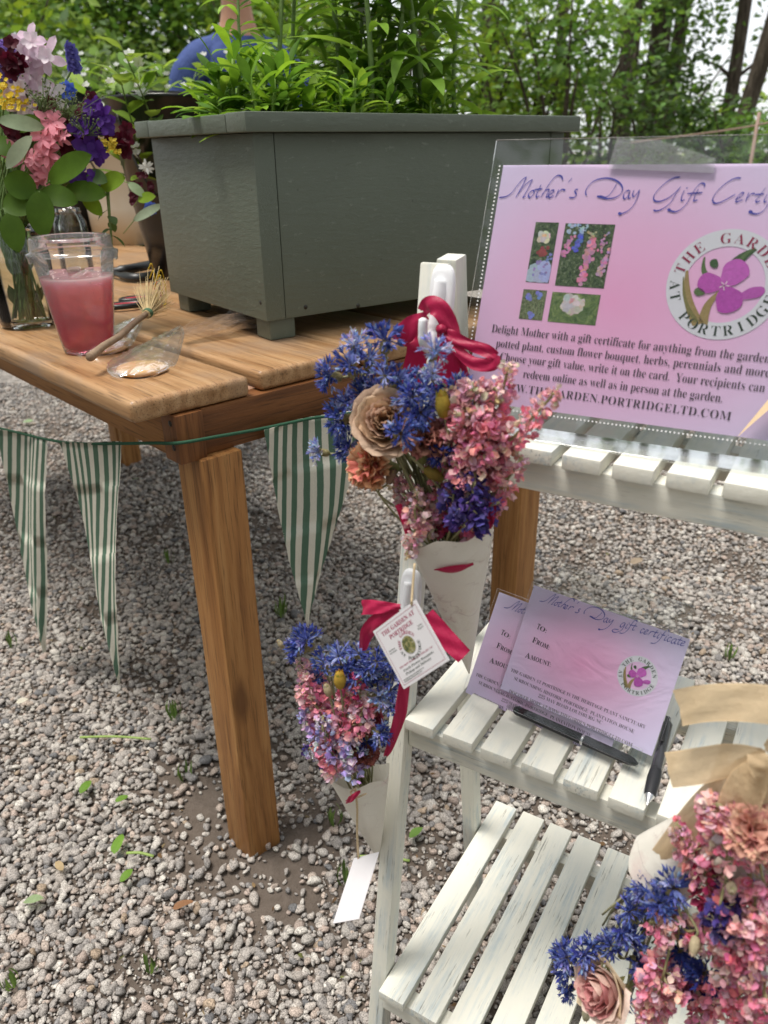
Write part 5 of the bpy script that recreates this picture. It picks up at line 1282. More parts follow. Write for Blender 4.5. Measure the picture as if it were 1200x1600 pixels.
# ------------------------------------------------------------------ certificate cards in a small acrylic holder, pens
def make_cards():
    O = V((.1075, .614, Z2 + .012)); X, Y, Nn = sheet_axes(math.radians(-39.26), math.radians(31.33)); M = frame(O, X, Y, Nn); W, H = .1579, .1126
    def pl(px, py): q = onpl(px, py, O, Nn) - O; return q.dot(X), q.dot(Y)
    hold = empty('card_holder', O - UZ * .012, 'small clear acrylic easel holding the two certificate cards on the middle shelf', 'card holder')
    b = MB(); x0, x1 = .022, .150
    b.box(M, x0, x1, -.006, .138, -.0065, -.0045, .0005, 1); b.build('back_sheet', acrylic, hold, smooth=False)
    b = MB(); b.box(M, x0, x1, -.008, -.0055, -.0065, .016, .0004, 1); b.build('ledge', acrylic, hold, smooth=False)
    b = MB(); b.box(M, x0, x1, -.008, .008, .016, .0180, .0004, 1); b.build('front_lip', acrylic, hold, smooth=False)
    tp = M @ V((.08, .11, -.0066)); Bv = V((-math.sin(math.radians(-39.26)), math.cos(math.radians(-39.26)), 0)); ft = O + X * .08 + Bv * .125 - UZ * .0115; d = (tp - ft)
    b = MB(); b.box(frame((tp + ft) / 2, X, d.normalized(), X.cross(d.normalized())), -.03, .03, -d.length / 2, d.length / 2, -.001, .001, .0004, 1); b.build('back_strut', acrylic, hold, smooth=False)
    pm = paper_mat('card_print', .072, .055, .10, .075)
    def card(Mc, label):
        c = empty('gift_certificate_card', Mc.translation, label, 'card')
        b = MB(); b.box(Mx.Identity(4), .003, W - .003, .003, H - .003, -.0005, 0, 0); inst('paper', b.build('paper', pm, mesh_only=True, smooth=False), c, Mc)
        b = MB(); b.box(Mx.Identity(4), 0, W, 0, H, -.0008, .0010, .0004, 1); inst('laminate', b.build('laminate', sleeve_m, mesh_only=True, smooth=False), c, Mc)
        return c
    c1 = card(M, 'front lilac gift certificate card in the clear easel, fully in view')
    L = MB(); p0, p1 = pl(843, 939), pl(957, 975); s0, s1 = V((0, 268, 0)), V((1197, 215, 0)); d = V((p1[0] - p0[0], p1[1] - p0[1], 0)); sc = d.length / 1197; an = math.atan2(d.y, d.x)
    def fn(x, y):
        a, b_ = x * sc, -(y - 268 + x * .044 * -1 * -1 + 0) * sc if False else -(y - 268) * sc; return p0[0] + a * math.cos(an) - b_ * math.sin(an), p0[1] + a * math.sin(an) + b_ * math.cos(an)
    for st in SCRIPT['A']: stroke(L, st, fn, 5.5, 15, z=.0003)
    blob(L, 1030, 404, 17, fn, .0003)
    x = 1310
    for ch in 'gift certificate':
        for st in CARDW.get(ch, []): stroke(L, [(a * 1.12 + x, (b_ - 268) * 1.12 + 268) for a, b_ in st], fn, 5.5, 15, z=.0003)
        if ch == 'i': blob(L, x + 46, 182, 7, fn, .0003)
        x += CADV[ch] * 1.14
    h = L.build('heading', ink_blue, mesh_only=True, smooth=False); inst('heading', h, c1, M)
    T = MB()
    for body, a, e, ys in (('THE GARDEN AT PORTRIDGE IS THE HERITAGE PLANT SANCTUARY', (798, 1049), (1008, 1139), .0048), ('SURROUNDING HISTORIC PORTRIDGE  PLANTATION HOUSE', (803, 1062), (990, 1146), .0048), ('225 MAY ROAD LOUISBURG NC', (841, 1089), (940, 1132), .0048), ('DISCOVER MORE AT WWW.THEGARDEN.PORTRIDGELTD.COM', (795, 1082), (987, 1167), .0048)):
        p, q = pl(*a), pl(*e); text(T, body, p[0], p[1], math.hypot(q[0] - p[0], q[1] - p[1]), ys, 'L', math.atan2(q[1] - p[1], q[0] - p[0]), .0003, -.004 if ys > .006 else -.012, yscale=ys)
    for body, a, e in (('TO:', (838, 982), (853, 989)), ('FROM:', (831, 1003), (857, 1015)), ('AMOUNT:', (820, 1027), (860, 1042))):
        p, q = pl(*a), pl(*e); an_ = math.atan2(q[1] - p[1], q[0] - p[0]); Lw = math.hypot(q[0] - p[0], q[1] - p[1]); f1 = .3 if len(body) < 4 else .24 if len(body) < 6 else .2
        text(T, body[0], p[0], p[1], Lw * f1, .0078, 'L', an_, .0003, -.002, yscale=.0078); text(T, body[1:], p[0] + Lw * (f1 + .02) * math.cos(an_), p[1] + Lw * (f1 + .02) * math.sin(an_), Lw * (.98 - f1), .006, 'L', an_, .0003, -.001, yscale=.0062)
    tm = T.build('body_text', ink_dark, mesh_only=True, smooth=False); inst('body_text', tm, c1, M)
    lc = pl(996, 1056); R = .0178
    logo('logo', c1, M, lc[0], lc[1], R, .0002)
    a = MB(); arc_text(a, 'THE GARDEN', lc[0], lc[1], R * .745, 160, 20, R * .26, z=.0004, offset=-.006); arc_text(a, 'AT PORTRIDGE', lc[0], lc[1], R * .93, 188, 345, R * .26, True, z=.0004, offset=-.006); inst('logo_name', a.build('logo_name', ink_green, mesh_only=True, smooth=False), c1, M)
    # second card: behind the first, shifted left
    q = V((*pl(770, 917), 0)); q2 = V((*pl(725, 1086), 0))
    M2 = M @ Mx.Translation((q.x * .5 + q2.x * .5 + .0, q2.y * .5 + (q.y - H) * .5, -.0022)) @ Mx.Rotation(math.radians(-.5), 4, 'Z')
    c2 = card(M2, 'rear lilac gift certificate card, half hidden behind the front one'); inst('heading', h, c2, M2); inst('body_text', tm, c2, M2)
    # pens
    def pen(a, e, label, parts):
        t = empty('pen', a, label, 'pen'); d = (e - a)
        for nm, mt, prof in parts:
            b = MB(); b.lathe(zframe(a, d), [(r, z * d.length) for z, r in prof], 20); b.build(nm, mt, t)
        return t
    gm = plain('smoked_plastic', (.03, .03, .035), .15, .6, .1); sil = plain('silver_trim', (.6, .6, .62), .25, .5, .05, 60, 0, 1.0)
    O2 = O - Y * .002 + Nn * .0104
    def pp(px, py): return onpl(px, py, O2, Nn)
    pen(pp(803, 1108), pp(997, 1194), 'thick black pen lying in the lip of the card holder', [('cap', rubber, [(0, .0005), (.005, .003), (.03, .0044), (.57, .0048), (.57, .0001)]), ('ring', sil, [(.57, .0048), (.571, .0051), (.59, .0051), (.591, .0048)]), ('barrel', rubber, [(.59, .0048), (.93, .0044), (.97, .0032), (1, .0006)])])
    zt = Z2 + .0068
    a, e = onz(1044, 1128, zt + .018), onz(1011, 1258, zt)
    t = pen(a, e, 'smoky black click pen leaning by the right end of the card, tip towards the viewer', [('barrel', gm, [(0, .0026), (.02, .0032), (.03, .0042), (.6, .0046), (.62, .0046)]), ('grip', rubber, [(.60, .0048), (.63, .0052), (.70, .0056), (.8, .0053), (.88, .0048), (.905, .004)]), ('tip', sil, [(.90, .0042), (.95, .0022), (.975, .0012), (1, .0004)]), ('button', sil, [(-.05, .0001), (-.05, .0018), (0, .0018)])])
    d = (e - a); b = MB(); sd = d.cross(UZ).normalized(); b.box(frame(a + d * .16 + UZ * .0058 + sd * .001, d, sd, d.cross(sd)), -d.length * .16, d.length * .16, -.0018, .0018, -.0008, .0008, .0005); b.build('clip', black_plastic, t)
make_cards()

# ------------------------------------------------------------------ dried flowers
def fv(px, py, v): return onpl(px, py, stw(0, v, 0), SY)
CAMV = lambda p: (EYE - V(p)).normalized()
def jit3(a): return V((rnd.uniform(-a, a), rnd.uniform(-a, a), rnd.uniform(-a, a)))
BLUE = [(.075, .10, .36), (.055, .075, .28), (.11, .14, .42), (.17, .21, .47), (.27, .31, .54), (.045, .06, .24)]
PALEB = [(.34, .38, .60), (.22, .27, .55), (.50, .50, .62)]
def corn_head(pal, n=40, r=.0145):
    b = MB()
    for i in range(n):
        z = rnd.uniform(.05, 1); g = rnd.random() * 6.283; q = (1 - z * z) ** .5
        d = V((q * math.cos(g), q * math.sin(g), z * .9)).normalized(); c = rnd.choice(pal); f = rnd.uniform(.7, 1.3); c = tuple(x * f for x in c)
        L = r * rnd.uniform(.75, 1.2); st = V((d.x, d.y, .6)) * .002; e = st + d * L * .62; s_ = d.cross(jit3(1)).normalized(); u_ = d.cross(s_)
        b.leaf(st, d, UZ, L * .75, .0019, rnd.uniform(-.4, .4), .4, 3, c, .5)
        for k in range(4):
            a = k * 1.571 + g; dd = d + (s_ * math.cos(a) + u_ * math.sin(a)) * rnd.uniform(.3, .75)
            b.leaf(e, dd, d, L * rnd.uniform(.35, .6), .0021, rnd.uniform(-.6, .6), .3, 3, tuple(min(1, x * rnd.uniform(.85, 1.3)) for x in c), .6, 0, .4)
    return b.build('bloom', petal_mat, mesh_only=True)
def corn_calyx():
    b = MB(); b.cc = (.33, .28, .14)
    b.lathe(Mx.Identity(4), [(.0008, -.0125), (.0032, -.011), (.0046, -.0075), (.0045, -.004), (.0034, -.0005), (.0022, .001)], 14, cap0=True, jit=lambda g, z: 1 + .05 * math.sin(g * 5 + z * 900))
    for i in range(26):
        a = i * 2.4; z = -.011 + .011 * i / 26; b.leaf((math.cos(a) * .0044, math.sin(a) * .0044, z), (math.cos(a) * .12, math.sin(a) * .12, 1), (math.cos(a), math.sin(a), 0), .004, .003, .1, -.2, 2, rnd.choice([(.36, .31, .15), (.22, .20, .09), (.42, .36, .2)]))
    return b.build('calyx', petal_mat, mesh_only=True)
CH = [corn_head(BLUE, n) for n in (40, 28, 46, 34, 24, 38)]; CP = [corn_head(PALEB, 30) for _ in range(2)]; CD = [corn_head([(.035, .045, .20), (.05, .07, .28)], 34)]
CCX = [corn_calyx() for _ in range(2)]
def stem_to(t, foot, c, d, r=.0009, col=(.26, .25, .13), bow=.01):
    b = MB(); b.cc = col; foot, c, d = V(foot), V(c), V(d).normalized(); L = (c - foot).length
    b.tube(spline([foot, foot.lerp(c, .5) - d * L * .08 + jit3(bow), c - d * L * .16 + jit3(.003), c], 6), r, 6); b.build('stem', stem_mat, t)
def cornflower(c, d, foot, label, group, kind=0, sc=1.0):
    sc *= .74 * rnd.uniform(.82, 1.15); d = V(d).normalized(); t = empty('cornflower', c, label, 'flower', group); M = zframe(c, d, rnd.random() * 6) @ Mx.Diagonal((sc * rnd.uniform(.85, 1.1), sc * rnd.uniform(.85, 1.1), sc * rnd.uniform(.85, 1.15), 1))
    inst('bloom', rnd.choice((CH, CP, CD)[kind]), t, M); inst('calyx', rnd.choice(CCX), t, M); stem_to(t, foot, c - d * .0115 * sc, d); return t
PINK = [(.78, .32, .40), (.82, .42, .47), (.73, .24, .33), (.85, .56, .57)]
PPINK = [(.74, .46, .48), (.70, .36, .42), (.78, .58, .56)]
CRIM = [(.36, .035, .10), (.46, .07, .15), (.54, .14, .20)]
LAV = [(.44, .38, .60), (.56, .52, .68), (.36, .28, .52), (.62, .52, .60)]
PURP = [(.07, .05, .20), (.10, .07, .26), (.05, .03, .14), (.16, .12, .36)]
def larkspur(a, e, r, pal, label, group, foot=None, n=None, tipc=None):
    """spike of crumpled dry florets from a to e, fullest near the bottom"""
    a, e = V(a), V(e); ax_ = e - a; L = ax_.length; d = ax_.normalized(); x = d.orthogonal().normalized(); y = d.cross(x)
    t = empty('larkspur', a, label, 'flower', group); b = MB(); n = n or int(L / .0015 * max(1, r / .010) ** 1.7)
    bend = jit3(.012)
    P = lambda s: a + ax_ * s + bend * (s * (1 - s) * 2)
    for i in range(n):
        s = (i + rnd.random()) / n; g = i * 2.4 + rnd.uniform(-.5, .5); taper = (1 - .62 * s ** 1.6) * (.75 + .25 * min(1, s * 5)); out = x * math.cos(g) + y * math.sin(g)
        rr = r * taper * rnd.uniform(.45, 1.0); c = P(s) + out * rr; fd = out + d * rnd.uniform(-.1, .6) + jit3(.3); pr = min(r * taper, .0095) * rnd.uniform(.5, .85)
        col = rnd.choice(pal if s < .85 or not tipc else tipc); m = rnd.uniform(.8, 1.2); col = tuple(min(1, q * m) for q in col)
        for _ in range(5):
            dd = fd + jit3(1.0); b.leaf(c + jit3(.0015), dd, jit3(1), max(.0045, pr * 1.1), max(.0036, pr * .8), rnd.uniform(-.9, 1.1), rnd.uniform(-.5, .6), 3, tuple(min(1, q * rnd.uniform(.8, 1.25)) for q in col), .55, .14, .55)
        if rnd.random() < .3: b.leaf(c, -out + d * .5, d, .007, .0016, .5, .3, 3, (.35, .32, .18))
    b.build('florets', petal_mat, t)
    b = MB(); b.cc = (.27, .25, .12); pts = [P(s) for s in (0, .25, .5, .75, 1)]
    if foot is not None: pts = [V(foot), V(foot).lerp(a, .55) + jit3(.004)] + pts
    b.tube(spline(pts, 4), .0010, 6); b.build('stem', stem_mat, t)
    return t
def rose(c, d, R, pal, foot, label, group, roll=0, outer=None):
    R *= .76
    t = empty('rose', c, label, 'flower', group); b = MB(); M = zframe(c, d, roll); N_ = 30
    for i in range(N_):
        s = i / (N_ - 1); th = i * 2.39996; rt = R * (.12 + .86 * s ** .85); rb = R * (.05 + .42 * s); h = R * (1.32 - .42 * s); span = .75 + .55 * (1 - s) + rnd.uniform(-.1, .2)
        cu = R * (.02 + .26 * s ** 2) * rnd.uniform(.5, 1.4); ph = rnd.random() * 9; col = rnd.choice(pal if s < .72 or not outer else outer); m = rnd.uniform(.88, 1.12)
        def pf(u, v):
            q = 2 * u - 1; wv = math.sin(math.pi * min(1, .32 + v * .62)) if v < .6 else 1
            g = th + q * span * (.55 + .6 * v) * (1 - .35 * max(0, v - .75) * 4 * abs(q)); ruf = mnoise.noise(V((q * 2.6 + ph, v * 3, ph))) * R * .085 * v ** 2 + math.sin(q * 9 + ph) * R * .02 * v ** 4
            r_ = rb + (rt - rb) * (1 - (1 - v) ** 2.2) + cu * v ** 5 + ruf; z = h * v - cu * .75 * v ** 6 - h * .22 * abs(q) ** 2.5 * v + ruf * .8 - R * .45
            return M @ V((r_ * math.cos(g), r_ * math.sin(g), z))
        edge = tuple(x * m * .86 for x in col)
        b.grid(pf, 12, 9, lambda u, v: tuple(min(1, x * m * (1.0 if v < .9 else 1.08)) for x in col) if rnd.random() < .93 else edge)
    b.build('petals', petal_mat, t)
    b = MB()
    for i in range(5):
        g = i * 1.257 + .4; b.leaf(M @ V((0, 0, -R * .5)), M.to_3x3() @ V((math.cos(g), math.sin(g), .25)), M.to_3x3() @ V((0, 0, -1)), R * .75, R * .22, -.5, .2, 5, (.28, .27, .11))
    b.cc = (.25, .26, .10); b.lathe(M @ Mx.Translation((0, 0, -R * .62)), [(.001, -.004), (R * .16, 0), (R * .22, R * .12), (R * .12, R * .2)], 12, cap0=True); b.build('calyx', petal_mat, t)
    stem_to(t, foot, M @ V((0, 0, -R * .64)), d, .0022, (.2, .2, .08)); return t
def carnation(c, d, R, pal, foot, label, group, cal=(.20, .22, .07)):
    R *= .84
    t = empty('carnation', c, label, 'flower', group); b = MB(); M = zframe(c, d)
    for i in range(58):
        s = (i + .5) / 58; g = i * 2.4; el = 1.5 - 1.35 * s ** .8; dl = V((math.cos(g) * math.cos(el), math.sin(g) * math.cos(el), math.sin(el))); x = dl.cross(UZ + V((.01, 0, 0))).normalized(); y = x.cross(dl); x2 = x; ph = rnd.random() * 9
        L = R * rnd.uniform(.72, 1.08); W = R * rnd.uniform(.45, .7); col = rnd.choice(pal); m = rnd.uniform(.85, 1.15)
        def pf(u, v):
            q = 2 * u - 1; ruf = math.sin(q * 7 + ph) * R * .13 * v ** 2 + mnoise.noise(V((q * 4 + ph, v * 4, 1))) * R * .16 * v; jag = (R * .10 * (int(u * 10) % 2)) if v > .95 else 0
            return M @ (dl * (L * v * (1 - .15 * q * q) - jag) + x2 * (W * q * (.15 + .85 * v)) + y * (ruf - .18 * R * v * v))
        b.grid(pf, 10, 4, lambda u, v: tuple(min(1, k * m * (.85 + .2 * v)) for k in col))
    b.build('petals', petal_mat, t)
    b = MB(); b.cc = cal; b.lathe(M, [(.0015, -R * 1.05), (R * .22, -R * .95), (R * .30, -R * .5), (R * .36, -R * .08), (R * .40, R * .06), (R * .2, R * .02)], 18, cap0=True, jit=lambda g, z: 1 + .03 * math.sin(g * 10)); b.build('calyx', stem_mat, t)
    stem_to(t, foot, M @ V((0, 0, -R * 1.0)), d, .0018, (.17, .18, .07)); return t
def bud(c, d, L, col, foot, label, group):
    t = empty('flower_bud', c, label, 'bud', group); b = MB(); M = zframe(c, d)
    b.cc = col; b.lathe(M, [(.0004, -L * .5), (L * .2, -L * .38), (L * .27, -.05 * L), (L * .2, L * .3), (.0006, L * .5)], 12)
    for i in range(7):
        g = i * .9; b.leaf(M @ V((math.cos(g) * L * .15, math.sin(g) * L * .15, -L * .35)), M.to_3x3() @ V((math.cos(g) * .2, math.sin(g) * .2, 1)), M.to_3x3() @ V((math.cos(g), math.sin(g), 0)), L * .85, L * .3, .35, -.25, 4, tuple(x * rnd.uniform(.75, 1.25) for x in col))
    b.build('petals', petal_mat, t); stem_to(t, foot, M @ V((0, 0, -L * .48)), d, .0009); return t

# ------------------------------------------------------------------ ribbons, hooks, paper cones, tags
def satin(name, c, rough=.34, spec=.5, weave=900):
    k = Mt(name, rough, spec); nz = k.noise(k.n('Mapping', {'Vector': k.co('Object'), 'Scale': (1, 1, 1)}), weave, 2)
    k.base(k.mix(nz, tuple(x * .85 for x in c), tuple(min(1, x * 1.12) for x in c))); k.set('Sheen Weight', .25); k.set('Sheen Roughness', .4); fold = k.noise(k.n('Mapping', {'Vector': k.co('Object'), 'Scale': (70, 70, 18)}), 1.6, 3, .6); k.bump(k.math('ADD', k.math('MULTIPLY', nz, .12), fold), .5, .0022); k.translucent(c, .25); return k.m
red_satin = satin('crimson_satin', (.42, .010, .065), .45, .35)
def sheer():
    k = Mt('tan_ribbon', .65, .2); st = k.attr('st', 'Vector'); th = k.noise(k.n('Mapping', {'Vector': st, 'Scale': (5, 70, 1)}), 2.2, 4, .6); cr = k.noise(k.n('Mapping', {'Vector': st, 'Scale': (7, 2.5, 1)}), 1.8, 4, .6)
    e = k.n('SeparateXYZ', {0: st}).node.outputs['Y']; edge = k.ramp(e, [(.0, 1.25), (.06, 1.0), (.94, 1.0), (1.0, 1.25)])
    c = k.mix(1.0, k.mix(th, (.74, .54, .33), (.92, .75, .50)), edge, 'MULTIPLY'); k.base(c); k.bump(k.math('ADD', k.math('MULTIPLY', th, .4), cr), .8, .003); k.translucent(c, .4)
    x = k.out.inputs[0].links[0].from_socket; y = k.n('MixShader', {0: .07, 1: x, 2: k.n('BsdfTransparent', {'Color': (1, .95, .88, 1)})}); k.nt.links.new(y, k.out.inputs[0]); return k.m
tan_rib = sheer()
def ribbon(mb, pts, widths, v0, across=None, n=9, m=6, curl=.0):
    """pts: (px, py, offset towards the viewer); widths in metres; across: which way the width runs"""
    P = spline([fv(x, y, v0) - SY * o for x, y, o in pts], n); k = len(P); W = [q * .66 for q in widths]; curl *= .25; ph = rnd.random() * 9
    rows = []; us = []
    for i, p in enumerate(P):
        t = (P[min(i + 1, k - 1)] - P[max(i - 1, 0)]).normalized(); view = CAMV(p); s = t.cross(view).normalized(); u = i / (k - 1)
        if across: s = (s * (1 - across * math.sin(u * math.pi)) + view * across * math.sin(u * math.pi * 1.3)).normalized()
        q = u * (len(W) - 1); us.append(u); a = int(min(q, len(W) - 2)); w_ = W[a] + (W[a + 1] - W[a]) * (q - a); nn = s.cross(t)
        for j in range(m + 1): f = j / m - .5; rows.append(p + s * (w_ * f) + nn * (curl * (.25 - f * f) * 4 + .0009 * math.sin(u * 11 + f * 7 + ph) + .0005 * math.sin(f * 17 + ph + u * 3)))
    mb.add(rows, [[i * (m + 1) + j, i * (m + 1) + j + 1, (i + 1) * (m + 1) + j + 1, (i + 1) * (m + 1) + j] for i in range(k - 1) for j in range(m)], None, [(u + .01, j / m) for u in us for j in range(m + 1)])
def vleg(z): return .452 + (.132 / .928) * (z + .012) - .0105
hook_white = plain('white_hook_plastic', (.78, .78, .80), .22, .5, .02)
def hook(px, py, pb, label, scale=1.0):
    """stick-on hook on the front of the leg: rounded plate and a J that comes forward"""
    c = fv(px, py, .56); 
    for _ in range(6): c = fv(px, py, vleg(c.z))
    t = empty('wall_hook', c, label, 'hook'); up = (stw(0, .132, .928)).normalized(); n = SX.cross(up); n = n if n.dot(SY) < 0 else -n; M = frame(c, SX, up, SX.cross(up))
    zs = 1 if SX.cross(up).dot(n) > 0 else -1
    b = MB(); k = 28
    def outl(r, w, h): return [(w * abs(math.cos(a)) ** .6 * (1 if math.cos(a) > 0 else -1), h * abs(math.sin(a)) ** .75 * (1 if math.sin(a) > 0 else -1)) for a in [i * 2 * math.pi / k for i in range(k)]]
    w_, h_ = .0095 * scale, .021 * scale; vs = []
    for z, f in ((.0004, 1.0), (.003, 1.0), (.0048, .92), (.0056, .75)): vs += [M @ V((x * f, y * f, z * zs)) for x, y in outl(1, w_, h_)]
    b.add(vs, [[i * k + j, i * k + (j + 1) % k, (i + 1) * k + (j + 1) % k, (i + 1) * k + j] for i in range(3) for j in range(k)] + [list(range(3 * k, 4 * k))]); b.build('plate', hook_white, t)
    b = MB(); J = [(0, .010, .004), (0, .000, .006), (0, -.014, .0075), (0, -.026, .010), (0, -.0335, .017), (0, -.030, .024), (0, -.021, .0265), (0, -.014, .0265)]
    b.tube(spline([M @ V((x * scale, y * scale, z * scale * zs)) for x, y, z in J], 5), [.006 * scale] * 14 + [.005 * scale] * 14 + [.0046 * scale] * 7 + [.002], 14, squash=.7)
    b.build('prong', hook_white, t); return t
def cone_paper():
    k = Mt('handmade_paper', .8, .2); o = k.co('Object'); n = k.noise(o, 38, 6, .65, .8); veins = k.n('TexVoronoi', {'Vector': k.n('VectorMath', {0: o, 1: k.n('VectorMath', {0: n, 1: (.02, .02, .02)}, operation='MULTIPLY')}, operation='ADD'), 'Scale': 34}, feature='DISTANCE_TO_EDGE')
    c = k.mix(n, (.76, .72, .64), (.84, .81, .745)); blot = k.noise(o, 22, 5, .6); c = k.mix(k.ramp(blot, [(.56, 0.0), (.70, .5)]), c, (.62, .42, .40)); line = k.ramp(veins, [(.006, .5), (.02, 0.0)]); c = k.mix(k.math('MULTIPLY', line, k.ramp(blot, [(.45, 0.0), (.6, .8)])), c, (.35, .24, .24))
    k.base(c); k.bump(n, .5, .002); k.translucent(c, .15); return k.m
cone_mat = cone_paper()
def cone(name, mc, tip, R, label, seed=0, squash=.75, slit=True, slit_ang=None, group=None):
    """rolled paper cone: open mouth, overlapping seam, wavy rim, a slit threaded with ribbon"""
    mc, tip = V(mc), V(tip); t = empty(name, tip, label, 'cone', group); d = (mc - tip); L = d.length; d.normalize()
    x = CAMV(mc).cross(d).normalized(); y = x.cross(d); b = MB(); nu, nv = 56, 22   # y points away from the viewer
    def cf(u, v):
        g = u * 2 * math.pi * 1.12 - math.pi * .42; s = v; r = R * (.02 + .98 * s) * (1 + .035 * (u)) ; rim = 1 + (.030 * math.sin(g * 2 + seed) + .02 * math.sin(g * 5 + seed * 2)) * s
        w_ = 1 + .05 * mnoise.noise(V((math.cos(g) * 2 + seed, math.sin(g) * 2, s * 3)))
        rim *= 1 - .13 * math.sin(g) * s ** 3
        return tip + d * (L * s * rim) + x * (math.cos(g) * r * w_) + y * (math.sin(g) * r * squash * w_)
    b.grid(cf, nu, nv); b.build('paper', cone_mat, t)
    if slit:
        b = MB(); sv = .885; k = 14; rows = []
        for i in range(k + 1):
            g = -math.pi / 2 + (i / k - .5) * .95; r = R * sv * 1.05; p = tip + d * (L * sv * 1.06) + x * math.cos(g) * r + y * math.sin(g) * r * squash; o = (x * math.cos(g) + y * math.sin(g)).normalized()
            hh = .0042 * math.sin(math.pi * min(1, max(.12, i / k)) * .98 + .03); rows += [p + d * hh + o * .0016, p + o * .0026, p - d * hh + o * .0016]
        b.add(rows, [[i * 3 + j, i * 3 + j + 1, i * 3 + j + 4, i * 3 + j + 3] for i in range(k) for j in (0, 1)]); b.build('slit_ribbon', red_satin, t)
    return t
def inside(mc, tip, f=.3, sp=.012):
    return V(mc).lerp(V(tip), f) + jit3(sp)

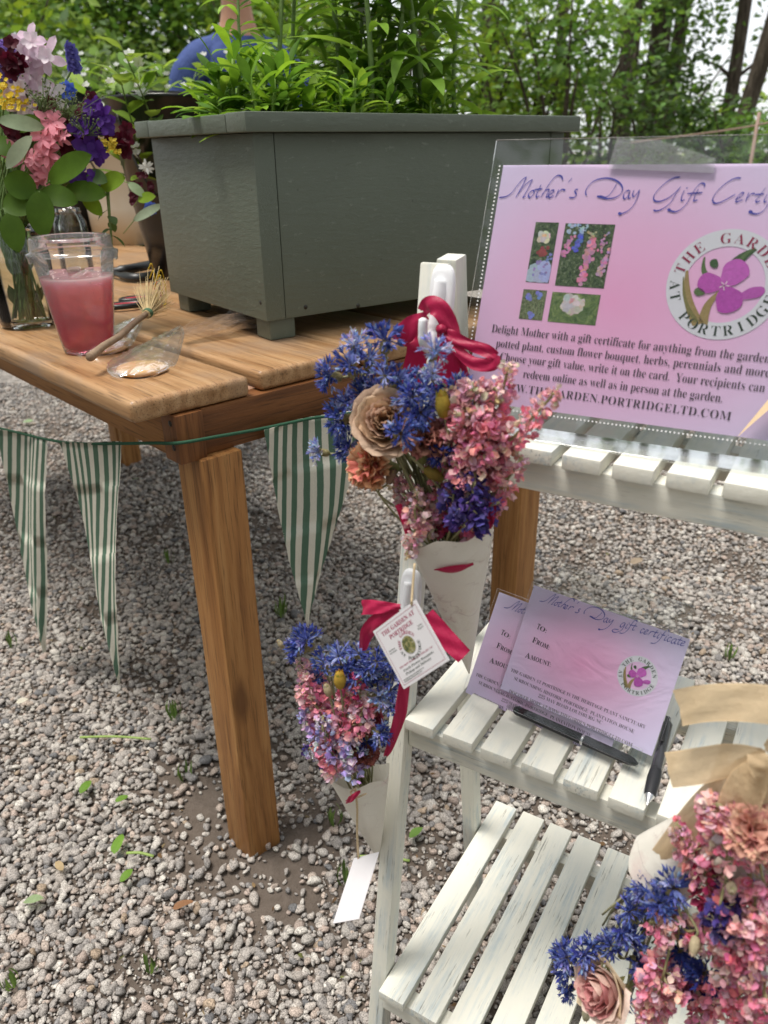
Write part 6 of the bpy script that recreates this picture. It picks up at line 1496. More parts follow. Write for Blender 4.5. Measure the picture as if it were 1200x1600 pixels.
# ------------------------------------------------------------------ upper cone bouquet
VU = .500
UM, UT = fv(702, 838, VU), fv(733, 1052, .560)
def make_upper():
    hook(692, 462, 0, 'white stick-on hook near the top of the stand leg', 1.15)
    cone('paper_cone', UM, UT, .0345, 'tall handmade paper cone hanging below the upper red bow', 1.0)
    g = 'dried flowers in the upper paper cone'
    F = lambda: inside(UM, UT, rnd.uniform(.02, .25), .014)
    L = [(517, 588, (-1.2, .2), .0, 0, 'blue cornflower at the upper left of the cone bouquet, in profile'), (548, 572, (-.3, 1), .0, 0, 'blue cornflower standing upright at the upper left of the cone bouquet'), (577, 562, (.1, .9), .01, 0, 'large blue cornflower left of the red ribbon tail'),
         (601, 588, (.1, .7), -.012, 0, 'blue cornflower with its green calyx in front, above the rose'), (622, 594, (.4, .7), .0, 0, 'blue cornflower at the foot of the red ribbon tail'), (602, 533, (-.1, 1), .0, 0, 'half open blue cornflower on a long curved stem against the table edge'), (554, 541, (-.2, 1), .01, 1, 'pale withered cornflower at the top left of the cone bouquet'),
         (679, 549, (.3, 1), .0, 1, 'topmost pale blue cornflower in front of the white leg'), (676, 584, (.0, .3), -.01, 1, 'open light blue cornflower facing the viewer on the white leg'), (643, 622, (-.1, .5), -.01, 0, 'big blue cornflower to the right of the rose'), (657, 645, (.3, .1), -.012, 0, 'blue cornflower below the big one right of the rose'),
         (543, 632, (-.8, .4), .0, 0, 'blue cornflower left of the rose, upper'), (534, 656, (-1, -.1), .0, 0, 'blue cornflower left of the rose, lower'), (547, 699, (-.6, .3), .005, 0, 'blue cornflower between rose and orange carnation'), (500, 706, (-1.2, .15), -.008, 1, 'pale cornflower poking out furthest left on a thin stem'),
         (626, 677, (.1, .1), -.035, 0, 'small blue cornflower lying on the right edge of the rose'), (692, 706, (.2, -.3), -.01, 2, 'dark blue cornflower at the centre of the cone bouquet'), (681, 626, (.4, .6), .0, 0, 'blue cornflower left of the yellow bud in the upper cone'), (588, 606, (-.2, .4), .012, 0, 'blue cornflower tucked behind the top of the rose'), (569, 618, (-.5, .5), .01, 0, 'blue cornflower peeping over the left shoulder of the rose'),
         (628, 607, (.2, .5), .012, 0, 'blue cornflower behind the right shoulder of the rose'), (700, 668, (.3, .3), .01, 2, 'dark cornflower between the mauve carnation and the pinks'), (716, 545 + 70, (.3, .8), .015, 0, 'blue cornflower half hidden behind the pink larkspur'), (664, 606, (.2, .6), .01, 0, 'blue cornflower just under the open light blue one')]
    for px, py, dd, off, kind, lab in L:
        c = fv(px, py, VU - .012 + off); d = RT * dd[0] + UZ * dd[1] + CAMV(c) * .55 + jit3(.12); cornflower(c, d, F(), lab, g, kind, 1.12 if kind == 0 else 1.0)
    c = fv(603, 660, VU - .022); rose(c, RT * -.12 + UZ * .22 + CAMV(c) * 1.0, .0315, [(.60, .42, .27), (.66, .49, .34), (.56, .38, .25), (.64, .44, .33)], F(), 'large dried cream rose in the cone bouquet by the table corner', g, 1.0, [(.58, .40, .29), (.62, .45, .33)])
    c = fv(585, 727, VU - .018); carnation(c, RT * -.75 + UZ * .15 + CAMV(c) * .5, .0265, [(.66, .27, .14), (.72, .38, .20), (.62, .20, .16), (.70, .45, .27)], F(), 'dried orange carnation below the cream rose', g)
    c = fv(664, 690, VU - .020); carnation(c, RT * .05 + UZ * .8 + CAMV(c) * .45, .0235, [(.34, .13, .11), (.40, .18, .14), (.44, .22, .16)], F(), 'dusty mauve brown carnation right of the cream rose', g, (.17, .20, .06))
    bud(fv(692, 632, VU - .022), UZ + RT * -.15, .022, (.42, .30, .05), F(), 'yellow bud beside the pink larkspur', g); bud(fv(678, 741, VU - .022), UZ * -.4 + RT * .6, .018, (.26, .18, .04), F(), 'drab yellow seed head below the mauve carnation', g)
    bud(fv(611, 745, VU - .015), UZ * .4 + RT * .2, .014, (.38, .24, .17), F(), 'brownish bud between the orange carnation and the stems', g)
    S_ = [((728, 745), (708, 604), .016, PINK, -.004, 'dense pink larkspur, left one of the thick pink mass'), ((742, 760), (738, 598), .019, PINK, -.012, 'dense pink larkspur, middle and fullest of the thick pink mass'), ((752, 745), (772, 604), .017, PINK, -.004, 'dense pink larkspur, right one of the thick pink mass'), ((760, 720), (722, 640), .014, PINK, -.022, 'short pink larkspur in front of the thick pink mass'),
          ((772, 700), (797, 566), .0095, PINK, .004, 'slender pink larkspur tip standing up before the sign'), ((757, 722), (872, 608), .0105, PINK, -.006, 'pink larkspur stretching right over the shelf edge'), ((750, 790), (815, 715), .0105, PINK, .0, 'short pink larkspur below the one stretching right'),
          ((700, 812), (662, 640), .008, PINK, -.006, 'thin pink larkspur between the carnations'), ((690, 818), (618, 748), .012, PPINK, -.004, 'dusty pink larkspur low on the left above the cone rim'), ((720, 828), (770, 770), .013, PINK, -.004, 'pink larkspur low on the right above the cone rim'), ((650, 790), (640, 872), .009, PPINK, -.03, 'pale pink larkspur hanging over the left of the cone rim'), ((665, 834), (648, 765), .009, PPINK, -.02, 'pale pink larkspur rising at the left of the cone rim'), ((700, 838), (690, 790), .012, CRIM, -.004, 'crimson larkspur low in the cone mouth')]
    for a, e, r, pal, off, lab in S_: larkspur(fv(*a, VU + off), fv(*e, VU + off - .006), r, pal, lab, g, F(), tipc=PPINK + [(.62, .50, .34)])
    for a, e, r, off, lab in (((722, 826), (742, 738), .0135, -.026, 'deep purple larkspur in the middle over the cone rim'), ((745, 820), (780, 785), .0115, -.022, 'deep purple larkspur at the right over the cone rim'), ((712, 800), (727, 745), .010, -.024, 'dark purple larkspur left of the deep purple one')): larkspur(fv(*a, VU + off), fv(*e, VU + off), r, PURP, lab, g, F())
    for i in range(26):   # bare dark stems between the heads and the cone
        a = inside(UM, UT, .1, .014); px, py = rnd.uniform(612, 742), rnd.uniform(660, 745); e = fv(px, py, VU + rnd.uniform(-.004, .014))
        t = empty('dry_twig', a, 'thin dry stem between the flower heads and the mouth of the upper cone', 'stem', 'bare stems of the upper cone'); b = MB(); f = rnd.uniform(.5, 1.2); b.cc = (.11 * f, .105 * f, .045 * f); b.tube(spline([a, a.lerp(e, .5) + jit3(.005), e], 5), .0009, 5); b.build('stalk', stem_mat, t)
    # crimson bow hung on the hook
    z0 = fv(690, 500, .55).z; v = vleg(z0) - .026
    t = empty('ribbon_bow', fv(688, 512, v), 'crimson satin ribbon bow on the upper white hook, holding the tall cone', 'ribbon')
    b = MB(); ribbon(b, [(662, 486, .002), (676, 474, .006), (694, 482, .006), (706, 508, .003), (712, 528, .001)], [.013, .022, .021, .015], v, None, 9, 6, .002); b.build('hook_loop', red_satin, t)
    b = MB(); ribbon(b, [(668, 492, .001), (650, 506, .004), (634, 522, .006), (624, 532, .002)], [.010, .024, .026, .018], v, None, 9, 6, .004); ribbon(b, [(628, 536, -.001), (645, 528, -.001), (652, 545, .0), (647, 575, .0), (640, 606, .002)], [.012, .022, .026, .027, .027], v, None); b.build('left_tail', red_satin, t)
    b = MB(); ribbon(b, [(694, 506, .001), (703, 530, .003), (706, 556, .004), (702, 585, .004), (700, 612, .004)], [.018, .026, .029, .029, .028], v, None, 9, 6, .002); b.build('centre_tail', red_satin, t)
    b = MB(); ribbon(b, [(694, 510, .004), (714, 524, .006), (738, 536, .006), (764, 546, .005), (778, 556, .004)], [.008, .014, .013, .015, .012], v, None); ribbon(b, [(778, 553, .003), (774, 566, .006), (748, 564, .008), (722, 545, .007), (702, 522, .005)], [.010, .016, .015, .012, .008], v, None, 9, 6, .003); b.build('right_loop', red_satin, t)
    b = MB(); ribbon(b, [(704, 520, .003), (716, 548, .001), (727, 582, .0), (732, 604, .0)], [.007, .008, .007, .007], v); b.build('thin_tail', red_satin, t)
    b = MB(); kc = fv(695, 512, v) - SY * .006; b.lathe(zframe(kc, CAMV(kc)), [(.0001, .004), (.0035, .003), (.0045, 0), (.0035, -.003), (.0001, -.004)], 12); b.build('knot', red_satin, t)
    for pts, vv in (([(622, 788, .0), (632, 812, .0), (640, 832, .002)], VU - .03), ([(770, 786, .0), (768, 806, .0), (762, 826, .0)], VU - .02)):
        b = MB(); ribbon(b, pts, [.008, .009, .008], vv); b.build('hanger', red_satin, t)
make_upper()

# ------------------------------------------------------------------ lower cone bouquet, tags
VL = .462
LM, LT = fv(562, 1212, VL), fv(592, 1345, VL + .035)
def tagcard(name, TL_, TR_, BR_, BL_, vv, label):
    a_, b_ = fv(*TL_, vv), fv(*TR_, vv); X = b_ - a_; r_ = ray(*BL_); tt = (a_ - EYE).dot(X) / r_.dot(X); o = EYE + r_ * tt; W = X.length; X = X.normalized(); Y = a_ - o; H = Y.length; Y.normalize()
    print('tag', W, H); M = frame(o, X, Y, X.cross(Y))
    t = empty(name, o, label, 'tag'); b = MB(); b.box(Mx.Identity(4), 0, W, 0, H, -.0006, 0, 0); 
    return t, M, W, H, b
def make_lower():
    c0 = fv(642, 935, .5)
    hook(643, 925, 0, 'white stick-on hook halfway down the stand leg', 1.1)
    cone('paper_cone', LM, LT, .0285, 'short handmade paper cone hanging left of the white leg', 2.3, .8, False)
    g = 'dried flowers in the lower paper cone'; F = lambda: inside(LM, LT, rnd.uniform(.0, .3), .009)
    b_ = [(507, 1036, (-.2, .8), 'blue cornflower at the upper left of the lower bouquet'), (530, 1026, (0, 1), 'blue cornflower at the top of the lower bouquet, second from left'), (479, 1002, (-.6, .9), 'blue cornflower poking out at the top left of the lower bouquet'), (465, 1014, (-1, .3), 'small blue cornflower furthest left of the lower bouquet'), (561, 1022, (.1, 1), 'topmost blue cornflower in the middle of the lower bouquet'),
          (588, 1034, (.4, .7), 'blue cornflower below the printed tag'), (612, 1056, (.8, .4), 'blue cornflower at the right top under the tag'), (588, 1062, (.2, .3), 'blue cornflower right of the centre of the lower bouquet'), (556, 1057, (0, .5), 'blue cornflower above the pink mass'), (594, 1088, (.3, 0), 'light blue cornflower facing the viewer, right side'), (607, 1104, (.7, -.1), 'blue cornflower against the red ribbon strip'), (566, 1112, (0, -.1), 'blue cornflower over the maroon carnation'), (592, 1146, (.4, -.4), 'lowest blue cornflower near the white leg'), (498, 1060, (-.6, .2), 'blue cornflower above the left pink spike'), (540, 1040, (-.1, .6), 'blue cornflower left of the yellow bud in the lower cone'), (575, 1046, (.1, .7), 'blue cornflower between the top ones and the maroon carnation'), (610, 1078, (.6, .1), 'blue cornflower at the right edge below the tag'), (572, 1158, (.2, -.5), 'dark cornflower just above the cone mouth')]
    for i, (px, py, dd, lab) in enumerate(b_):
        c = fv(px, py, VL - .018 + rnd.uniform(-.006, .010)); cornflower(c, RT * dd[0] + UZ * dd[1] + CAMV(c) * .6 + jit3(.15), F(), lab, g, 1 if i in (9,) else 2 if i == 17 else 0, 1.05)
    bud(fv(531, 1062, VL - .035), UZ + CAMV(LM) * .3, .020, (.55, .36, .06), F(), 'yellow bud among the blue cornflowers of the lower bouquet', g); bud(fv(512, 1078, VL - .03), UZ * .8 + RT * -.2, .014, (.55, .45, .28), F(), 'pale tan bud left of the yellow one', g); bud(fv(438, 1006, VL - .01), UZ * .8 - RT * .4, .010, (.5, .42, .26), F(), 'tiny pale seed head at the far left of the lower bouquet', g)
    c = fv(572, 1124, VL - .008); carnation(c, CAMV(c) * .8 + UZ * .35, .018, [(.24, .05, .055), (.30, .08, .07), (.20, .03, .05)], F(), 'maroon dried carnation at the centre of the lower bouquet', g)
    c = fv(568, 1176, VL - .018); carnation(c, CAMV(c) * .8 + UZ * .2 + RT * .3, .017, [(.20, .06, .05), (.28, .10, .07)], F(), 'brown dried carnation in the mouth of the lower cone', g)
    for a, e, r, pal, off, lab in (((512, 1150), (466, 1036), .012, PINK, -.016, 'pink larkspur leaning out at the left of the lower bouquet'), ((532, 1200), (492, 1090), .013, PINK, -.020, 'pink larkspur in the left middle of the lower bouquet'), ((545, 1150), (538, 1075), .0125, PINK, -.020, 'pink larkspur at the middle of the lower bouquet'), ((536, 1210), (512, 1135), .012, PINK, -.030, 'pink larkspur low in front over the cone rim'), ((556, 1150), (562, 1085), .011, PINK, -.026, 'pink larkspur right of the yellow bud in the lower bouquet'), ((505, 1120), (480, 1052), .011, PINK, -.024, 'pink larkspur between the two left spikes of the lower bouquet'), ((550, 1092), (566, 1060), .010, CRIM, -.024, 'crimson larkspur under the blue cornflowers'),
                                  ((520, 1160), (472, 1112), .009, LAV, -.030, 'lavender larkspur sticking out left'), ((549, 1212), (540, 1152), .0125, LAV, -.034, 'pale lavender larkspur hanging over the cone rim'), ((528, 1200), (478, 1172), .010, LAV + PURP[:1], -.024, 'pale lavender larkspur low at the left'), ((530, 1190), (505, 1118), .009, LAV, -.034, 'lavender larkspur between the two pink ones')): larkspur(fv(*a, VL + off), fv(*e, VL + off), r, pal, lab, g, F(), tipc=PPINK if pal is PINK else None)
    # ribbon
    v = VL - .012; t = empty('ribbon_bow', fv(628, 950, v), 'crimson satin ribbon on the lower white hook behind the printed tag', 'ribbon')
    b = MB(); ribbon(b, [(626, 948, .0), (604, 946, .003), (584, 945, .004), (568, 947, .002)], [.006, .014, .018, .018], v); b.build('upper_tail', red_satin, t)
    b = MB(); ribbon(b, [(624, 955, .0), (600, 964, .004), (580, 982, .005), (570, 1012, .003)], [.008, .022, .018, .010], v, None, 9, 6, .003); b.build('left_tail', red_satin, t)
    b = MB(); ribbon(b, [(664, 962, -.004), (680, 985, -.004), (700, 1008, -.004), (722, 1030, -.004)], [.016, .022, .022, .020], v, None, 9, 6, .003); b.build('right_tail', red_satin, t)
    b = MB(); ribbon(b, [(634, 1050, -.002), (629, 1080, -.002), (622, 1120, -.003), (606, 1170, -.004), (598, 1186, -.004)], [.010, .014, .016, .010, .005], v - .012); b.build('side_strip', red_satin, t)
    b = MB(); ribbon(b, [(552, 1240, .012), (562, 1232, .014), (574, 1222, .012)], [.004, .008, .004], VL - .030); b.build('slit_ribbon', red_satin, t)
    # printed tag on a string
    card_w = plain('tag_card', (.63, .61, .63), .55, .3, .03, 30)
    vt = VL - .050
    t, M, W, H, b = tagcard('hang_tag', (582.7, 986.7), (649, 937), (696, 1025), (631, 1077), vt, 'square white printed hang tag with a round logo and crimson lettering'); inst('card', b.build('card', card_w, mesh_only=True, smooth=False), t, M)
    b = MB(); bw = .0006
    for (x0, y0, x1, y1) in ((.05, .045, .95, .05), (.05, .95, .95, .955), (.045, .045, .05, .955), (.95, .045, .955, .955)): flat(b, x0 * W, y0 * H, x1 * W, y1 * H, .0002)
    inst('border_line', b.build('border_line', ink_red, mesh_only=True, smooth=False), t, M)
    b = MB(); text(b, 'THE GARDEN AT', W * .5, H * .84, W * .74, .006, 'C', 0, .0002, .0, yscale=H * .095); text(b, 'PORTRIDGE', W * .5, H * .735, W * .52, .006, 'C', 0, .0002, .0, yscale=H * .095)
    arc_text(b, 'THE GARDEN', W * .5, H * .515, H * .165, 175, 28, H * .075, z=.0002, offset=.0); text(b, '225 MAY ROAD, LOUISBURG NC', W * .5, H * .285, W * .74, .003, 'C', 0, .0002, .0, yscale=H * .035); inst('crimson_lettering', b.build('crimson_lettering', ink_red, mesh_only=True, smooth=False), t, M)
    b = MB(); arc_text(b, 'AT PORTRIDGE', W * .5, H * .515, H * .235, 192, 348, H * .075, True, z=.0002, offset=.0); text(b, 'Fresh Flower Bouquets', W * .5, H * .215, W * .66, .003, 'C', 0, .0002, .0, yscale=H * .05); text(b, 'Pickup and Delivery', W * .46, H * .155, W * .56, .003, 'C', 0, .0002, .0, yscale=H * .05)
    for i, s_ in enumerate(('www.thegarden.portridgeltd.com', 'info@thegardenportridge.com')): text(b, s_, W * .08, H * (.105 - i * .030), W * (.46 - i * .06), .003, 'L', 0, .0002, .0, yscale=H * .03)
    text(b, 'Native', W * .80, H * .65, W * .1, .003, 'L', 0, .0002, .0, yscale=H * .034); text(b, 'Plants', W * .78, H * .61, W * .12, .003, 'L', 0, .0002, .0, yscale=H * .034); text(b, 'Heirloom', W * .1, H * .585, W * .13, .003, 'L', 0, .0002, .0, yscale=H * .034); text(b, 'Perennials', W * .09, H * .545, W * .16, .003, 'L', 0, .0002, .0, yscale=H * .034)
    inst('green_lettering', b.build('green_lettering', ink_green, mesh_only=True, smooth=False), t, M)
    b = MB(); r = H * .135; b.add([(W * .5 + r * math.cos(i * .196), H * .515 + r * math.sin(i * .196), .0003) for i in range(32)], [tuple(range(32))])
    inst('round_picture', b.build('round_picture', photo_mat('tag_picture', [(.32, (.02, .025, .015)), (.46, (.10, .12, .05)), (.56, (.30, .26, .10)), (.68, (.25, .30, .36)), (.8, (.5, .5, .45))], 330, 3), mesh_only=True, smooth=False), t, M)
    tw = plain('jute_twine', (.52, .40, .25), .9, .15, .25, 600, .5)
    b = MB(); b.tube(spline([fv(648, 880, vt + .012), fv(645, 915, vt + .006), fv(643, 943, vt - .001)], 5), .0009, 6); b.tube(spline([fv(643, 943, vt - .001), fv(644, 948, vt + .002)], 2), .0009, 6); b.build('twine', tw, t)
    t, M, W, H, b = tagcard('hang_tag', (553, 1341), (592, 1331), (573, 1421), (520, 1443), VL - .018, 'blank looking white hang tag dangling below the short cone'); inst('card', b.build('card', card_w, mesh_only=True, smooth=False), t, M)
    b = MB(); b.tube(spline([fv(555, 1232, VL - .034), fv(558, 1262, VL - .026), fv(558, 1300, VL - .022), fv(560, 1342, VL - .019)], 5), .0011, 6); b.tube(spline([fv(555, 1232, VL - .034), fv(548, 1238, VL - .036), fv(556, 1246, VL - .036), fv(572, 1240, VL - .034)], 4), .0009, 6); b.build('twine', tw, t)
make_lower()

# ------------------------------------------------------------------ hanging bunch at the lower right
VR = .452
def make_right():
    A1, T1 = fv(1040, 1352, VR), fv(1215, 1190, VR - .01); A2, T2 = fv(1156, 1322, VR + .004), fv(1246, 1150, VR - .004)
    cone('paper_cone', A1, T1, .026, 'handmade paper cone lying with its mouth to the left under the tan bow', 3.1, .8, False); cone('paper_cone', A2, T2, .027, 'handmade paper cone under the tan bow at the right picture edge', 4.4, .8, False)
    g = 'dried flowers spilling from the cones under the tan bow'
    F = lambda px: inside(A1, T1, rnd.uniform(.0, .25), .010) if px < 1090 else inside(A2, T2, rnd.uniform(.0, .25), .012)
    cs = [(886, 1496, (-1, .3), 'blue cornflower furthest left of the spilling bunch, upper'), (890, 1520, (-1, -.1), 'blue cornflower furthest left of the spilling bunch, middle'), (889, 1546, (-.8, -.5), 'blue cornflower furthest left of the spilling bunch, lower'), (926, 1478, (-.5, .3), 'blue cornflower left above the pale rose'), (914, 1492, (-.6, .1), 'blue cornflower touching the left top of the pale rose'), (972, 1458, (-.2, .4), 'large blue cornflower above the rose, upper'), (984, 1424, (-.4, .6), 'blue cornflower below the mouth of the left cone'), (1030, 1411, (0, .6), 'blue cornflower in front of the left cone mouth'),
          (956, 1478, (-.3, 0), 'blue cornflower between the large one and the rose'), (988, 1472, (0, 0), 'large blue cornflower facing the viewer in the spilling bunch'), (996, 1504, (.2, -.3), 'blue cornflower right of the rose top'), (1037, 1512, (.3, -.2), 'pale spent cornflower in the middle of the spilling bunch'), (1089, 1548, (.3, -.6), 'dark blue cornflower at the bottom middle of the bunch'), (977, 1558, (.1, -.5), 'blue cornflower lying on the pale rose'), (1062, 1486, (.2, .2), 'dark cornflower below the pink florets'), (1078, 1462, (.3, .4), 'blue cornflower between the pink spikes'), (1010, 1392, (-.3, .7), 'small blue cornflower inside the left cone mouth'), (1100, 1520, (.2, -.3), 'dark blue cornflower under the pink mass, right'), (1052, 1388, (.1, .6), 'dark blue cornflower at the right lip of the left cone'), (1198, 1400, (.6, .1), 'blue cornflower at the right picture edge')]
    for i, (px, py, dd, lab) in enumerate(cs):
        c = fv(px, py, VR - .022 + rnd.uniform(-.008, .01)); cornflower(c, RT * dd[0] + UZ * dd[1] + CAMV(c) * .75 + jit3(.15), F(px), lab, g, 1 if i == 11 else 2 if i in (12, 14, 17) else 0, 1.1)
    c = fv(944, 1546, VR - .035); rose(c, RT * -.55 + UZ * -.25 + CAMV(c) * .65, .029, [(.70, .42, .38), (.62, .28, .28), (.74, .54, .46)], F(900), 'dried pale pink rose at the bottom of the spilling bunch', g, .5, [(.70, .55, .38), (.74, .58, .50)])
    c = fv(1174, 1298, VR - .045); carnation(c, CAMV(c) * .8 + RT * .25 + UZ * .1, .022, [(.66, .36, .28), (.70, .46, .33), (.60, .27, .25)], F(1174), 'dusty peach carnation near the tan bow', g)
    for a, e, r, pal, off, lab in (((1135, 1345), (1120, 1258), .0185, PINK, -.045, 'fluffy pink larkspur just below the tan bow'), ((1128, 1392), (1058, 1288), .0105, PINK + PPINK, -.03, 'slender pink larkspur across the cone body'), ((1140, 1420), (1098, 1345), .012, CRIM, -.028, 'crimson larkspur between the two cones'), ((1046, 1452), (1014, 1442), .013, PINK, -.03, 'tuft of pink florets in front of the left cone'), ((1060, 1470), (1050, 1428), .011, PPINK + PINK, -.032, 'upright tuft of light pink florets'), ((1070, 1452), (1110, 1490), .012, PINK, -.036, 'pink larkspur pointing down right from the tufts'),
                                   ((1180, 1410), (1172, 1520), .020, PINK, -.045, 'biggest bright pink larkspur at the right'), ((1190, 1365), (1180, 1450), .015, PINK, -.04, 'pink larkspur at the right picture edge'), ((1150, 1450), (1130, 1530), .015, PINK, -.042, 'bright pink larkspur left of the biggest one'), ((1040, 1510), (1012, 1600), .0165, PINK, -.04, 'pink larkspur reaching down right of the pale rose'), ((1130, 1520), (1160, 1600), .015, PINK, -.03, 'pink larkspur at the bottom right'), ((1110, 1545), (1085, 1615), .012, PINK, -.02, 'dusky pink larkspur at the bottom middle'), ((1195, 1520), (1205, 1590), .016, PINK, -.045, 'pink larkspur in the bottom right corner'),
                                   ((1128, 1400), (1142, 1455), .013, PURP, -.046, 'dark violet larkspur among the pinks'), ((1076, 1495), (1068, 1540), .010, [(.16, .03, .07), (.22, .05, .10)], -.02, 'deep wine larkspur in the shade of the bunch')): larkspur(fv(*a, VR + off), fv(*e, VR + off), r, pal, lab, g, F(a[0]), tipc=PPINK if pal is PINK else None)
    bud(fv(1085, 1478, VR - .045), CAMV(A1) * .6 - UZ, .014, (.55, .46, .30), F(1050), 'pale tan bud in the middle of the spilling bunch', g); bud(fv(1143, 1388, VR - .055), CAMV(A1) - UZ * .4, .013, (.6, .52, .36), F(1120), 'pale tan bud above the violet larkspur', g); bud(fv(916, 1585, VR - .03), -UZ, .014, (.6, .55, .38), F(900), 'pale bud hanging below the rose', g)
    for i in range(20):
        a = inside(A1, T1, .15, .012); e = fv(rnd.uniform(930, 1075), rnd.uniform(1400, 1500), VR + rnd.uniform(-.015, .0))
        t = empty('dry_twig', a, 'thin grey green dry stem spilling from the left cone', 'stem', 'bare stems of the spilling bunch'); b = MB(); f = rnd.uniform(.6, 1.2); b.cc = (.24 * f, .23 * f, .13 * f); b.tube(spline([a, A1 + jit3(.014), A1.lerp(e, .6) + jit3(.008), e], 5), .0009, 5); b.build('stalk', stem_mat, t)
    v = VR - .02; t = empty('ribbon_bow', fv(1195, 1165, v), 'wide tan ribbon bow tied round the cones at the right edge', 'ribbon')
    for pts, wd, lab in (([(1060, 1106, .0), (1100, 1095, .003), (1150, 1087, .007), (1205, 1088, .009), (1260, 1098, .01)], [.034] * 3, 'upper_tail'), ([(1044, 1203, .0), (1090, 1194, .002), (1140, 1178, .006), (1175, 1166, .01), (1198, 1158, .012)], [.034, .034, .030, .020, .010], 'middle_tail'),
                         ([(1200, 1160, .010), (1168, 1190, .010), (1130, 1228, .006), (1090, 1276, .002), (1036, 1352, -.004)], [.010, .024, .030, .032, .032], 'long_tail'), ([(1200, 1160, .014), (1178, 1188, .02), (1164, 1222, .022), (1160, 1262, .018)], [.010, .032, .036, .036], 'front_loop'), ([(1203, 1162, .014), (1198, 1205, .018), (1196, 1250, .014), (1200, 1300, .006)], [.010, .028, .032, .032], 'right_loop'), ([(1200, 1160, .008), (1240, 1150, .008), (1280, 1180, .006)], [.012, .034, .034], 'right_tail')):
        b = MB(); ribbon(b, pts, wd, v, None, 9, 8, .0); b.build(lab, tan_rib, t)
    b = MB(); ribbon(b, [(1190, 1146, .020), (1196, 1158, .025), (1203, 1178, .022)], [.016, .018, .016], v); b.build('knot', tan_rib, t)
make_right()

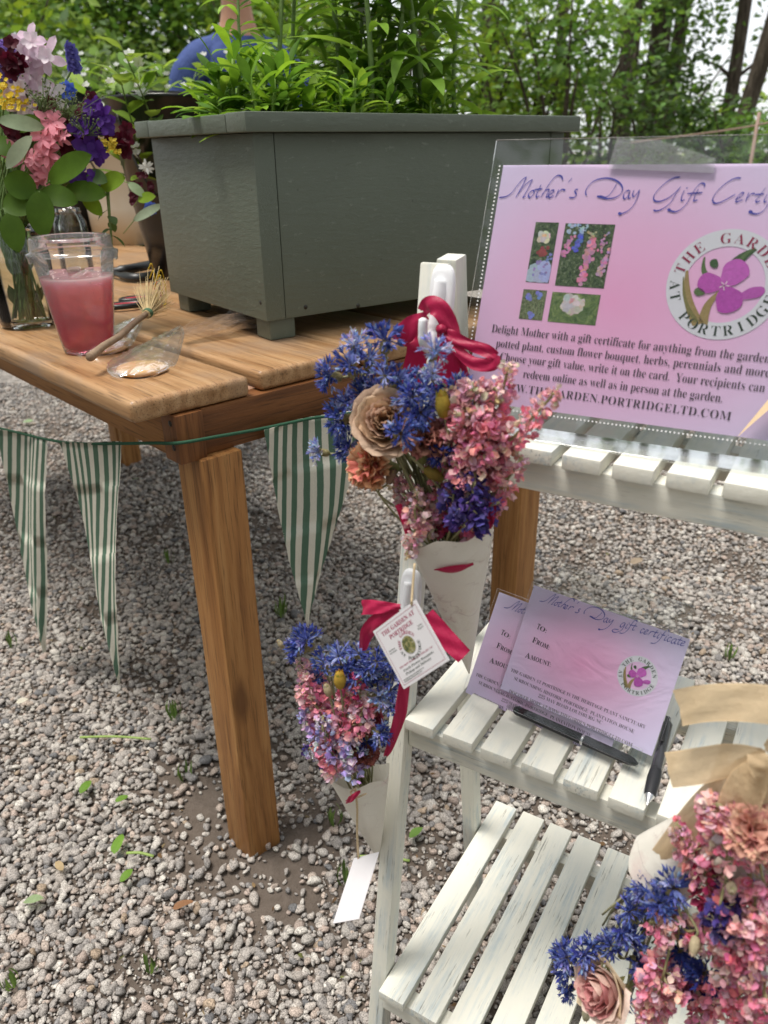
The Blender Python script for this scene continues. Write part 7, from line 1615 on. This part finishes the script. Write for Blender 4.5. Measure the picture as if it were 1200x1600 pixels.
# ------------------------------------------------------------------ litter on the gravel
def litter():
    gl = [(.17, .32, .05), (.22, .38, .09), (.14, .26, .05)]
    for px, py, L, a, pal, lab in ((125, 1240, .030, 1.2, gl, 'small bright green leaf on the gravel left of the leg'), (178, 1334, .036, 1.5, gl, 'upright oval green leaf on the sunlit gravel'), (180, 1252, .022, .4, gl, 'little green leaf beside the soil patch'), (36, 1410, .030, .2, [(.30, .40, .22)], 'pale green leaf flat on the gravel at lower left'), (35, 660, .045, .1, [(.30, .42, .24)], 'pale green leaf on the gravel behind the left pennants'), (25, 1098, .024, .3, [(.75, .72, .62)], 'white petal on the gravel under the left pennant'), (205, 750, .035, .2, [(.16, .25, .1)], 'dull green leaf on the gravel behind the near leg'), (188, 1378, .025, 1.0, gl, 'tiny bright leaf on the sunlit gravel below the upright one'), (905, 1262, .035, 2.2, [(.22, .26, .1)], 'dull yellow green leaf on the gravel under the middle shelf'), (270, 1420, .030, .4, [(.34, .18, .10)], 'brown bark chip on the sunlit gravel'), (98, 1360, .022, 2.4, [(.55, .42, .25)], 'dry tan leaf scrap on the gravel'), (985, 1190 - 440 + 130, .04, .3, [(.45, .36, .27)], 'tan bark chip on the gravel behind the stand'), (640, 1640 - 330, .03, .8, [(.16, .28, .07)], 'green leaf on the gravel behind the stand leg')):
        p = onz(px, py, .014); b = MB(); f = rnd.uniform(.9, 1.1); b.leaf(p, RT * math.cos(a) + V((0, math.sin(a), .35)), UZ + jit3(.3), L, L * .5, .5, .15, 8, tuple(x * f for x in pal[0]), .65, .05)
        tag(b.build('fallen_leaf', leaf_mat, loc=p), lab, 'leaf')
    for a, e, lab in (((125, 1152), (236, 1155), 'cut green stem lying across the gravel near the soil'), ((198, 1333), (240, 1338), 'short green stem piece right of the upright leaf'), ((640, 1345), (560, 1338), 'thin dry grass stalk behind the short cone')):
        p, q = onz(*a, .016), onz(*e, .016); b = MB(); b.cc = (.26, .36, .10); b.tube(spline([p, p.lerp(q, .5) + UZ * .004, q], 5), .0022, 7); tag(b.build('cut_twig', stem_mat, loc=p), lab, 'twig')
    for px, py, n, h, lab in ((290, 1225, 8, .05, 'weed seedling growing in the soil patch'), (272, 1125, 12, .05, 'grass tuft behind the soil patch'), (525, 1290, 10, .05, 'grass tuft between leg and short cone'), (235, 1520, 8, .04, 'small grass sprout in the sunlit gravel'), (20, 1540, 8, .04, 'small grass sprout in the lower left corner'), (395, 950, 10, .05, 'grass tuft in the shade behind the leg'), (440, 965, 12, .06, 'grass tuft under the front pennant'), (265, 880, 9, .05, 'grass tuft in the deep shade under the table'), (1140, 1030, 10, .05, 'small weed on the gravel right of the cards'), (175, 920 + 40, 8, .04, 'sprout on the shaded gravel between the pennants'), (540, 1385, 8, .05, 'grass tuft beside the blank tag'), (20, 1010, 8, .04, 'sprout under the left pennant')):
        p = onz(px, py, .0); t = MB()
        for i in range(n):
            g = rnd.random() * 6.283; t.leaf(p + V((math.cos(g), math.sin(g), 0)) * .008 * rnd.random(), V((math.cos(g) * .6, math.sin(g) * .6, 1)), V((math.cos(g), math.sin(g), .2)), h * rnd.uniform(.5, 1.1), .0045, rnd.uniform(.4, 1.3), .2, 6, rnd.choice([(.12, .20, .05), (.16, .25, .07), (.10, .16, .05)]), .6)
        tag(t.build('grass_tuft', leaf_mat, loc=p), lab, 'grass tuft')
litter()
def scraps():
    b = MB()
    for _ in range(240):
        y = .5 + 1.9 * rnd.random(); x = rnd.uniform(-.55, .55) * y; p = V((x, y, rnd.uniform(.004, .012))); a = rnd.random() * 6.283; L = rnd.uniform(.004, .013); f = rnd.uniform(.6, 1.2); c = rnd.choice([(.20, .12, .06), (.28, .19, .10), (.13, .08, .045), (.34, .26, .15), (.16, .17, .06)])
        b.leaf(p, V((math.cos(a), math.sin(a), rnd.uniform(-.2, .5))), UZ + jit3(.6), L, L * rnd.uniform(.2, .6), rnd.uniform(-1, 1.4), rnd.uniform(-.4, .5), 4, tuple(q * f for q in c), .7, .15)
    tag(b.build('leaf_litter', petal_mat), 'tiny brown leaf scraps and bark crumbs lying between the stones', 'leaf litter', kind='stuff')
scraps()
